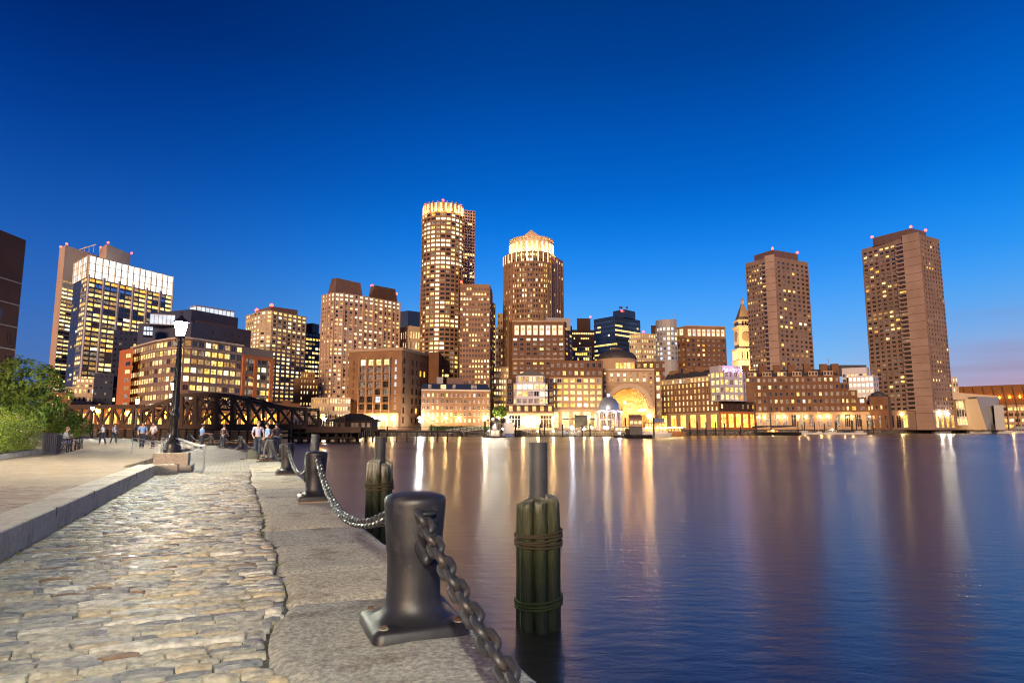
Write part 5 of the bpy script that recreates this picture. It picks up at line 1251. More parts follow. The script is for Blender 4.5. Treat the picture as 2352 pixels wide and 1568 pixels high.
B.block([V2(xy(2283, 508, 940)), V2(xy(2305, 506, 940))], .8, zat(930, 508), 'aquarium_grey', 'right_wing', depth=14)
B.finish()
# ------------------------------------------------------------------ our side: quay, cobbles, plaza
EDGE = 1.78
def outer(t): q = min(1, max(0, (t - 4.2) / 3.5)); return 1.60 + (EDGE - 1.60) * q * q * (3 - 2 * q)
quay = [st(1.60, -14), st(1.60, 4.2), st(outer(5.9), 5.9), st(EDGE, 7.7), st(EDGE, 41), st(.95, 47), st(.1, 53), Vector((-26.5, 62, 0)), Vector((-36, 75, 0)), Vector((-60, 104, 0)), Vector((-92, 142, 0)), Vector((-150, 175, 0)), Vector((-420, 240, 0)), Vector((-420, -14, 0)), st(-60, -14)]
b = MB(); b.prism([(p.x, p.y) for p in quay], -4, -.10); struct('quay_ground', b, 'joint')
# stone face of the quay under the slabs
b = MB()
qf = quay[:11]
for p, q in zip(qf[:-1], qf[1:]):
    d = Vector((q.x - p.x, q.y - p.y)); L = d.length; d /= L; n = Vector((d.y, -d.x)); s = 0; k = 0
    while s < L:
        w = min(RS.uniform(1.2, 2.2), L - s)
        for r in range(6): b.fbox(p, d, n, s + .02, s + w - .02, -4 + r * .62, -4 + r * .62 + .6, -.3, .0 + RS.uniform(0, .06))
        s += w
struct('quay_wall', b, 'granite')
WALL_S = -2.29; WALL_T1 = 23.6; PLZ = .2
def edge_s(t): return .42 + .16 * noise.noise(Vector((t * .55, 3.1, 0))) + .05 * noise.noise(Vector((t * 2.6, 9.1, 0))) - .16 * math.exp(-((t - 4.6) / .9) ** 2)
# far part of the quay: paving sheet beyond the modelled cobbles
b = MB(); P_ = [st(.9, 24), st(.9, 41), st(.2, 47), st(-.7, 53), Vector((-27.5, 62, 0)), Vector((-37, 75, 0)), Vector((-61, 104, 0)), Vector((-93, 142, 0)), Vector((-150, 172, 0)), Vector((-420, 236, 0)), Vector((-420, 60, 0)), st(-6.5, 23.4), st(WALL_S - .6, 23.4), st(WALL_S - .6, 24)]
b.prism([(p.x, p.y) for p in P_], -.09, -.004); struct('promenade_paving', b, 'cobble_far')
# plaza, brick, one low step up behind the wall
b = MB(); P_ = [st(WALL_S - .3, -14), st(WALL_S - .3, 23.3), st(-3.4, 25), Vector((-23.5, 50, 0)), Vector((-34, 62, 0)), Vector((-52, 75, 0)), Vector((-70, 95, 0)), Vector((-260, 150, 0)), Vector((-420, 150, 0)), Vector((-420, -14, 0))]
b.prism([(p.x, p.y) for p in P_], -.08, PLZ - .012); plaza = struct('plaza', b, 'plaza_brick')

# cobbles -----------------------------------------------------------
def stone_mesh(seed, nx=4, ny=3):
    r = random.Random(seed); b = MB(); vs = []; fs = []
    for j in range(ny + 1):
        for i in range(nx + 1):
            x, y = i / nx - .5, j / ny - .5
            ex, ey = abs(2 * x) ** 8, abs(2 * y) ** 5
            x2 = x * (1 - .04 * ey) + r.uniform(-.025, .025); y2 = y * (1 - .10 * abs(2 * x) ** 6) + r.uniform(-.05, .05)
            vs.append((x2, y2, 1 - .30 * ex - .32 * ey + r.uniform(-.24, .16)))
    for j in range(ny):
        for i in range(nx): a = j * (nx + 1) + i; fs.append((a, a + 1, a + nx + 2, a + nx + 1))
    ring = [i for i in range(nx + 1)] + [j * (nx + 1) + nx for j in range(1, ny + 1)] + [ny * (nx + 1) + i for i in range(nx - 1, -1, -1)] + [j * (nx + 1) for j in range(ny - 1, 0, -1)]
    o = len(vs); vs += [(vs[k][0] * 1.03, vs[k][1] * 1.04, -1.2) for k in ring]; m = len(ring)
    fs += [(ring[(k + 1) % m], ring[k], o + k, o + (k + 1) % m) for k in range(m)]
    return vs, fs
SV = [stone_mesh(i) for i in range(14)]
SME = {}
def stone_obj_mesh(i, m):
    if (i, m) not in SME:
        b = MB(); b.add(*SV[i]); SME[(i, m)] = b.mesh('cobble', 'cobble_%d' % m, smooth=True)
    return SME[(i, m)]
cob = struct('cobbled_quay', MB().prism([(p.x, p.y) for p in (st(WALL_S, 1.5), st(.9, 1.5), st(.9, 24), st(WALL_S, 24))], -.095, -.035), 'joint')
stones = []; t = 2.0; ROW = .096
while t < 24.1:
    rowh = ROW * RS.uniform(.85, 1.15); s = WALL_S + .03 + RS.uniform(-.2, 0)
    wob = RS.uniform(-.015, .015); ph = RS.uniform(0, 6)
    while True:
        w = RS.uniform(.20, .38) if RS.random() < .85 else RS.uniform(.1, .2)
        lim = edge_s(t) - .005
        if s + w > lim: w = lim - s
        if w < .08: break
        s0 = max(s, WALL_S + .02)
        if s + w - s0 > .07:
            cs = (s0 + s + w) / 2; ct = t + wob + .03 * sin(cs * .9 + ph) + .05 * sin(cs * .7 + t * .25)
            p = st(cs, ct); zz = RS.uniform(-.012, .008) - .012 + .012 * noise.noise(Vector((cs * .8, ct * .8, 0)))
            stones.append((p.x, p.y, zz, s + w - s0 - .014, rowh * RS.uniform(.86, .96), RS.uniform(.016, .026), QROT + RS.uniform(-.05, .05) + .025, RS.randrange(14), RS.choices(range(6), (30, 24, 22, 12, 9, 2))[0]))
        s += w
    t += rowh
def in_view(x, y):
    if y < 3.2: return False
    return abs(x) < y * .80 + .6
stones.sort(key=lambda q: (not in_view(q[0], q[1]), q[1]))
for q in stones[:300]:
    o = bpy.data.objects.new('cobblestone', stone_obj_mesh(q[7], q[8])); COL.objects.link(o); o.parent = cob
    o.location = q[:3]; o.scale = (q[3], q[4], q[5]); o.rotation_euler = (0, 0, q[6])
b = MB()
for q in stones[300:]:
    vs, fs = SV[q[7]]; ca, sa = cos(q[6]), sin(q[6]); b.mi = q[8]
    b.add([(q[0] + x * q[3] * ca - y * q[4] * sa, q[1] + x * q[3] * sa + y * q[4] * ca, q[2] + z * q[5]) for x, y, z in vs], fs)
o = b.build('cobblestone', ['cobble_%d' % i for i in range(6)], cob, (0, 0, 0), smooth=True, kind='stuff')

# moss and grass tufts in the joint between cobbles and slabs
b = MB(); r = random.Random(5)
def tuft(x, y, z, n, h):
    for _ in range(n):
        a = r.uniform(0, 6.28); d = r.uniform(0, .03); hx = r.uniform(-.03, .03); hy = r.uniform(-.03, .03); hh = r.uniform(.4, 1) * h; w = .004
        p = Vector((x + d * cos(a), y + d * sin(a), z)); b.add([p + Vector((-w, 0, 0)), p + Vector((w, 0, 0)), p + Vector((hx, hy, hh))], [(0, 1, 2)])
for i in range(110):
    t = r.uniform(3.6, 20); 
    if noise.noise(Vector((t * 1.3, 0, 4))) < -.05: continue
    p = st(edge_s(t) + r.uniform(-.03, .04), t); tuft(p.x, p.y, -.03, 9, .035)
for i in range(26):
    t = 3.8 + r.random() ** 2 * 8; p = st(r.uniform(WALL_S + .1, edge_s(t)), t); tuft(p.x, p.y, -.02, 16, .035)
for i in range(14): t = r.uniform(5, 22); p = st(WALL_S + .04, t); tuft(p.x, p.y, -.02, 20, .06)
struct('moss', b, 'moss', 'stuff')

# granite slabs along the edge ---------------------------------------
slabs = struct('quay_edge', MB().prism([(p.x, p.y) for p in (st(.3, 1), st(1.56, 1), st(1.56, 41), st(.3, 41))], -.098, -.06), 'joint')
def slab(t0, t1, k, z=0.0, seed=0, s1=EDGE):
    r = random.Random(seed + 77); nx, ny = 22, max(8, int((t1 - t0) / .09)); b = MB(); vs = []; fs = []; sl = r.uniform(-.02, .02)
    j0 = [noise.noise(Vector((i * .45, seed * 3.3, 0))) * .05 for i in range(nx + 1)]
    for j in range(ny + 1):
        for i in range(nx + 1):
            fx, fy = i / nx, j / ny
            t = t0 + (t1 - t0) * fy + (j0[i] if j == 0 else 0) * .6
            sl_ = edge_s(t) + .015 + (.03 * noise.noise(Vector((t * 6, seed, 2))))
            cr = min(fy, 1 - fy) * (t1 - t0)
            if cr < .05: sl_ += (.05 - cr) * .7
            s1 = outer(t) + .012 * noise.noise(Vector((t * 2.5, seed, 7))); s = sl_ + (s1 - sl_) * fx
            dl, dr, db = fx * (s1 - sl_), (1 - fx) * (s1 - sl_), cr
            rd = 0
            for d in (dl, dr, db):
                if d < .07: rd += .035 * (1 - d / .07) ** 2
            h = .018 * noise.noise(Vector((s * 1.3, t * 1.3, seed))) + .007 * noise.noise(Vector((s * 5, t * 5, seed + 4))) + .003 * noise.noise(Vector((s * 15, t * 15, seed)))
            p = st(s, t); vs.append((p.x, p.y, z + h - rd + sl * (fx - .5)))
    for j in range(ny):
        for i in range(nx): a = j * (nx + 1) + i; fs.append((a, a + 1, a + nx + 2, a + nx + 1))
    ring = [i for i in range(nx + 1)] + [j * (nx + 1) + nx for j in range(1, ny + 1)] + [ny * (nx + 1) + i for i in range(nx - 1, -1, -1)] + [j * (nx + 1) for j in range(ny - 1, 0, -1)]
    o = len(vs); m = len(ring); vs += [(vs[q][0], vs[q][1], -.5 if False else -.09) for q in ring]
    fs += [(ring[(q + 1) % m], ring[q], o + q, o + (q + 1) % m) for q in range(m)]
    b.add(vs, fs); ob = b.build('granite_slab', ('granite', 'granite_1', 'granite_2')[seed % 3], slabs, (0, 0, 0)); soft(ob, 50)
tt = [1.6, 3.1, 5.75, 7.05, 8.75, 10.2, 12.3, 14.9, 17.1, 19.6, 21.4, 24, 26.6, 29, 32, 35, 38, 41]
for i in range(len(tt) - 1): slab(tt[i] + .02, tt[i + 1] - .02, i, RS.uniform(-.012, .018) + (.02 if i == 1 else 0), i)
# front lip of the slabs is carried down by the quay wall (already built)

# granite wall ---------------------------------------------------------
gw = thing('granite_wall', 'low grey granite kerb wall of long blocks between cobbles and brick plaza', 'wall', tuple(st(WALL_S, 6)), QROT)
def bevel_box(x0, y0, z0, x1, y1, z1, c=.015):
    b = MB()
    vs = []
    for z, i in ((z0, 0), (z1 - c, 0), (z1, c)):
        vs += [(x0 + i, y0 + i, z), (x1 - i, y0 + i, z), (x1 - i, y1 - i, z), (x0 + i, y1 - i, z)]
    fs = [(3, 2, 1, 0), (8, 9, 10, 11)] + [(l * 4 + i, l * 4 + (i + 1) % 4, l * 4 + 4 + (i + 1) % 4, l * 4 + 4 + i) for l in (0, 1) for i in range(4)]
    b.add(vs, fs); return b
yy = -8.0; i = 0; WH = .315
while yy < WALL_T1 - 6 - .01:
    L = min(1.32, WALL_T1 - 6 - yy)
    b = bevel_box(-.52, yy + .006, -.08, 0, yy + L - .006, WH + (.003 if i % 2 else 0)); o = b.build('granite_block', 'granite_cut', gw, (0, 0, 0))
    if i % 2 == 0 and yy > -3:
        k = MB(); k.box(-.05, yy - .022, WH - .12, .004, yy + .022, WH + .004); k.build('drain_slot', 'dark_frame', gw, (0, 0, 0))
    yy += L; i += 1
b = bevel_box(0.0, WALL_T1 - 6 - .55, -.08, .62, WALL_T1 - 6, WH + .001); b.build('granite_block', 'granite_cut', gw, (0, 0, 0))

# bricks of the plaza seen beyond the wall
bricks = []; r = random.Random(21); t = 6.0; k = 0
while t < 17:
    s = WALL_S - .56 - (.1 if k % 2 else 0)
    while s > -11:
        p = st(s - .1, t + .05)
        if p.x > -p.y * .80 - .3 and p.y > 7.5: bricks.append((p.x, p.y, PLZ - .02 + r.uniform(-.002, .003), r.randrange(3)))
        s -= .203
    t += .103; k += 1
bricks.sort(key=lambda q: q[1])
BM = []
for m in range(3):
    b = bevel_box(-.097, -.047, 0, .097, .047, .03, .004); BM.append(b.mesh('brick', 'paver_%d' % m))
for q in bricks[:300]:
    o = bpy.data.objects.new('brick', BM[q[3]]); COL.objects.link(o); o.parent = plaza; o.location = q[:3]; o.rotation_euler = (0, 0, QROT)
b = MB()
for q in bricks[300:]:
    b.mi = q[3]; ca, sa = cos(QROT), sin(QROT)
    vs = [(q[0] + x * ca - y * sa, q[1] + x * sa + y * ca, q[2] + z) for x, y, z in ((-.097, -.047, 0), (.097, -.047, 0), (.097, .047, 0), (-.097, .047, 0), (-.094, -.044, .03), (.094, -.044, .03), (.094, .044, .03), (-.094, .044, .03))]
    b.add(vs, [(4, 5, 6, 7), (0, 1, 5, 4), (1, 2, 6, 5), (2, 3, 7, 6), (3, 0, 4, 7)])
b.build('brick', ['paver_0', 'paver_1', 'paver_2'], plaza, (0, 0, 0), kind='stuff')

# ------------------------------------------------------------------ bollards
def make_bollard(label, detail=True):
    t = thing('bollard', label, 'bollard', (0, 0, 0), 0, 'cast iron bollards along the quay')
    n = 40 if detail else 20
    # plate with rounded corners
    b = MB(); r = .07; w = .325
    def rr(w, r, k=5):
        pts = []
        for cx, cy, a0 in ((w - r, -w + r, -pi / 2), (w - r, w - r, 0), (-w + r, w - r, pi / 2), (-w + r, -w + r, pi)):
            for i in range(k + 1): a = a0 + pi / 2 * i / k; pts.append((cx + r * cos(a), cy + r * sin(a)))
        return pts
    A, B_ = rr(w, r), rr(w - .02, r * .8)
    m = len(A); vs = [(x, y, .0) for x, y in A] + [(x, y, .075) for x, y in A] + [(x, y, .095) for x, y in B_] + [(x * .78, y * .78, .104) for x, y in B_] + [(x * .55, y * .55, .115) for x, y in B_]
    fs = [tuple(range(m))[::-1], tuple(range(4 * m, 5 * m))] + [(l * m + i, l * m + (i + 1) % m, (l + 1) * m + (i + 1) % m, (l + 1) * m + i) for l in range(4) for i in range(m)]
    b.add(vs, fs); soft(b.build('base_plate', 'bollard_paint', t), 50)
    b = MB(); b.lathe([(w * .99, -.035), (w * .99, -.002)], 4 if False else 4, (0, 0, 0))
    b = MB(); b.rbox((.0, .0, -.03), .67, .67, .028, .01); b.build('grout_bed', 'grout', t)
    b = MB(); b.rbox((.0, .0, .002), .656, .656, .02, 0) if False else b.prism([(x * 1.004, y * 1.004) for x, y in A], .001, .022); b.build('rust_line', 'rust', t)
    prof = [(.29, .10), (.245, .118), (.215, .145), (.195, .18), (.186, .24), (.185, .36), (.187, .50), (.194, .52), (.199, .60), (.208, .72), (.216, .82), (.216, .845), (.205, .862), (.17, .876), (.10, .888), (.001, .893)]
    b = MB(); b.lathe(prof, n); soft(b.build('shaft', 'bollard_paint', t), 60)
    b = MB()                                                     # horn on the side and its stub
    for a, zz in ((-pi / 2 + .10, .50),) if True else ():
        q = Vector((cos(a), sin(a), 0))
        b.tube([q * .13 + Vector((0, 0, zz + .10)), q * .20 + Vector((0, 0, zz + .04)), q * .245 + Vector((0, 0, zz)), q * .285 + Vector((0, 0, zz - .012)), q * .30 + Vector((0, 0, zz - .012))], [.075, .06, .045, .036, .016], 14)
    soft(b.build('horn', 'bollard_paint', t), 60)
    for x, y in ((-.25, -.25), (.25, -.25), (.25, .25), (-.25, .25)):
        b = MB(); b.mat(0).lathe([(.034, 0), (.034, .006), (.03, .008)], 12, (x, y, .098)); b.mat(1).lathe([(.02, 0), (.02, .018), (.001, .02)], 6, (x, y, .105)); b.build('bolt', ['grout', 'rust'], t)
    for a in (-pi / 2 + .12, pi / 2):
        q = Vector((cos(a), sin(a), 0)); s = Vector((-sin(a), cos(a), 0)); b = MB()
        b.tube([q * .2 - s * .06 + Vector((0, 0, .77)), q * .245 - s * .05 + Vector((0, 0, .77)), q * .265 + Vector((0, 0, .77)), q * .245 + s * .05 + Vector((0, 0, .77)), q * .2 + s * .06 + Vector((0, 0, .77))], .018, 8); soft(b.build('chain_eye', 'bollard_paint', t), 60)
    return t
BP = [(1.25, -3.8), (1.185, 4.70), (1.46, 13.75), (1.47, 22.1), (1.42, 31.0), (1.30, 39.0)]
BW = [st(s, t) for s, t in BP] + [Vector((-18.3, 45.3, 0)), Vector((-21.8, 50.5, 0)), Vector((-25.6, 57, 0)), Vector((-32.0, 66.5, 0)), Vector((-39, 76, 0)), Vector((-47, 86, 0))]
blab = ['dark iron bollard behind the viewpoint holding the near end of the heavy chain', 'large dark iron bollard on square plate in the front of the quay', 'second dark iron bollard from the front, chains on both sides', 'third dark iron bollard along the quay, driftwood under its plate',
        'fourth bollard along the quay, pale sticker on its shaft', 'bollard beside the dark backpack and the standing couple', 'bollard where the quay begins to bend left', 'bollard just past the bend, two along from the backpack', 'bollard right of the man in the blue shirt', 'bollard left of the man in the blue shirt', 'small distant bollard right of the lamp post base', 'farthest bollard, hidden partly by the lamp post']
bsrc = make_bollard(blab[1]); bsrc.scale = (1, 1, 1.06); bobs = []
for i, p in enumerate(BW):
    nx = BW[min(i + 1, len(BW) - 1)] - BW[max(i - 1, 0)]; rz = atan2(nx.y, nx.x) - pi / 2
    if i == 1: bsrc.location = (p.x, p.y, .018); bsrc.rotation_euler = (0, 0, rz); bobs.append(bsrc)
    else: bobs.append(copy_thing(bsrc, (p.x, p.y, .03 if i < 6 else .01), rz, blab[i]))
# sticker
k = MB(); k.prism([(-.03, -.205), (.04, -.205), (.04, -.203), (-.03, -.203)], .70, .80); o = k.build('sticker', 'hull_white', bobs[4], (0, 0, 0))

# chain links
def link_mesh(L, W, r, nu=14, nv=7, name='link'):
    b = MB(); pts = []; h = (L - W) / 2; R = W / 2 - r
    for i in range(nu):
        a = 2 * pi * i / nu; x, y = R * sin(a), R * cos(a); y += h if cos(a) > 0 else -h
        pts.append(Vector((0, x, y)) if False else Vector((y, x, 0)))
    vs = []
    for i in range(nu):
        d = (pts[(i + 1) % nu] - pts[i - 1]).normalized(); u = Vector((0, 0, 1)); s = d.cross(u)
        for k in range(nv): a = 2 * pi * k / nv; vs.append(pts[i] + s * cos(a) * r + u * sin(a) * r)
    fs = [(i * nv + k, i * nv + (k + 1) % nv, ((i + 1) % nu) * nv + (k + 1) % nv, ((i + 1) % nu) * nv + k) for i in range(nu) for k in range(nv)]
    b.add([tuple(v) for v in vs], fs); return b
LB = link_mesh(.182, .124, .0225, 18, 9); LM = LB.mesh('link', 'chain_iron', smooth=True)
LBF = link_mesh(.182, .124, .0225, 10, 5)
def chain_obj(a, c, sag, label, as_links=True, floor=None, pitch=.118):
    t = thing('chain', label, 'chain', tuple(a), 0, 'iron chains hung between the bollards')
    a, c = Vector(a), Vector(c); N = 400; P = []
    for i in range(N + 1):
        f = i / N; q = a.lerp(c, f); q.z -= 4 * sag * f * (1 - f)
        if floor is not None: q.z = max(q.z, floor)
        P.append(q)
    acc = [0]
    for i in range(N): acc.append(acc[-1] + (P[i + 1] - P[i]).length)
    n = int(acc[-1] / pitch); pit = acc[-1] / n; j = 0; b = MB()
    for k in range(n):
        s = (k + .5) * pit
        while acc[j + 1] < s: j += 1
        f = (s - acc[j]) / (acc[j + 1] - acc[j]); p = P[j].lerp(P[j + 1], f); d = (P[min(j + 4, N)] - P[max(j - 3, 0)]).normalized()
        up = Vector((0, 0, 1)); s_ = d.cross(up).normalized(); u = s_.cross(d)
        ang = pi / 4 + (pi / 2 if k % 2 else 0) + RS.uniform(-.12, .12); e2 = s_ * cos(ang) + u * sin(ang); e3 = d.cross(e2)
        M = [(d[i], e2[i], e3[i]) for i in range(3)]
        from mathutils import Matrix
        if as_links:
            o = bpy.data.objects.new('link', LM); COL.objects.link(o); o.parent = t; o.location = p - a; o.rotation_euler = Matrix(M).to_euler()
        else:
            Mx = Matrix(M); b.add([Mx @ Vector(v) + p - a for v in LBF.v], LBF.f)
    if not as_links: o = b.build('link', 'chain_iron', t, (0, 0, 0), smooth=True, kind='stuff')
    return t
clab = ['heavy iron chain running from front bollard out of the lower edge', 'iron chain sagging between the first and second bollards', 'iron chain sagging between the second and third bollards', 'iron chain between third and fourth bollards along the edge', 'iron chain beside the dark backpack', 'iron chain hanging just before the quay bends',
        'iron chain just past the bend of the quay', 'iron chain right of the man in the blue shirt', 'iron chain behind the man in the blue shirt', 'distant chain right of the lamp post', 'farthest chain, passing behind the lamp post']
for i in range(len(BW) - 1):
    p, q = BW[i + 1], BW[i]; d = (q - p).normalized()
    a = p + d * .262 + Vector((0, 0, .855 if i else .84)); c = q - d * .262 + Vector((0, 0, .85))
    L = (q - p).length
    sg = (.86 if i == 0 else .56) * min(1, (L / 8.6) ** 1.2)
    side = -.035 * Vector((-d.y, d.x, 0)) if i == 0 else Vector((0, 0, 0))
    chain_obj(a + side, c, sg, clab[i], as_links=(i < 3), floor=.09)

# driftwood under third bollard's plate
k = MB(); p = BW[3]; r = random.Random(3)
for i in range(7): a = r.uniform(0, 3); q = p + Vector((-.2 + r.uniform(-.3, .3), -.62 + r.uniform(-.15, .1), .03 + .02 * i)); k.tube([q - Vector((cos(a), sin(a) * .4, 0)) * .28, q, q + Vector((cos(a), sin(a) * .4, .1)) * .28], .02, 6)
o = k.build('driftwood', 'rust'); o['label'] = 'small tangle of brown driftwood sticks at the fourth bollard'; o['category'] = 'driftwood'
o.location = BW[4] - BW[3]

# ------------------------------------------------------------------ pile clusters
def pile_cluster(c, label, tall=1.7, low=.62, rc=.155, ring=7, rr=.165, seed=1, rp=.115, yaw=0):
    r = random.Random(seed); t = thing('mooring_piles', label, 'mooring piles', (c[0], c[1], WATER), 0, 'mooring pile clusters beside the quay')
    H = low - WATER
    b = MB(); b.tube([(0, 0, -2), (0, 0, tall - WATER)], rc, 20); soft(b.build('centre_pile', 'pile_steel', t), 50)
    for i in range(ring):
        a = 2 * pi * i / ring + yaw; R = rc + rp * .92; x, y = R * cos(a), R * sin(a); h = H + r.uniform(-.05, .06); b = MB(); n = 14; vs = []; rows = 9
        for j in range(rows):
            f = j / (rows - 1); z = -2 + (h + 2) * f
            for k in range(n):
                an = 2 * pi * k / n; q = rp * (1 + .05 * noise.noise(Vector((cos(an) * 1.2, sin(an) * 1.2 + i * 5, z * 1.5)))) * (1.04 - .04 * f)
                zz = z
                if j == rows - 1: zz = z - .10 * (cos(an - a) * .5 + .5); q *= .92
                vs.append((x + q * cos(an), y + q * sin(an), zz))
        fs = [(j * n + k, j * n + (k + 1) % n, (j + 1) * n + (k + 1) % n, (j + 1) * n + k) for j in range(rows - 1) for k in range(n)] + [tuple(range((rows - 1) * n, rows * n))]
        b.add(vs, fs); soft(b.build('timber_pile', 'mossy_pile', t), 50)
    R = rc + rp * 1.95 + .012
    for z0, mt, nturn in ((H - .78, 'rope', 5), (H - 1.72, 'moss_rope', 3)):
        for q in range(nturn):
            pts = []; ph = r.uniform(0, 6)
            for k in range(41): a = 2 * pi * k / 40; R2 = R * (1 - .035 * (1 - abs(cos((a - yaw) * ring / 2)))); pts.append((R2 * cos(a), R2 * sin(a), z0 + q * .05 + .03 * sin(a * 1 + ph) * .6 + .02 * sin(a + 1)))
            b = MB(); b.tube(pts, .019, 6, False); b.build('rope_turn', mt, t)
    return t
def water_xy(u, v): p = ground(u, v, WATER); return (p.x, p.y)
c2 = water_xy(1238, 1440); pile_cluster(c2, 'large mossy pile cluster with rope bands standing alone in the water', tall=zat(1016, c2[1]), low=zat(1138, c2[1]), seed=4, yaw=.3)
c1 = at(871, 1100, 18.6); pile_cluster((c1.x, c1.y), 'mossy pile cluster just behind the front bollard', tall=zat(1003, 18.6), low=zat(1058, 18.6), seed=5, yaw=.1)
c3 = at(722, 1060, 26); pile_cluster((c3.x, c3.y), 'pile cluster behind the second bollard', tall=zat(997, 26), low=zat(1037, 26), seed=6, yaw=.5)
c4 = at(640, 1020, 44); pile_cluster((c4.x, c4.y), 'far pile cluster behind the fourth bollard', tall=zat(994, 44), low=zat(1019, 44), seed=7)

# ------------------------------------------------------------------ street lamps
def make_lamp(label):
    t = thing('street_lamp', label, 'street lamp', (0, 0, 0), 0, 'lantern street lamps along the promenade')
    b = MB(); b.lathe([(.30, 0), (.30, .1), (.27, .12), (.25, .2), (.26, .26), (.23, .32), (.19, .36), (.17, .46), (.13, .54), (.115, .6)], 16); soft(b.build('base', 'lamp_iron', t), 40)
    b = MB(); b.lathe([(.115, .6), (.11, 1.15), (.15, 1.2), (.15, 1.32), (.11, 1.38), (.105, 1.5), (.075, 3.55), (.10, 3.6), (.065, 3.66), (.06, 3.86)], 14)
    soft(b.build('pole', 'lamp_iron', t), 40)
    b = MB()
    for i in range(12): a = 2 * pi * i / 12; b.tube([(.108 * cos(a), .108 * sin(a), 1.5), (.078 * cos(a), .078 * sin(a), 3.5)], .012, 4)
    b.build('fluting', 'lamp_iron', t)
    b = MB(); b.lathe([(.06, 3.86), (.16, 3.9), (.17, 3.95)], 12)
    for a in (0, pi / 2, pi, 3 * pi / 2): b.tube([(.06 * cos(a), .06 * sin(a), 3.7), (.14 * cos(a), .14 * sin(a), 3.78), (.15 * cos(a), .15 * sin(a), 3.9)], .014, 6)
    b.build('bracket', 'lamp_iron', t)
    b = MB(); b.lathe([(.11, 3.96), (.195, 4.40)], 8); b.build('lantern_glass', 'lantern_glow', t)
    b = MB()
    for i in range(8): a = 2 * pi * i / 8; b.beam((.125 * cos(a), .125 * sin(a), 3.95), (.222 * cos(a), .222 * sin(a), 4.43), .012)
    b.build('lantern_frame', 'lamp_iron', t)
    b = MB(); b.lathe([(.26, 4.43), (.24, 4.47), (.12, 4.58), (.06, 4.64), (.03, 4.72), (.04, 4.76), (.001, 4.82)], 12); soft(b.build('lantern_cap', 'lamp_iron', t), 40)
    return t
LPOS = [(st(-1.25, -3.8), 0), (ground(403, 1085) + Vector((-.3, .95, 0)), .62), (at(399, 900, 47.5), .2), (at(315, 930, 71), .1), (at(212, 945, 95), .1), (Vector((-23.5, 23.0, 0)), PLZ)]
llab = ['black lantern street lamp behind the viewpoint', 'tall black lantern street lamp on granite plinth', 'second street lamp, seen just left of the nearest post', 'third street lamp in front of the glass office', 'farthest small street lamp before the pale low office', 'street lamp beyond the left edge by the flowering shrubs']
lsrc = make_lamp(llab[1])
for i, (p, zz) in enumerate(LPOS):
    if i == 1: lsrc.location = (p.x, p.y, zz)
    else: copy_thing(lsrc, (p.x, p.y, zz), .3 * i, llab[i])
p = ground(403, 1085)
pt = thing('lamp_plinth', 'stepped grey granite plinth under the nearest street lamp', 'plinth', (p.x, p.y, 0), QROT)
b = bevel_box(-.75, .0, -.05, .45, 1.9, .22); b.build('lower_step', 'granite_cut', pt, (0, 0, 0))
b = bevel_box(-.70, .35, .22, .32, 1.6, .62, .02); b.build('upper_block', 'granite_cut', pt, (0, 0, 0))
lsrc.location = tuple(Vector((p.x, p.y, .62)) + st(-.2, .95))

# handrails by the plinth
def rail(pts, posts, label, zbase):
    t = thing('handrail', label, 'handrail', tuple(pts[0]), 0, 'steel handrails of the ramp'); o = Vector(pts[0])
    b = MB(); b.tube([Vector(q) - o for q in pts], .025, 8); b.tube([Vector(q) - o - Vector((0, 0, .16)) for q in pts], .018, 8); b.build('rail', 'steel_rail', t, (0, 0, 0))
    for i, z0 in zip(posts, zbase): q = Vector(pts[i]) - o; k = MB(); k.tube([q, Vector((q.x, q.y, z0 - o.z))], .025, 8); k.build('post', 'steel_rail', t, (0, 0, 0))
g = at(374, 1009, 22.5); g1 = at(407, 1008, 22.0); g2 = at(462, 1030, 19.9); g3 = at(471, 1022, 19.5)
D_ = 21.2
pa, pb_, pc_, pd_ = at(372, 1007, 23.2), at(404, 1006, 22.6), at(455, 1024, 21.6), at(470, 1024, 21.2)
rail([pa, pb_, pc_, pd_], (0, 3), 'steel handrail passing in front of the nearest lamp post', (.2, 0))
pa2, pb2, pc2, pd2 = at(383, 1008, 24.8), at(412, 1007, 24.6), at(458, 1022, 23.6), at(471, 1022, 23.4)
rail([pa2, pb2, pc2, pd2], (0, 3), 'second steel handrail just behind the nearest lamp post', (.1, 0))
rail([at(305, 1005, 34), at(372, 1017, 29), at(396, 1023, 27.5)], (0, 2), 'low steel handrail left of the nearest lamp post', (.1, .1))

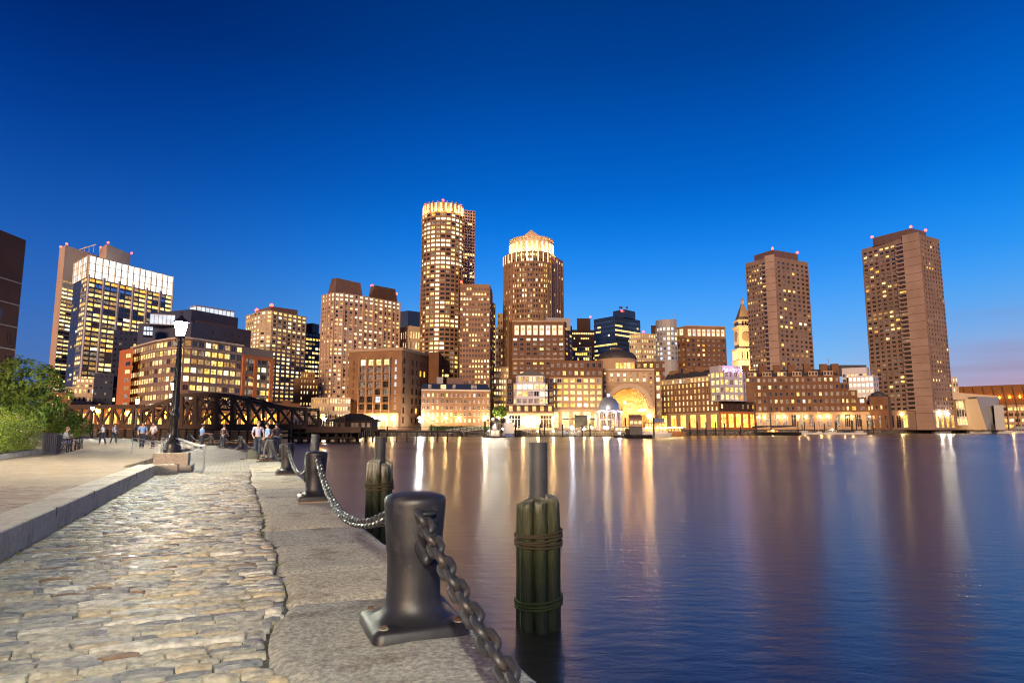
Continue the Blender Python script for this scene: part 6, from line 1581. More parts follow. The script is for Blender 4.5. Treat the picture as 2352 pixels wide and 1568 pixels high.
# ------------------------------------------------------------------ planting, bin, benches
def leaf_cloud(name, parent, mats, blobs, n, size, seed, origin):
    r = random.Random(seed); b = MB()
    for _ in range(n):
        c, rad, w = blobs[r.choices(range(len(blobs)), [q[1][0] * q[1][1] * q[1][2] for q in blobs])[0]]
        while True:
            v = Vector((r.uniform(-1, 1), r.uniform(-1, 1), r.uniform(-1, 1)))
            if .2 < v.length < 1: break
        v = v * (v.length ** -.45)
        p = Vector((c[0] + v.x * rad[0], c[1] + v.y * rad[1], c[2] + v.z * rad[2]))
        if noise.noise(p * 1.1) + .25 * noise.noise(p * 3) < -.12: continue
        if p.z < w: continue
        nrm = (v + Vector((r.uniform(-.8, .8), r.uniform(-.8, .8), r.uniform(-.2, 1)))).normalized(); a = nrm.orthogonal().normalized(); a = (a * cos(r.uniform(0, 6)) + nrm.cross(a) * sin(r.uniform(0, 6))).normalized(); c2 = nrm.cross(a); s = size * r.uniform(.6, 1.3)
        b.mi = 0 if r.random() < .5 else (1 if r.random() < .93 or len(mats) < 3 else 2)
        if noise.noise(p * .8 + Vector((7, 0, 0))) > .1 and b.mi == 0: b.mi = 1
        b.add([p - a * s, p + c2 * s * .45 + nrm * s * .1, p + a * s, p - c2 * s * .45 + nrm * s * .1], [(0, 1, 2, 3)])
    return b.build(name, mats, parent, origin, kind='stuff')
def tree(loc, label, blobs, n, size, seed, mats, trunk_r=.2, trunk_h=4.0, grp=None):
    t = thing('tree', label, 'tree', loc, 0, grp); r = random.Random(seed)
    b = MB(); b.tube([(0, 0, 0), (.1, 0, trunk_h * .4), (-.05, .1, trunk_h * .8), (.05, 0, trunk_h * 1.2)], [trunk_r, trunk_r * .8, trunk_r * .65, trunk_r * .4], 10); b.build('trunk', 'bark', t, (0, 0, 0))
    for c, rad, w in blobs:
        b = MB(); s = Vector((0, 0, trunk_h * r.uniform(.4, .9))); e = Vector(c); m = s.lerp(e, .5) + Vector((r.uniform(-.3, .3), r.uniform(-.3, .3), -.2)); b.tube([s, m, e], [trunk_r * .45, trunk_r * .3, trunk_r * .1], 7)
        for _ in range(5):
            v = Vector((r.uniform(-1, 1) * rad[0], r.uniform(-1, 1) * rad[1], r.uniform(-.6, 1) * rad[2])) * .8; b.tube([m.lerp(e, r.random()), e + v], [trunk_r * .12, .015], 5)
        b.build('limb', 'bark', t, (0, 0, 0))
    leaf_cloud('crown', t, mats, blobs, n, size, seed, (0, 0, 0)); return t
p = at(70, 1000, 52)
tree((p.x - 1, p.y, PLZ), 'broad leafy tree standing before the brown brick building at the left', [((0, 0, 5.0), (2.6, 2.6, 1.7), 1), ((-2.6, .3, 4.0), (2.6, 2.4, 1.8), 1), ((1.7, 0, 3.7), (2.1, 2.0, 1.4), 1), ((.2, -.3, 3.0), (3.4, 2.4, 1.3), .6), ((-.3, 0, 6.1), (1.1, 1.2, .9), 1), ((1.2, .2, 5.5), (1.0, 1, .8), 1)], 15000, .14, 31, ['leaf_dark', 'leaf_mid'], .22, 3.4)
p = at(120, 1000, 58)
tree((p.x, p.y, PLZ), 'low spreading dark tree right of the broad leafy tree', [((-3.0, 0, 2.2), (2.4, 2.2, 1.3), .3), ((0.2, 0, 2.0), (2.1, 2, 1.2), .2), ((1.7, 0, 1.4), (1.6, 1.6, 1.0), .1)], 8500, .13, 33, ['leaf_dark', 'leaf_mid'], .14, 1.6)
p = at(20, 1000, 46)
tree((p.x - 1, p.y, PLZ), 'dark lower tree at the left edge behind the flowering shrubs', [((-1.5, 0, 2.6), (2.6, 2.0, 1.6), .3), ((1.2, 0, 1.9), (2.2, 2.0, 1.1), .2)], 7500, .13, 35, ['leaf_dark', 'leaf_mid'], .15, 1.8)
# shrub bed
kb0, kb1 = ground(0, 1055, PLZ), ground(112, 1036, PLZ)
kd = (kb1 - kb0).normalized(); kn = Vector((-kd.y, kd.x, 0))
b = MB(); q0 = kb0 - kd * 14
b.fbox((q0.x, q0.y), (kd.x, kd.y), (kd.y, -kd.x), 0, (kb1 - q0).length, PLZ - .05, PLZ + .17, -.16, 0); b.fbox((kb1.x, kb1.y), (kn.x, kn.y), (kd.x, kd.y), 0.02, 9, PLZ - .05, PLZ + .168, -.16, -.002)
o = b.build('kerb', 'granite_cut'); o['label'] = 'pale stone kerb in front of the flowering shrubs'; o['category'] = 'kerb'
b = MB(); q = [q0 + kn * .16, kb1 + kn * .16, kb1 + kn * 9, q0 + kn * 9]; b.prism([(v.x, v.y) for v in q], PLZ - .04, PLZ + .12); struct('planting_bed', b, 'soil')
for i, (s, w, rad, lab) in enumerate(((-9.6, 1.9, (2.0, 1.7, 1.35), 'bright shrub cut off by the left edge'), (-6.6, 1.6, (1.6, 1.5, 1.15), 'second rounded yellow green shrub from the bin'), (-3.9, 1.6, (1.5, 1.45, 1.2), 'rounded yellow green shrub beside the bin'), (-1.3, 1.3, (1.35, 1.15, 1.0), 'lower bright shrub closest to the bin'))):
    c = kb1 + kd * (s + .6) + kn * w; sh = thing('shrub', lab + ', pale flowers', 'shrub', (c.x, c.y, PLZ + .1), 0, 'flowering shrubs in the planting bed')
    b = MB(); r = random.Random(i)
    for q in range(7): a = r.uniform(0, 6.3); b.tube([(0, 0, 0), (.3 * cos(a), .3 * sin(a), .5), (rad[0] * .7 * cos(a), rad[1] * .7 * sin(a), rad[2] * 1.2)], [.04, .03, .01], 5)
    b.build('stem', 'bark', sh, (0, 0, 0))
    leaf_cloud('foliage', sh, ['leaf_mid', 'leaf_bright', 'flower'], [((0, 0, rad[2] * .85), rad, .02), ((rad[0] * .4, -.3, rad[2] * .6), (rad[0] * .7, rad[1] * .6, rad[2] * .7), .02)], 7500, .05, 50 + i, (0, 0, 0))
# bin
p = ground(117, 1043, PLZ)
bn = thing('litter_bin', 'dark slatted metal litter bin at the end of the shrubs', 'litter bin', (p.x, p.y, PLZ))
b = MB(); b.lathe([(.30, .05), (.33, .9)], 24); b.lathe([(.36, .9), (.385, .97), (.36, 1.0), (.29, 1.0)], 24); b.lathe([(.34, 0), (.34, .07)], 24); b.build('body', 'bin_metal', bn, (0, 0, 0))
for i in range(28): a = 2 * pi * i / 28; k = MB(); k.beam((.335 * cos(a), .335 * sin(a), .08), (.37 * cos(a), .37 * sin(a), .92), .035, .035); k.build('slat', 'bin_metal', bn, (0, 0, 0))
# benches, facing the water
def make_bench(label):
    t = thing('bench', label, 'bench', (0, 0, 0), 0, 'slatted benches beside the shrubs')
    for i in range(5): b = MB(); b.box(.02 + i * .09, -.9, .43, .09 + i * .09, .9, .46); b.build('slat', 'bench_wood', t)
    for i in range(4): b = MB(); b.add([(v[0] - i * .025, v[1], v[2] + i * .1) for v in MB().box(-.03, -.9, .52, 0, .9, .59).v], MB().box(0, 0, 0, 1, 1, 1).f); b.build('back_slat', 'bench_wood', t)
    for y in (-.88, 0, .88):
        b = MB(); b.tube([(.48, y, 0), (.44, y, .25), (.46, y, .44), (.46, y, .64), (.3, y, .68), (.02, y, .64)], .025, 6); b.tube([(-.2, y, 0), (-.05, y, .42), (-.14, y, .95)], .025, 6); b.tube([(-.05, y, .41), (.46, y, .41)], .02, 6); b.build('frame', 'lamp_iron', t)
    return t
BN = [ground(150, 1040, PLZ), ground(172, 1034, PLZ), ground(190, 1029, PLZ), ground(203, 1025, PLZ)]
blb = ['bench nearest to the litter bin, empty', 'bench with the seated person, second from the bin', 'third bench from the litter bin', 'farthest bench in the row']
bd = (BN[3] - BN[0]).normalized(); brz = atan2(bd.y, bd.x) - pi / 2; s0 = make_bench(blb[0])
for i in range(4):
    q = BN[0] + bd * (2.35 * i + 1.0); lc = (q.x - .5, q.y, PLZ)
    if i == 0: s0.location = lc; s0.rotation_euler = (0, 0, brz)
    else: copy_thing(s0, lc, brz, blb[i])
SEAT = BN[0] + bd * (2.35 * 1 + .9) + Vector((-.5, 0, 0))

# ------------------------------------------------------------------ people
def skinned(name, parent, J, E, mat, lv=1):
    me = bpy.data.meshes.new(name); me.from_pydata([tuple(v[0]) for v in J], E, []); me.materials.append(MATS[mat])
    o = bpy.data.objects.new(name, me); COL.objects.link(o); o.parent = parent
    m = o.modifiers.new('skin', 'SKIN'); m.use_smooth_shade = True
    sv = me.skin_vertices[0].data if me.skin_vertices else me.attributes
    if not me.skin_vertices: return o
    for i, v in enumerate(J): sv[i].radius = (v[1], v[2] if len(v) > 2 else v[1]); sv[i].use_root = (i == 0)
    s = o.modifiers.new('sub', 'SUBSURF'); s.levels = lv; s.render_levels = lv
    return o
def grown(name, parent, J, E, mat, lv=1):
    """limb tree -> one closed skin by capsules is avoided: the skin modifier grows it"""
    me = bpy.data.meshes.new(name); me.from_pydata([tuple(v[0]) for v in J], E, []); me.materials.append(MATS[mat])
    o = bpy.data.objects.new(name, me); COL.objects.link(o); o.parent = parent
    bpy.context.view_layer.objects.active = o
    m = o.modifiers.new('skin', 'SKIN'); m.use_smooth_shade = True
    if not me.skin_vertices:
        with bpy.context.temp_override(object=o, active_object=o): bpy.ops.mesh.customdata_skin_add()
    sv = me.skin_vertices[0].data
    for i, v in enumerate(J): sv[i].radius = (v[1], v[1]); sv[i].use_root = (i == 0)
    s = o.modifiers.new('sub', 'SUBSURF'); s.levels = lv; s.render_levels = lv
    return o
def person(loc, rz, label, shirt, legs, hair='hair_dark', pose='stand', h=1.0, arms=((.05, -.12), (.05, -.12)), grp=None, skirt=False, barelegs=False, head=0.0):
    """local frame: faces -y"""
    t = thing('person', label, 'person', loc, rz, grp); t.scale = (h, h, h)
    V = Vector
    if pose == 'sit':
        pel = V((0, .0, .55)); che = V((0, -.03, .93)); nk = V((0, -.06, 1.12)); hd = V((0, -.12, 1.25))
        L = [[V((s * .09, -.02, .53)), V((s * .11, -.42, .52)), V((s * .10, -.40, .10)), V((s * .11, -.52, .035))] for s in (-1, 1)]
        A = [[V((s * .17, -.04, 1.02)), V((s * .20, -.12, .76)), V((s * .10, -.36, .66)), V((s * .06, -.44, .66))] for s in (-1, 1)]
    else:
        st_ = .12 if pose == 'walk' else .03
        pel = V((0, 0, .94)); che = V((0, .0, 1.28)); nk = V((0, -.01, 1.49)); hd = V((0, -.03 - head, 1.62))
        L = [[V((s * .09, 0, .90)), V((s * .10, -.02 - s * st_, .50)), V((s * .10, .03 - s * st_ * 1.6, .10)), V((s * .12, -.12 - s * st_ * 1.6, .04))] for s in (-1, 1)]
        A = []
        for s, (dx, dy) in zip((-1, 1), arms):
            A.append([V((s * .18, 0, 1.42)), V((s * (.22 + dx), .02 + dy * .2, 1.14)), V((s * (.22 + dx * .5), dy * 1.6 - .02, .92 + max(0, -dy) * .7)), V((s * (.21 + dx * .2), dy * 2.0 - .04, .84 + max(0, -dy) * .9))])
    J = [(pel, .13), (pel.lerp(che, .5), .12), (che, .14), (nk.lerp(che, .3), .10), (nk, .05), (hd - V((0, 0, .03)), .075), (hd + V((0, 0, .07)), .085)]
    E = [(0, 1), (1, 2), (2, 3), (3, 4), (4, 5), (5, 6)]
    nse = len(J); J.append((hd + V((0, -.105, .0)), .016)); E.append((5, nse))
    for lg in L:
        i = len(J); J += [(lg[0], .095), (lg[0].lerp(lg[1], .5), .082), (lg[1], .06), (lg[1].lerp(lg[2], .35), .056), (lg[2], .038), (lg[3], .04)]
        E += [(0, i)] + [(i + q, i + q + 1) for q in range(5)]
    for am in A:
        i = len(J); J += [(am[0], .06), (am[0].lerp(am[1], .6), .047), (am[1], .038), (am[2], .026), (am[2].lerp(am[3], .6), .034)]
        E += [(3, i)] + [(i + q, i + q + 1) for q in range(4)]
        d = (am[3] - am[2]).normalized(); s_ = d.cross(V((0, 1, .1))).normalized(); w = i + 4; kp = J[w][0]
        for q, ln in zip((-1.5, -.5, .5, 1.5), (.05, .06, .062, .052)):
            k = len(J); J += [(kp + s_ * q * .018 + d * .04, .009), (kp + s_ * q * .02 + d * (.04 + ln) + V((0, -.012, 0)), .008)]; E += [(w, k), (k, k + 1)]
        k = len(J); J += [(kp + s_ * .045 + d * .01, .010), (kp + s_ * .062 + d * .045, .009)]; E += [(w, k), (k, k + 1)]
    grown('body', t, J, E, 'skin')
    # shirt
    J = [(pel + V((0, 0, .05)), .145), (pel.lerp(che, .5), .135), (che, .152), (nk.lerp(che, .3), .115), (nk - V((0, 0, .05)), .07)]; E = [(0, 1), (1, 2), (2, 3), (3, 4)]
    for am in A: i = len(J); J += [(am[0], .07), (am[0].lerp(am[1], .55), .062), (am[0].lerp(am[1], .85), .058)]; E += [(3, i), (i, i + 1), (i + 1, i + 2)]
    grown('shirt', t, J, E, shirt)
    J = [(pel, .15)]; E = []
    for lg in L:
        i = len(J); end = .35 if barelegs else .93
        J += [(lg[0], .105), (lg[0].lerp(lg[1], .5), .095), (lg[1], .075)] + ([] if barelegs else [(lg[1].lerp(lg[2], .5), .065), (lg[2], .055)]); E += [(0, i)] + [(i + q, i + q + 1) for q in range(2 if barelegs else 4)]
    grown('trousers', t, J, E, legs)
    for lg in L: b = MB(); f = lg[3]; b.lathe([(.001, -.04), (.05, -.035), (.05, .0), (.035, .03), (.001, .035)], 10, (f.x, f.y + .04, f.z)); b.v = [(x, (y - f.y) * 2.3 + f.y, z) for x, y, z in b.v]; soft(b.build('shoe', 'shoe', t, (0, 0, 0)), 60)
    b = MB(); b.lathe([(.001, -.09), (.075, -.06), (.097, .0), (.09, .06), (.05, .10), (.001, .112)], 14, (hd.x, hd.y + .022, hd.z + .04)); soft(b.build('hair', hair, t, (0, 0, 0)), 60)
    b = MB(); [b.ball((s * .032, hd.y - .083, hd.z + .02), .012, 6, 4) for s in (-1, 1)]; b.build('eye', 'hull_black', t, (0, 0, 0))
    b = MB(); [b.ball((s * .088, hd.y + .0, hd.z + .0), .022, 6, 4) for s in (-1, 1)]; b.build('ear', 'skin', t, (0, 0, 0))
    return t
person((SEAT.x + .05, SEAT.y, PLZ - .05), brz + pi / 2 , 'person in pale top and shorts sitting on the second bench', 'shirt_white', 'shirt_lavender', 'hair_light', 'sit', barelegs=True)
g = ground(462, 1033); person((g.x, g.y, 0), 2.4, 'man in light blue shirt leaning by the bollards near the lamp post', 'shirt_blue', 'jeans', 'hair_dark', arms=((.03, -.28), (.03, -.28)), h=.98)
g = ground(590, 1050); person((g.x, g.y, 0), .5, 'person in lavender top standing beside the dark backpack', 'shirt_lavender', 'jeans', 'hair_light', h=1.03)
g = ground(612, 1050); person((g.x, g.y, 0), -.9, 'person in pale blue top between the lavender and dark dressed people', 'shirt_blue', 'trousers_grey', 'hair_dark', 'walk', h=.97)
g = ground(643, 1048); person((g.x - .4, g.y + .5, 0), -2.2, 'person in dark jacket right of the backpack group', 'shirt_dark', 'jeans', 'hair_dark', h=.98)
g = ground(512, 1030); person((g.x, g.y, 0), 2.9, 'person in dark red jacket looking out between two far bollards', 'shirt_dark', 'jeans', 'hair_dark', h=.97)
for (u, D, sh, lb, lab, rz, po) in ((327, 43, 'shirt_blue', 'jeans', 'person in light blue shirt walking left of the nearest lamp post', .4, 'walk'), (352, 43, 'shirt_white', 'shirt_dark', 'person in white shirt walking beside the blue shirted one', -.3, 'walk'),
                       (262, 56, 'shirt_lavender', 'jeans', 'person in lavender top among the far walkers', 1.5, 'walk'), (236, 54, 'shirt_white', 'jeans', 'leftmost far walker in pale top past the benches', -1.4, 'walk')):
    q = at(u, 1000, D); person((q.x, q.y, .15), rz, lab, sh, lb, 'hair_dark', po, h=.98)
g = ground(579, 1054); bg = thing('backpack', 'dark backpack slumped on the paving by the standing group', 'backpack', (g.x, g.y, 0))
b = MB(); b.lathe([(.001, 0), (.24, .02), (.26, .12), (.22, .30), (.15, .42), (.06, .48), (.001, .49)], 14); b.v = [(x * 1.25 + .05 * sin(z * 9), y * .7, z) for x, y, z in b.v]; soft(b.build('bag', 'bag', bg, (0, 0, 0)), 60)
b = MB(); b.tube([(-.05, -.1, .45), (-.15, -.15, .56), (-.02, -.1, .58), (.06, -.08, .46)], .015, 6); b.tube([(-.3, -.1, .03), (-.42, -.2, .02), (-.5, -.1, .015)], .02, 6); b.build('strap', 'bag', bg, (0, 0, 0))
# ------------------------------------------------------------------ swing bridge
br = thing('truss_bridge', 'rusty brown steel truss bridge with humped middle across the channel', 'bridge', (0, 170, 0))
DZ0, DZ1 = 162.0, 172.0                      # near and far truss plane
top = [(325, 940), (352, 932), (385, 921), (417, 908), (449, 905), (500, 905.5), (535, 909), (570, 919), (605, 929), (640, 936), (672, 937.5), (704, 938.5)]
deck_v = 979
def bp(u, v, D): 
    q = at(u, v, 162.0); return Vector((q.x, D, q.z))
for D in (DZ0, DZ1):
    T = [bp(u, v, D) for u, v in top]; Bm = [bp(u, deck_v, D) for u, v in top]
    k = MB()
    for i in range(len(T) - 1): k.beam(T[i], T[i + 1], .7, .8)
    k.build('top_chord', 'rusty_steel', br, (0, 170, 0))
    k = MB(); k.beam(Bm[0], Bm[-1], .7, 1.2); k.build('bottom_chord', 'rusty_steel', br, (0, 170, 0))
    for i in range(len(T)):
        k = MB(); k.beam(T[i], Bm[i], .55 if i not in (3, 4, 5, 6) else 1.0); k.build('upright', 'rusty_steel', br, (0, 170, 0))
    for i in range(len(T) - 1):
        k = MB()
        if i in (4, 5):
            m0, m1 = T[i].lerp(Bm[i], .45), T[i + 1].lerp(Bm[i + 1], .45)
            k.beam(T[i], m1, .3); k.beam(T[i + 1], m0, .3); k.beam(m0, m1, .4)
            for f in (.3, .6): k.beam(T[i].lerp(T[i + 1], f), T[i].lerp(m0, .9 * f + .2), .14); k.beam(T[i].lerp(T[i + 1], f), m0.lerp(m1, 1 - f), .14)
            k.beam(m0, Bm[i + 1], .5) if i % 2 else k.beam(m1, Bm[i], .5)
        elif i < 4: k.beam(T[i + 1], Bm[i], .5); k.beam(T[i], Bm[i + 1], .3)
        else: k.beam(T[i], Bm[i + 1], .5); k.beam(T[i + 1], Bm[i], .3) if i < 9 else None
        k.build('diagonal', 'rusty_steel', br, (0, 170, 0))
for i, (u, v) in enumerate(top):
    k = MB(); a, c = bp(u, v, DZ0), bp(u, v, DZ1); k.beam(a, c, .4); 
    if i % 2 == 0: k.beam(a - Vector((0, 0, 1.4)), c - Vector((0, 0, 1.4)), .3); k.beam(a, c - Vector((0, 0, 1.4)), .15); k.beam(c, a - Vector((0, 0, 1.4)), .15)
    k.build('cross_strut', 'rusty_steel', br, (0, 170, 0))
k = MB(); a, c = bp(300, 984, DZ0), bp(790, 984, DZ1); k.box(a.x, DZ0 + .5, a.z - .2, c.x, DZ1 - .5, a.z + .3); k.build('deck', 'timber', br, (0, 170, 0))
k = MB(); a, c = bp(170, 933, DZ0), bp(330, 936, DZ0)                # left approach with its flat top
zt_, zd_ = a.z, bp(200, deck_v, DZ0).z
k.box(a.x - 10, DZ0, zt_ - .5, c.x, DZ0 + .7, zt_ + .4); k.box(a.x - 10, DZ0 - .01, zd_ - .6, c.x, DZ0 + .7, zd_ + .6); k.build('approach_girder', 'rusty_steel', br, (0, 170, 0))
n = 9
for i in range(n + 1):
    x = a.x - 6 + (c.x - a.x + 6) * i / n; k = MB(); k.beam((x, DZ0 + .35, zd_), (x, DZ0 + .35, zt_), .55)
    if i < n: x2 = a.x - 6 + (c.x - a.x + 6) * (i + 1) / n; k.beam((x, DZ0 + .35, zd_ if i % 2 else zt_), (x2, DZ0 + .35, zt_ if i % 2 else zd_), .4)
    k.build('approach_strut', 'rusty_steel', br, (0, 170, 0))
k = MB(); a, c = bp(704, 955, DZ0), bp(792, 957, DZ0)                 # right approach railing
k.beam(a, c, .25); zb_ = bp(704, 980, DZ0).z
for i in range(22): x = a.x + (c.x - a.x) * i / 21; k.beam((x, DZ0, zb_), (x, DZ0, a.z), .12)
k.beam((a.x, DZ0, zb_ + .9), (c.x, DZ0, zb_ + .9), .1); k.box(a.x, DZ0 - .3, zb_ - 1.4, c.x + 4, DZ0 + .3, zb_); k.build('approach_railing', 'rusty_steel', br, (0, 170, 0))
# fender under the bridge
fd = thing('timber_fender', 'dark timber fender pier of stacked planks under the bridge', 'fender', (0, 158, 0))
z0 = bp(400, 984, DZ0).z
for i in range(7): k = MB(); a, c = bp(250, 990, 158), bp(625, 990, 158); k.box(a.x, 158, WATER + .3 + i * .42, c.x, 158.5, WATER + .6 + i * .42); k.build('plank', 'timber', fd, (0, 158, 0))
for i in range(20): a, c = bp(250, 990, 158), bp(625, 990, 158); x = a.x + (c.x - a.x) * i / 19; k = MB(); k.tube([(x, 157.6, -3), (x, 157.6, WATER + 3.3)], .22, 8); k.build('post', 'timber', fd, (0, 158, 0))
sup = thing('bridge_trestle', 'dark timber trestle of posts carrying the right end of the bridge', 'trestle', (0, 165, 0))
for i in range(16):
    u = 640 + i * 11; q = bp(u, 990, 163 + (i % 2) * 6); k = MB(); k.tube([(q.x, q.y, -4), (q.x, q.y, bp(u, 985, 162).z)], .35, 8); k.build('post', 'shingle_dark', sup, (0, 165, 0))
k = MB()
for y in (163, 169):
    for zz in (-.9, .3): a, c = bp(636, 990, y), bp(812, 990, y); k.box(a.x, y - .15, zz, c.x, y + .15, zz + .4)
k.build('brace', 'shingle_dark', sup, (0, 165, 0))
a, c = bp(636, 990, 174), bp(800, 990, 174); k = MB(); k.box(a.x, 174, WATER + .6, c.x, 176, bp(640, 986, 170).z); k.build('bulkhead', 'shingle_dark', sup, (0, 165, 0))
bo = thing('red_light_strips', 'row of made-up glowing strips standing for red light dashes along the foot of the bridge trestle', 'light_dashes', (0, 158, WATER))  # made-up glowing strips in place of red reflections and rail lights
for i in range(15):
    a, c = at(656 + i * 12.3, 1012, 158), at(664.5 + i * 12.3, 1012, 158); k = MB(); k.box(a.x, 157.8, 0.05, c.x, 158.3, .45); k.add([(x, y, z) for x, y, z in MB().box(a.x, 157.9, -.2, c.x, 158.2, .05).v], MB().box(0, 0, 0, 1, 1, 1).f); k.build('float', 'red_strip', bo)

# lamps on and behind the bridge
def post_lamp(u, v, D, mat, r, label, grp, zb=.8):
    p = at(u, v, D); t = thing('lamp_post', label, 'lamp post', (p.x, p.y, zb), 0, grp)
    k = MB(); k.tube([(0, 0, 0), (0, 0, p.z - zb - .3)], .13, 6); k.build('post', 'dark_frame', t, (0, 0, 0))
    k = MB(); k.ball((0, 0, p.z - zb), r, 8, 6); k.build('globe', mat, t, (0, 0, 0))
for i, (u, v, D, r) in enumerate(((221, 945, 214, .55), (229, 944, 216, .3), (257, 941, 214, .5), (294, 949, 214, .5), (337, 952, 214, .42), (377, 948, 214, .4), (379, 955, 213, .42), (453, 960, 176, .36), (495, 957, 176, .36), (568, 961, 176, .42), (605, 962, 178, .28), (741, 956, 200, .42))):
    post_lamp(u, v, D, 'lamp_sodium', r * 1.8, ['leftmost large orange lamp under the flat bridge girder', 'small orange lamp touching the leftmost large one', 'highest orange lamp, second large one from the left', 'orange lamp below the third street lamp', 'orange lamp just right of the third street lamp', 'upper orange lamp of the close pair beside the lamp post', 'lower orange lamp of the close pair beside the lamp post', 'orange lamp just right of the lamp post under the truss hump', 'orange lamp under the middle of the truss hump', 'large orange lamp under the falling right slope of the truss', 'small orange lamp right of the one under the truss slope', 'orange lamp over the railing at the right end of the bridge'][i], 'sodium lamps about the bridge', .8 if D > 200 else -.2)
post_lamp(745, 962, 198, 'lamp_white', .45, 'white lamp at the right end of the bridge', 'white waterfront lamps')
for (u, v, D, m, r, lab) in ((862, 959, 297, 'lamp_warm', .5, 'white lamp just right of the dark bridge house'), (963, 959, 297, 'lamp_white', .5, 'white lamp left of the brightest blue white lamp'), (967, 966, 292, 'lamp_cool', .8, 'brightest blue white lamp between the brick block and the mansard house'),
                      (1114, 959, 296, 'lamp_white', .5, 'white lamp at the right end of the mansard house'), (1132, 962, 292, 'lamp_white', .36, 'bright lamp above the lit work boat'), (1146, 959, 296, 'lamp_white', .3, 'lamp below the tent awning'), (1161, 958, 298, 'lamp_white', .3, 'lamp at the left corner of the glass bay house'),
                      (1314, 982, 284, 'lamp_cool', .65, 'blue white lamp by the second gangway'), (1342, 985, 284, 'lamp_warm', .5, 'low warm lamp left of the domed pavilion'), (1359, 982, 284, 'lamp_warm', .45, 'low lamp under the domed pavilion'),
                      (1389, 982, 284, 'lamp_warm', .5, 'left lamp of the pair before the domed pavilion'), (1395, 982, 284, 'lamp_warm', .5, 'right lamp of the pair before the domed pavilion'), (1235, 990, 285, 'lamp_warm', .28, 'small dock lamp under the glass bay house'), (1271, 990, 285, 'lamp_warm', .36, 'orange dock lamp right of the glass bay house'),
                      (2114, 986, 555, 'lamp_warm', .6, 'small dock lamp under the tallest concrete tower'), (2253, 966, 548, 'lamp_warm', .6, 'lamp at the foot of the angular hall'), (2290, 965, 548, 'lamp_warm', .6, 'lamp right of the angular hall'), (2325, 965, 550, 'lamp_warm', .7, 'lamp at the far right shore')):
    post_lamp(u, v, D, m, r, lab, 'white waterfront lamps')

# ------------------------------------------------------------------ bridge tender's house on piles
th = thing('bridge_house', 'small dark timber house with hipped shingle roof standing on piles in the water', 'house', (at(816, 985, 168).x, 168, 0))
xw = (at(862, 985, 165).x - at(772, 985, 165).x) / 2; zf = zat(985, 165); ze = zat(966, 165); zr = zat(949, 168)
k = MB(); k.box(-xw, -3, zf, xw, 4, ze); k.build('wall', 'shed_brown', th, (0, 0, 0))
k = MB(); k.add([(-xw - .8, -3.8, ze), (xw + .8, -3.8, ze), (xw + .8, 4.8, ze), (-xw - .8, 4.8, ze), (-xw * .35, .5, zr), (xw * .35, .5, zr), (xw + .8, -3.8, ze - .15), (-xw - .8, -3.8, ze - .15), (xw + .8, 4.8, ze - .15), (-xw - .8, 4.8, ze - .15)], [(0, 1, 5, 4), (1, 2, 5), (2, 3, 4, 5), (3, 0, 4), (7, 6, 1, 0), (6, 8, 2, 1), (8, 9, 3, 2), (9, 7, 0, 3)]); k.build('roof', 'shingle_dark', th, (0, 0, 0))
for i, (x, m) in enumerate(((-.82, 'mansard_brown'), (-.52, 'mansard_brown'), (.02, 'mansard_brown'), (.22, 'mansard_brown'), (.55, 'curtain_grey'), (.82, 'curtain_grey'))):
    k = MB(); k.mat(0).box(xw * x - .35, -3.08, zf + .5, xw * x + .35, -2.99, ze - .5); k.mat(1)
    for a in (-.42, .35): k.box(xw * x + a, -3.14, zf + .42, xw * x + a + .07, -3.0, ze - .42)
    k.box(xw * x - .35, -3.14, (zf + ze) / 2 - .03, xw * x + .35, -3.08, (zf + ze) / 2 + .03); k.build('window', [m, 'dark_frame'], th, (0, 0, 0))
k = MB(); k.box(-xw - 2.5, -4.6, zf - .5, xw + 1.8, 5, zf); k.build('platform', 'shingle_dark', th, (0, 0, 0))
for x in (-1.15, -.8, -.4, 0, .4, .8, 1.1):
    for y in (-4.2, 3): k = MB(); k.tube([(xw * x, y, -4), (xw * x, y, zf - .5)], .2, 8); k.build('pile', 'timber', th, (0, 0, 0))
k = MB(); k.box(xw, -3, zf - .9, xw + 22, -1, zf - .5)
for i in range(9): k.tube([(xw + 1 + i * 2.5, -2, -4), (xw + 1 + i * 2.5, -2, zf - .5)], .16, 6)
k.beam((xw, -3, zf + .5), (xw + 22, -3, zf + .5), .08); k.build('jetty', 'shingle_dark', th, (0, 0, 0))

# ------------------------------------------------------------------ hedge on the quay before the mansard house
hb = MB(); r = random.Random(9)
a, c = at(985, 975, 296), at(1125, 975, 297)
for i in range(9000):
    f = r.random(); x = a.x + (c.x - a.x) * f; y = 296 + r.uniform(-1, 1); z = .8 + r.uniform(0, 1.9) + .3 * noise.noise(Vector((x * .5, 0, 0))); s = .22; q = Vector((r.uniform(-1, 1), r.uniform(-1, 1), r.uniform(-1, 1))).normalized() * s; w = q.orthogonal().normalized() * s * .6
    p = Vector((x, y, z)); hb.add([p - q, p + w, p + q, p - w], [(0, 1, 2, 3)])
o = hb.build('hedge', 'hedge_green'); o['label'] = 'long clipped green hedge in front of the mansard house'; o['category'] = 'hedge'
# small trees at the foot of the awning and right tower
for (u, v, D, rr, lab) in ((1148, 945, 298, 3.2, 'round tree under the tent awning'), (2111, 962, 545, 3.0, 'small bare brown tree at the foot of the tallest tower')):
    q = at(u, v, D); tree((q.x, q.y, .8), lab, [((0, 0, q.z - .8), (rr, rr, rr * .85), .5)], 1800, .5, 70 + u, ['leaf_dark', 'leaf_mid'] if u < 2000 else ['bark', 'leaf_dark'], .25, max(1.5, q.z - 2))

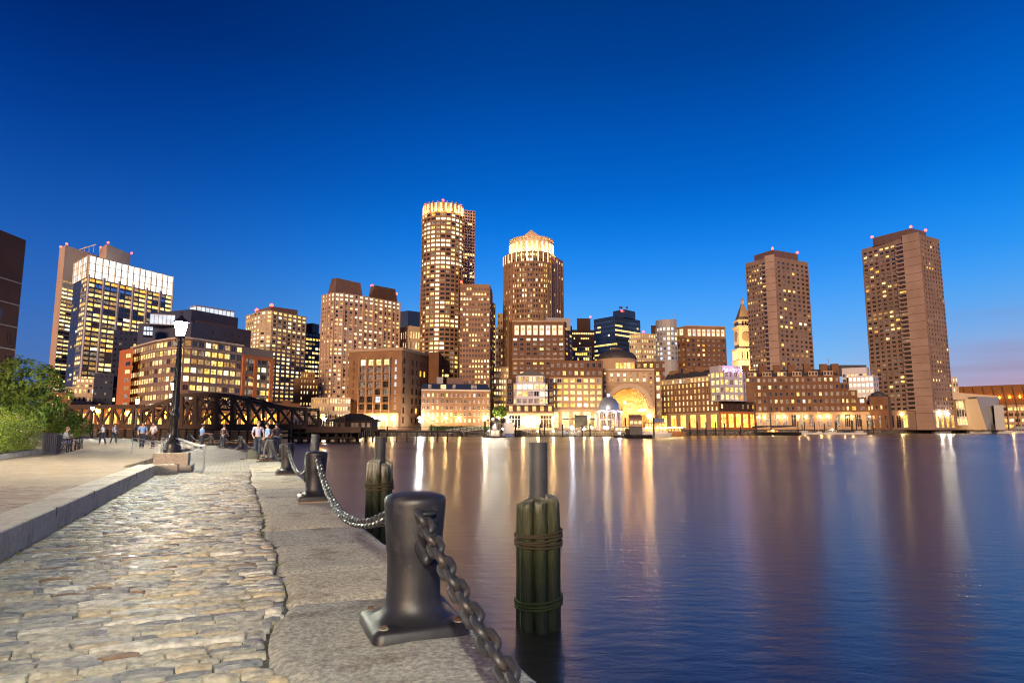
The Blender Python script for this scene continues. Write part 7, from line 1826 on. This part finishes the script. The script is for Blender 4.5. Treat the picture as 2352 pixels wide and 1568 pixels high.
# ------------------------------------------------------------------ docks, piles, gangways
def dock(u0, u1, D, label, w=4):
    p, q = at(u0, 990, D), at(u1, 990, D); t = thing('floating_dock', label, 'dock', (p.x, D, WATER), 0, 'floating docks along the far shore')
    k = MB(); k.box(0, 0, -.2, q.x - p.x, w, .75); k.build('deck', 'dock_wood', t, (0, 0, 0))
    k = MB()
    for i in range(int((q.x - p.x) / 3) + 1): k.box(i * 3 + .2, -.12, -.1, i * 3 + .8, 0, .6)
    k.build('fender', 'hull_black', t, (0, 0, 0))
    k = MB()
    for i in range(int((q.x - p.x) / 2.4) + 1): k.beam((i * 2.4, w - .3, .75), (i * 2.4, w - .3, 1.85), .08)
    k.beam((0, w - .3, 1.85), (q.x - p.x, w - .3, 1.85), .08); k.beam((0, w - .3, 1.35), (q.x - p.x, w - .3, 1.35), .05); k.build('railing', 'light_frame', t, (0, 0, 0))
dock(870, 1112, 286, 'floating dock before the brick block and mansard house'); dock(1186, 1424, 279, 'long floating dock below the glass bay house', 5)
dock(1566, 1735, 338, 'dock under the golden brick wing'); dock(1838, 2030, 425, 'dock before the long brick wing'); dock(2032, 2250, 545, 'dock before the tallest tower')
def gangway(u0, v0, u1, v1, D, label):
    p, q = at(u0, v0, D), at(u1, v1, D); t = thing('gangway', label, 'gangway', tuple(p), 0, 'truss gangways down to the docks')
    d = q - p; k = MB(); h = Vector((0, 0, 1.5))
    for y in (0, 1.8):
        o = Vector((0, y, 0)); k.beam(o, o + d, .16); k.beam(o + h, o + d + h, .16); n = max(6, int(d.length / 1.5))
        for i in range(n): a, c = o + d * (i / n), o + d * ((i + 1) / n); k.beam(a, a + h, .1); k.beam(a + (h if i % 2 else h * 0), c + (h * 0 if i % 2 else h), .09)
    k.build('truss', 'hull_white', t, (0, 0, 0)); k = MB(); k.add([(0, 0, .1), (d.x, 0, d.z + .1), (d.x, 1.8, d.z + .1), (0, 1.8, .1), (0, 0, 0), (d.x, 0, d.z), (d.x, 1.8, d.z), (0, 1.8, 0)], MB().box(0, 0, 0, 1, 1, 1).f); k.build('walkway', 'dock_wood', t, (0, 0, 0))
gangway(1026, 995, 1110, 985, 283, 'long white truss gangway before the mansard house'); gangway(1312, 995, 1360, 983, 276, 'white truss gangway left of the domed pavilion'); gangway(1190, 986, 1222, 994, 277, 'short gangway beside the blue and white boat')
PILES = [(890, 978, 285), (991, 974, 284), (1005, 979, 285), (1039, 979, 285), (1059, 976, 284), (1071, 980, 285), (1114, 966, 270), (1127, 977, 262), (1152, 968, 262), (1184, 974, 275), (1240, 972, 276), (1250, 972, 276), (1292, 973, 276), (1337, 975, 274), (1355, 972, 274),
         (1436, 957, 280), (1466, 957, 300), (1501, 957, 240), (1584, 968, 334), (1601, 968, 334), (1621, 968, 334), (1643, 968, 334), (1664, 972, 336), (1700, 975, 336), (1736, 971, 338), (1832, 967, 420), (1842, 975, 421), (1847, 967, 420), (1870, 968, 420), (1893, 972, 422), (1918, 965, 420), (1921, 968, 423), (1955, 963, 424), (1958, 965, 427), (1966, 965, 424), (1978, 962, 424), (1992, 964, 424),
         (2004, 962, 420), (2058, 962, 540), (2068, 968, 541), (2086, 970, 541), (2097, 966, 540), (2110, 963, 540), (2135, 960, 530), (2146, 962, 532), (2160, 962, 536), (2170, 960, 536), (2180, 963, 538), (2190, 961, 538), (2205, 960, 538), (2217, 958, 530), (2222, 962, 531), (2236, 960, 534)]
psrc = None; r = random.Random(2); cnt = {}; PILES.sort()
ORD = 'first second third fourth fifth sixth seventh eighth ninth tenth eleventh twelfth thirteenth fourteenth fifteenth sixteenth'.split()
for i, (u, v, D) in enumerate(PILES):
    p = at(u, v, D); h = p.z - WATER
    where = ('before the mansard house' if u < 1100 else 'around the lit work boat' if u < 1190 else 'below the glass bay house' if u < 1300 else 'near the domed pavilion and ferries' if u < 1510 else 'before the golden brick wing' if u < 1740 else 'before the long brick wing' if u < 2010 else 'before the tallest concrete tower' if u < 2195 else 'before the angular hall')
    lab = 'dark mooring post standing in the water ' + where
    cnt[where] = cnt.get(where, 0) + 1
    lab = 'dark mooring post ' + where + ', ' + ORD[cnt[where] - 1] + ' from the left there'
    if psrc is None:
        psrc = thing('mooring_post', lab, 'mooring post', (p.x, D, WATER), 0, 'mooring posts ' + where); k = MB(); k.tube([(0, 0, -2), (0, 0, 5)], .3, 8); k.build('post', 'shingle_dark', psrc, (0, 0, 0)); k = MB(); k.lathe([(.34, 5), (.34, 5.12), (.001, 5.5)], 8); k.build('cap', 'shingle_dark', psrc, (0, 0, 0)); o = psrc
    else: o = copy_thing(psrc, (p.x, D, WATER), 0, lab, 'mooring posts ' + where)
    o.scale = (1, 1, h / 5.5)

# ------------------------------------------------------------------ boats
def hull(b, L, W, H, sheer=.5, rake=.15, n=10, mat=0, wl=0):
    """bow at +x, waterline at z=0"""
    b.mat(mat); rows = []
    for i in range(n + 1):
        f = i / n; w = W / 2 * (1 - max(0, (f - .55) / .45) ** 2.2) * (.88 + .12 * min(1, f * 4)); z = H + sheer * H * max(0, f - .4) ** 1.5
        x = L * f; rows.append([(x + L * rake * f * f * 0, -w * .8, -.4), (x, -w * .92, z * .4), (x + (L * rake * .35 if f == 1 else 0), -w, z), (x + (L * rake * .35 if f == 1 else 0), w, z), (x, w * .92, z * .4), (x, w * .8, -.4)])
    vs = [p for r_ in rows for p in r_]; fs = []
    for i in range(n):
        for k in range(5): a = i * 6 + k; fs.append((a, a + 6, a + 7, a + 1))
    fs += [(0, 1, 2, 3, 4, 5)]; b.add(vs, fs)
def boat(u, D, L, W, H, rz, label, cat, hm, cabins=(), masts=(), extra=None, lights=(), grp='boats along the far shore', flip=False, name='boat'):
    p = at(u, 985, D); t = thing(name, label, cat, (p.x, D, WATER), rz, grp)
    b = MB(); hull(b, L, W, H); b.v = [(x - L / 2, y, z) for x, y, z in b.v]; b.build('hull', hm, t, (0, 0, 0))
    k = MB(); k.box(-L / 2 + .2, -W / 2 + .3, H - .25, L * .2, W / 2 - .3, H - .1); k.build('deck', 'dock_wood', t, (0, 0, 0))
    for (x0, x1, w, z0, z1, m, wm) in cabins:
        k = MB(); k.box(x0, -w / 2, z0, x1, w / 2, z1); k.box(x0 - .2, -w / 2 - .2, z1, x1 + .2, w / 2 + .2, z1 + .12); k.build('cabin', m, t, (0, 0, 0))
        if wm:
            n = max(2, int((x1 - x0) / 1.3))
            for i in range(n):
                xa = x0 + (x1 - x0) * (i + .18) / n; xb = x0 + (x1 - x0) * (i + .82) / n
                k = MB(); k.box(xa, -w / 2 - .06, z0 + (z1 - z0) * .4, xb, -w / 2 + .02, z0 + (z1 - z0) * .82); k.box(xa, w / 2 - .02, z0 + (z1 - z0) * .4, xb, w / 2 + .06, z0 + (z1 - z0) * .82); k.build('window', wm, t, (0, 0, 0))
    for (x, h, rm, m) in masts:
        k = MB(); k.tube([(x, 0, H - .3), (x, 0, h)], [rm, rm * .6], 8); k.build('mast', m, t, (0, 0, 0))
        k = MB(); k.tube([(x, 0, h * .98), (-L / 2, 0, H)], .03, 4); k.tube([(x, 0, h * .98), (L / 2, 0, H + .4)], .03, 4); k.build('stay', 'dark_frame', t, (0, 0, 0))
    for (x, y, z, rr, m) in lights: k = MB(); k.ball((x, y, z), rr, 8, 6); k.build('light', m, t, (0, 0, 0))
    k = MB(); n = int(L / 1.2)
    for i in range(n): x = -L / 2 + .4 + (L * .9) * i / n; k.beam((x, -W / 2 * .95, H), (x, -W / 2 * .95, H + .7), .05)
    k.beam((-L / 2 + .4, -W / 2 * .95, H + .7), (L * .38, -W / 2 * .95, H + .8), .05); k.build('rail', 'light_frame', t, (0, 0, 0))
    if extra: extra(t)
    return t
def wb(t):
    k = MB()
    for x in (-3.5, -1, 2): k.tube([(x, 0, .6), (x, 0, 6 + x * .3)], .12, 6)
    k.beam((-3.5, 0, 5), (2, 0, 6.2), .12); k.beam((-1, 0, 5.8), (3.6, 0, 1.4), .1); k.beam((-3.5, 0, 5), (-1, 0, 1), .1); k.build('derrick', 'hull_white', t, (0, 0, 0))
boat(1136, 250, 8.6, 3.6, .6, pi, 'brightly lit white work boat with derrick beside the blue hulled boat', 'work boat', 'hull_black', [(-1.8, 1.4, 2.4, .6, 2.8, 'hull_white', 'lit_white'), (-.8, .8, 1.8, 2.9, 4.4, 'hull_white', 'lit_cool')], [], wb, [(-3, -1.2, 3.2, .16, 'lamp_white'), (2.2, -1.2, 2.6, .14, 'lamp_white'), (0, -1.4, 4.8, .14, 'lamp_cool')], name='work_boat')
boat(1169, 268, 5.6, 4, 1.5, pi / 2 * .98, 'stern view of a white excursion boat with blue hull', 'excursion boat', 'hull_blue', [(-2.6, 2, 4.2, 1.5, 4.0, 'hull_white', 'glass_dark'), (-2.2, 1.2, 3.6, 4.1, 5.6, 'hull_white', 'lit_cream')], name='excursion_boat')
def bh(t):
    k = MB(); n = 10; R = 2.4; x0, x1 = -1.2, 3.2; zc = 6.3; vs = []
    for x in (x0, x1):
        for i in range(n + 1): a = pi * i / n; vs.append((x, -R * cos(a), zc + R * .8 * sin(a)))
    k.add(vs, [(i, i + 1, n + 2 + i, n + 1 + i) for i in range(n)] + [tuple(range(n + 1)), tuple(range(n + 1, 2 * n + 2))]); k.build('barrel_roof', 'mansard_brown', t, (0, 0, 0))
boat(1466, 236, 9.5, 5, 1.2, pi - .1, 'barge house with barrel roof moored in front of the arch', 'barge', 'hull_black', [(-1.2, 3.2, 4.8, 1.2, 4.0, 'slate_roof', None), (-1.2, 3.2, 4.8, 4.2, 6.3, 'tan_stone', 'lit_cream'), (3.3, 4.5, 4.2, 1.2, 3.2, 'shed_brown', None)], [], bh, name='barge')
boat(1434, 246, 8, 3, .8, pi, 'covered boarding barge with pale arched windows left of the barge house', 'barge', 'hull_black', [(-3.6, 3.6, 2.6, 1.9, 4.1, 'canvas', 'lit_cream')], [], None, [(1.5, -2, 1.9, .35, 'lamp_white')], name='barge')
boat(1508, 275, 12, 5, 1.4, 0, 'two deck ferry with rows of round lit windows', 'ferry', 'hull_white', [(-5.4, 4, 4.4, 1.4, 3.7, 'hull_white', 'lit_amber'), (-5, 3, 4, 3.9, 5.8, 'hull_wood', 'lit_yellow'), (-1, 3, 2.6, 6, 7.4, 'umbrella_blue', None)], [], None, [(-4.6 + i * 1.5, -2.6, 3.9, .14, 'lamp_warm') for i in range(7)], name='ferry')
boat(1552, 300, 9, 3.6, 1.6, 0, 'varnished wooden party boat strung with lights', 'boat', 'hull_wood', [(-3.8, 2.2, 3, 1.6, 3.6, 'hull_wood', 'lit_yellow')], [(-.5, 8, .12, 'mast_wood')], None, [(-3.6 + i * 1.0, -1.8, 3.9 + .0 * i, .13, 'lamp_warm') for i in range(7)])
def sch(t):
    k = MB(); k.tube([(-15.5, 0, 2.4), (-27, 0, 4.4)], [.25, .08], 8); k.build('bowsprit', 'mast_wood', t, (0, 0, 0))
    for (x0, x1, z) in ((-9, 0.5, 4.2), (1, 13.5, 4.4)): k = MB(); k.tube([(x0, 0, z), ((x0 + x1) / 2, 0, z + .25), (x1, 0, z + .5)], [.55, .5, .25], 8); k.build('furled_sail', 'slate_roof', t, (0, 0, 0))
    k = MB(); k.tube([(-9, 0, 22), (-27, 0, 4.4)], .04, 4); k.tube([(1, 0, 22), (14, 0, 6)], .04, 4); k.tube([(-9, -2, 1.6), (-9, 0, 20)], .04, 4); k.tube([(0, -2, 1.6), (0, 0, 20)], .04, 4); k.build('rigging', 'dark_frame', t, (0, 0, 0))
t_ = boat(1768, 350, 31, 6, 1.5, 0, 'long black two masted schooner with bowsprit pointing left', 'schooner', 'hull_black', [(-2, 4, 2.4, 1.5, 2.6, 'hull_wood', 'lit_amber')], [(-7.6, 22.5, .42, 'dock_wood'), (0.6, 23.5, .42, 'dock_wood')], None, [(1, -1.5, 2.4, .2, 'lamp_warm')], name='schooner')
sch(t_)
# turn the hull so the bow (its sharp end) points left
for ch in list(t_.children):
    if ch.name.startswith('hull') or ch.name.startswith('rail') or ch.name.startswith('deck'): ch.rotation_euler = (0, 0, pi)
for i, (u, D, L, lab, m, kind) in enumerate(((1848, 415, 9, 'white motor yacht just right of the schooner', 'hull_white', 0), (1880, 415, 10, 'white sailing yacht with bare mast before the brick wing', 'hull_white', 1), (1912, 414, 13, 'white motor cruiser with a small lamp', 'hull_white', 2), (1945, 416, 9, 'small covered motor boat with dark canopy', 'hull_white', 3),
                                   (1975, 418, 9, 'white motor boat nearest the end of the brick wing', 'hull_white', 0), (2122, 535, 7, 'small white dinghy before the tallest tower', 'hull_white', 4), (2163, 525, 15, 'white cabin cruiser before the tallest tower', 'hull_white', 5), (2250, 520, 18, 'large cruiser with glowing orange cockpit', 'hull_white', 6),
                                   (2286, 530, 10, 'small grey boat right of the glowing cruiser', 'hull_white', 3), (2314, 520, 20, 'pale sailboat with mast at the right edge', 'hull_white', 7), (2342, 535, 13, 'white houseboat with many windows at the far right', 'hull_white', 8))):
    cab = {0: [(-3, 1.5, 2.2, 1, 2.1, 'hull_white', 'glass_dark')], 1: [(-1.5, 1.5, 1.8, 1, 1.6, 'hull_white', None)], 2: [(-4, 2, 2.8, 1.2, 2.4, 'hull_white', 'glass_dark'), (-3, 0, 2.2, 2.5, 3.5, 'hull_white', 'glass_dark')], 3: [(-3, 1.5, 2.4, 1, 2.3, 'navy_roof', 'glass_dark')], 4: [],
           5: [(-4, 3.2, 3.2, 1.4, 3.2, 'hull_white', 'glass_dark'), (-5, 1.6, 3, 4.0, 4.2, 'hull_white', None)], 6: [(-6, 0, 3.4, 1.6, 3.8, 'canvas', 'lit_amber')], 7: [(-3, 3, 2.4, 1.2, 1.9, 'hull_white', None)], 8: [(-5.5, 5, 3.6, 1.2, 3.6, 'grey_cladding', 'glass_dark'), (-4, 3, 3.2, 3.8, 5.4, 'grey_cladding', 'lit_dim')]}[kind]
    ms = [(0, 16 if kind == 1 else 12, .12, 'light_frame')] if kind in (1, 7) else ([(-3, 4.4, .08, 'dark_frame'), (1, 4.4, .08, 'dark_frame')] if kind == 5 else [])
    lt = [(-1, -1.5, 2.6, .22, 'lamp_warm')] if kind == 2 else ([(-5, -1.2, 3.4, .3, 'lamp_warm'), (-2, -1.8, 3.2, .25, 'lamp_warm')] if kind == 6 else [])
    boat(u, D, L, L * .3, {4: .5, 6: 1.9, 5: 1.5, 8: 1.2}.get(kind, 1.0), 0 if i % 2 else .1, lab, 'boat', m, cab, ms, None, lt)
# navigation buoy, orange, behind the second bollard
q = ground(756, 1032, WATER); by = thing('channel_buoy', 'orange cone shaped buoy floating behind the second bollard', 'buoy', (at(737.5, 1030, 64).x, 64, WATER)); by.scale = (.42, .42, .42)
b = MB(); b.lathe([(.35, -.2), (.42, .2), (.40, .6), (.18, 1.9), (.1, 2.3)], 14); soft(b.build('body', 'buoy_orange', by, (0, 0, 0)), 50); b = MB(); b.lathe([(.42, .55), (.44, .7), (.34, 1.0)], 14); b.build('band', 'hull_white', by, (0, 0, 0))
# terrace umbrellas and dark marquee before the middle facade
for i, (u, v, m, lab) in enumerate(((1300, 963, 'umbrella_blue', 'blue terrace umbrella left of the dark stage screen'), (1318, 963, 'canvas', 'pale umbrella beside the dark stage screen'), (1361, 964, 'umbrella_blue', 'blue umbrella right of the dark stage screen'))):
    q = at(u, v, 306); t = thing('terrace_umbrella', lab, 'umbrella', (q.x, q.y, .8), 0, 'terrace umbrellas'); b = MB(); b.lathe([(2.0, 0), (.9, .6), (.01, .9)], 8, (0, 0, q.z - .8)); b.build('canopy', m, t, (0, 0, 0)); b = MB(); b.tube([(0, 0, 0), (0, 0, q.z - .8)], .06, 6); b.build('pole', 'dark_frame', t, (0, 0, 0))
q0, q1 = at(1322, 953, 305), at(1348, 974, 305); t = thing('stage_screen', 'black framed open air stage box before the lit ground floor', 'stage', (q0.x, 305, .8))
b = MB(); w = q1.x - q0.x; h = q0.z - .8; b.mat(0).box(0, 1, 1.2, w, 1.3, h - .4); b.mat(0).box(-.3, 0, 0, 0, 1.3, h); b.box(w, 0, 0, w + .3, 1.3, h); b.box(-.3, 0, h - .4, w + .3, 1.3, h); b.build('frame', 'hull_black', t, (0, 0, 0))
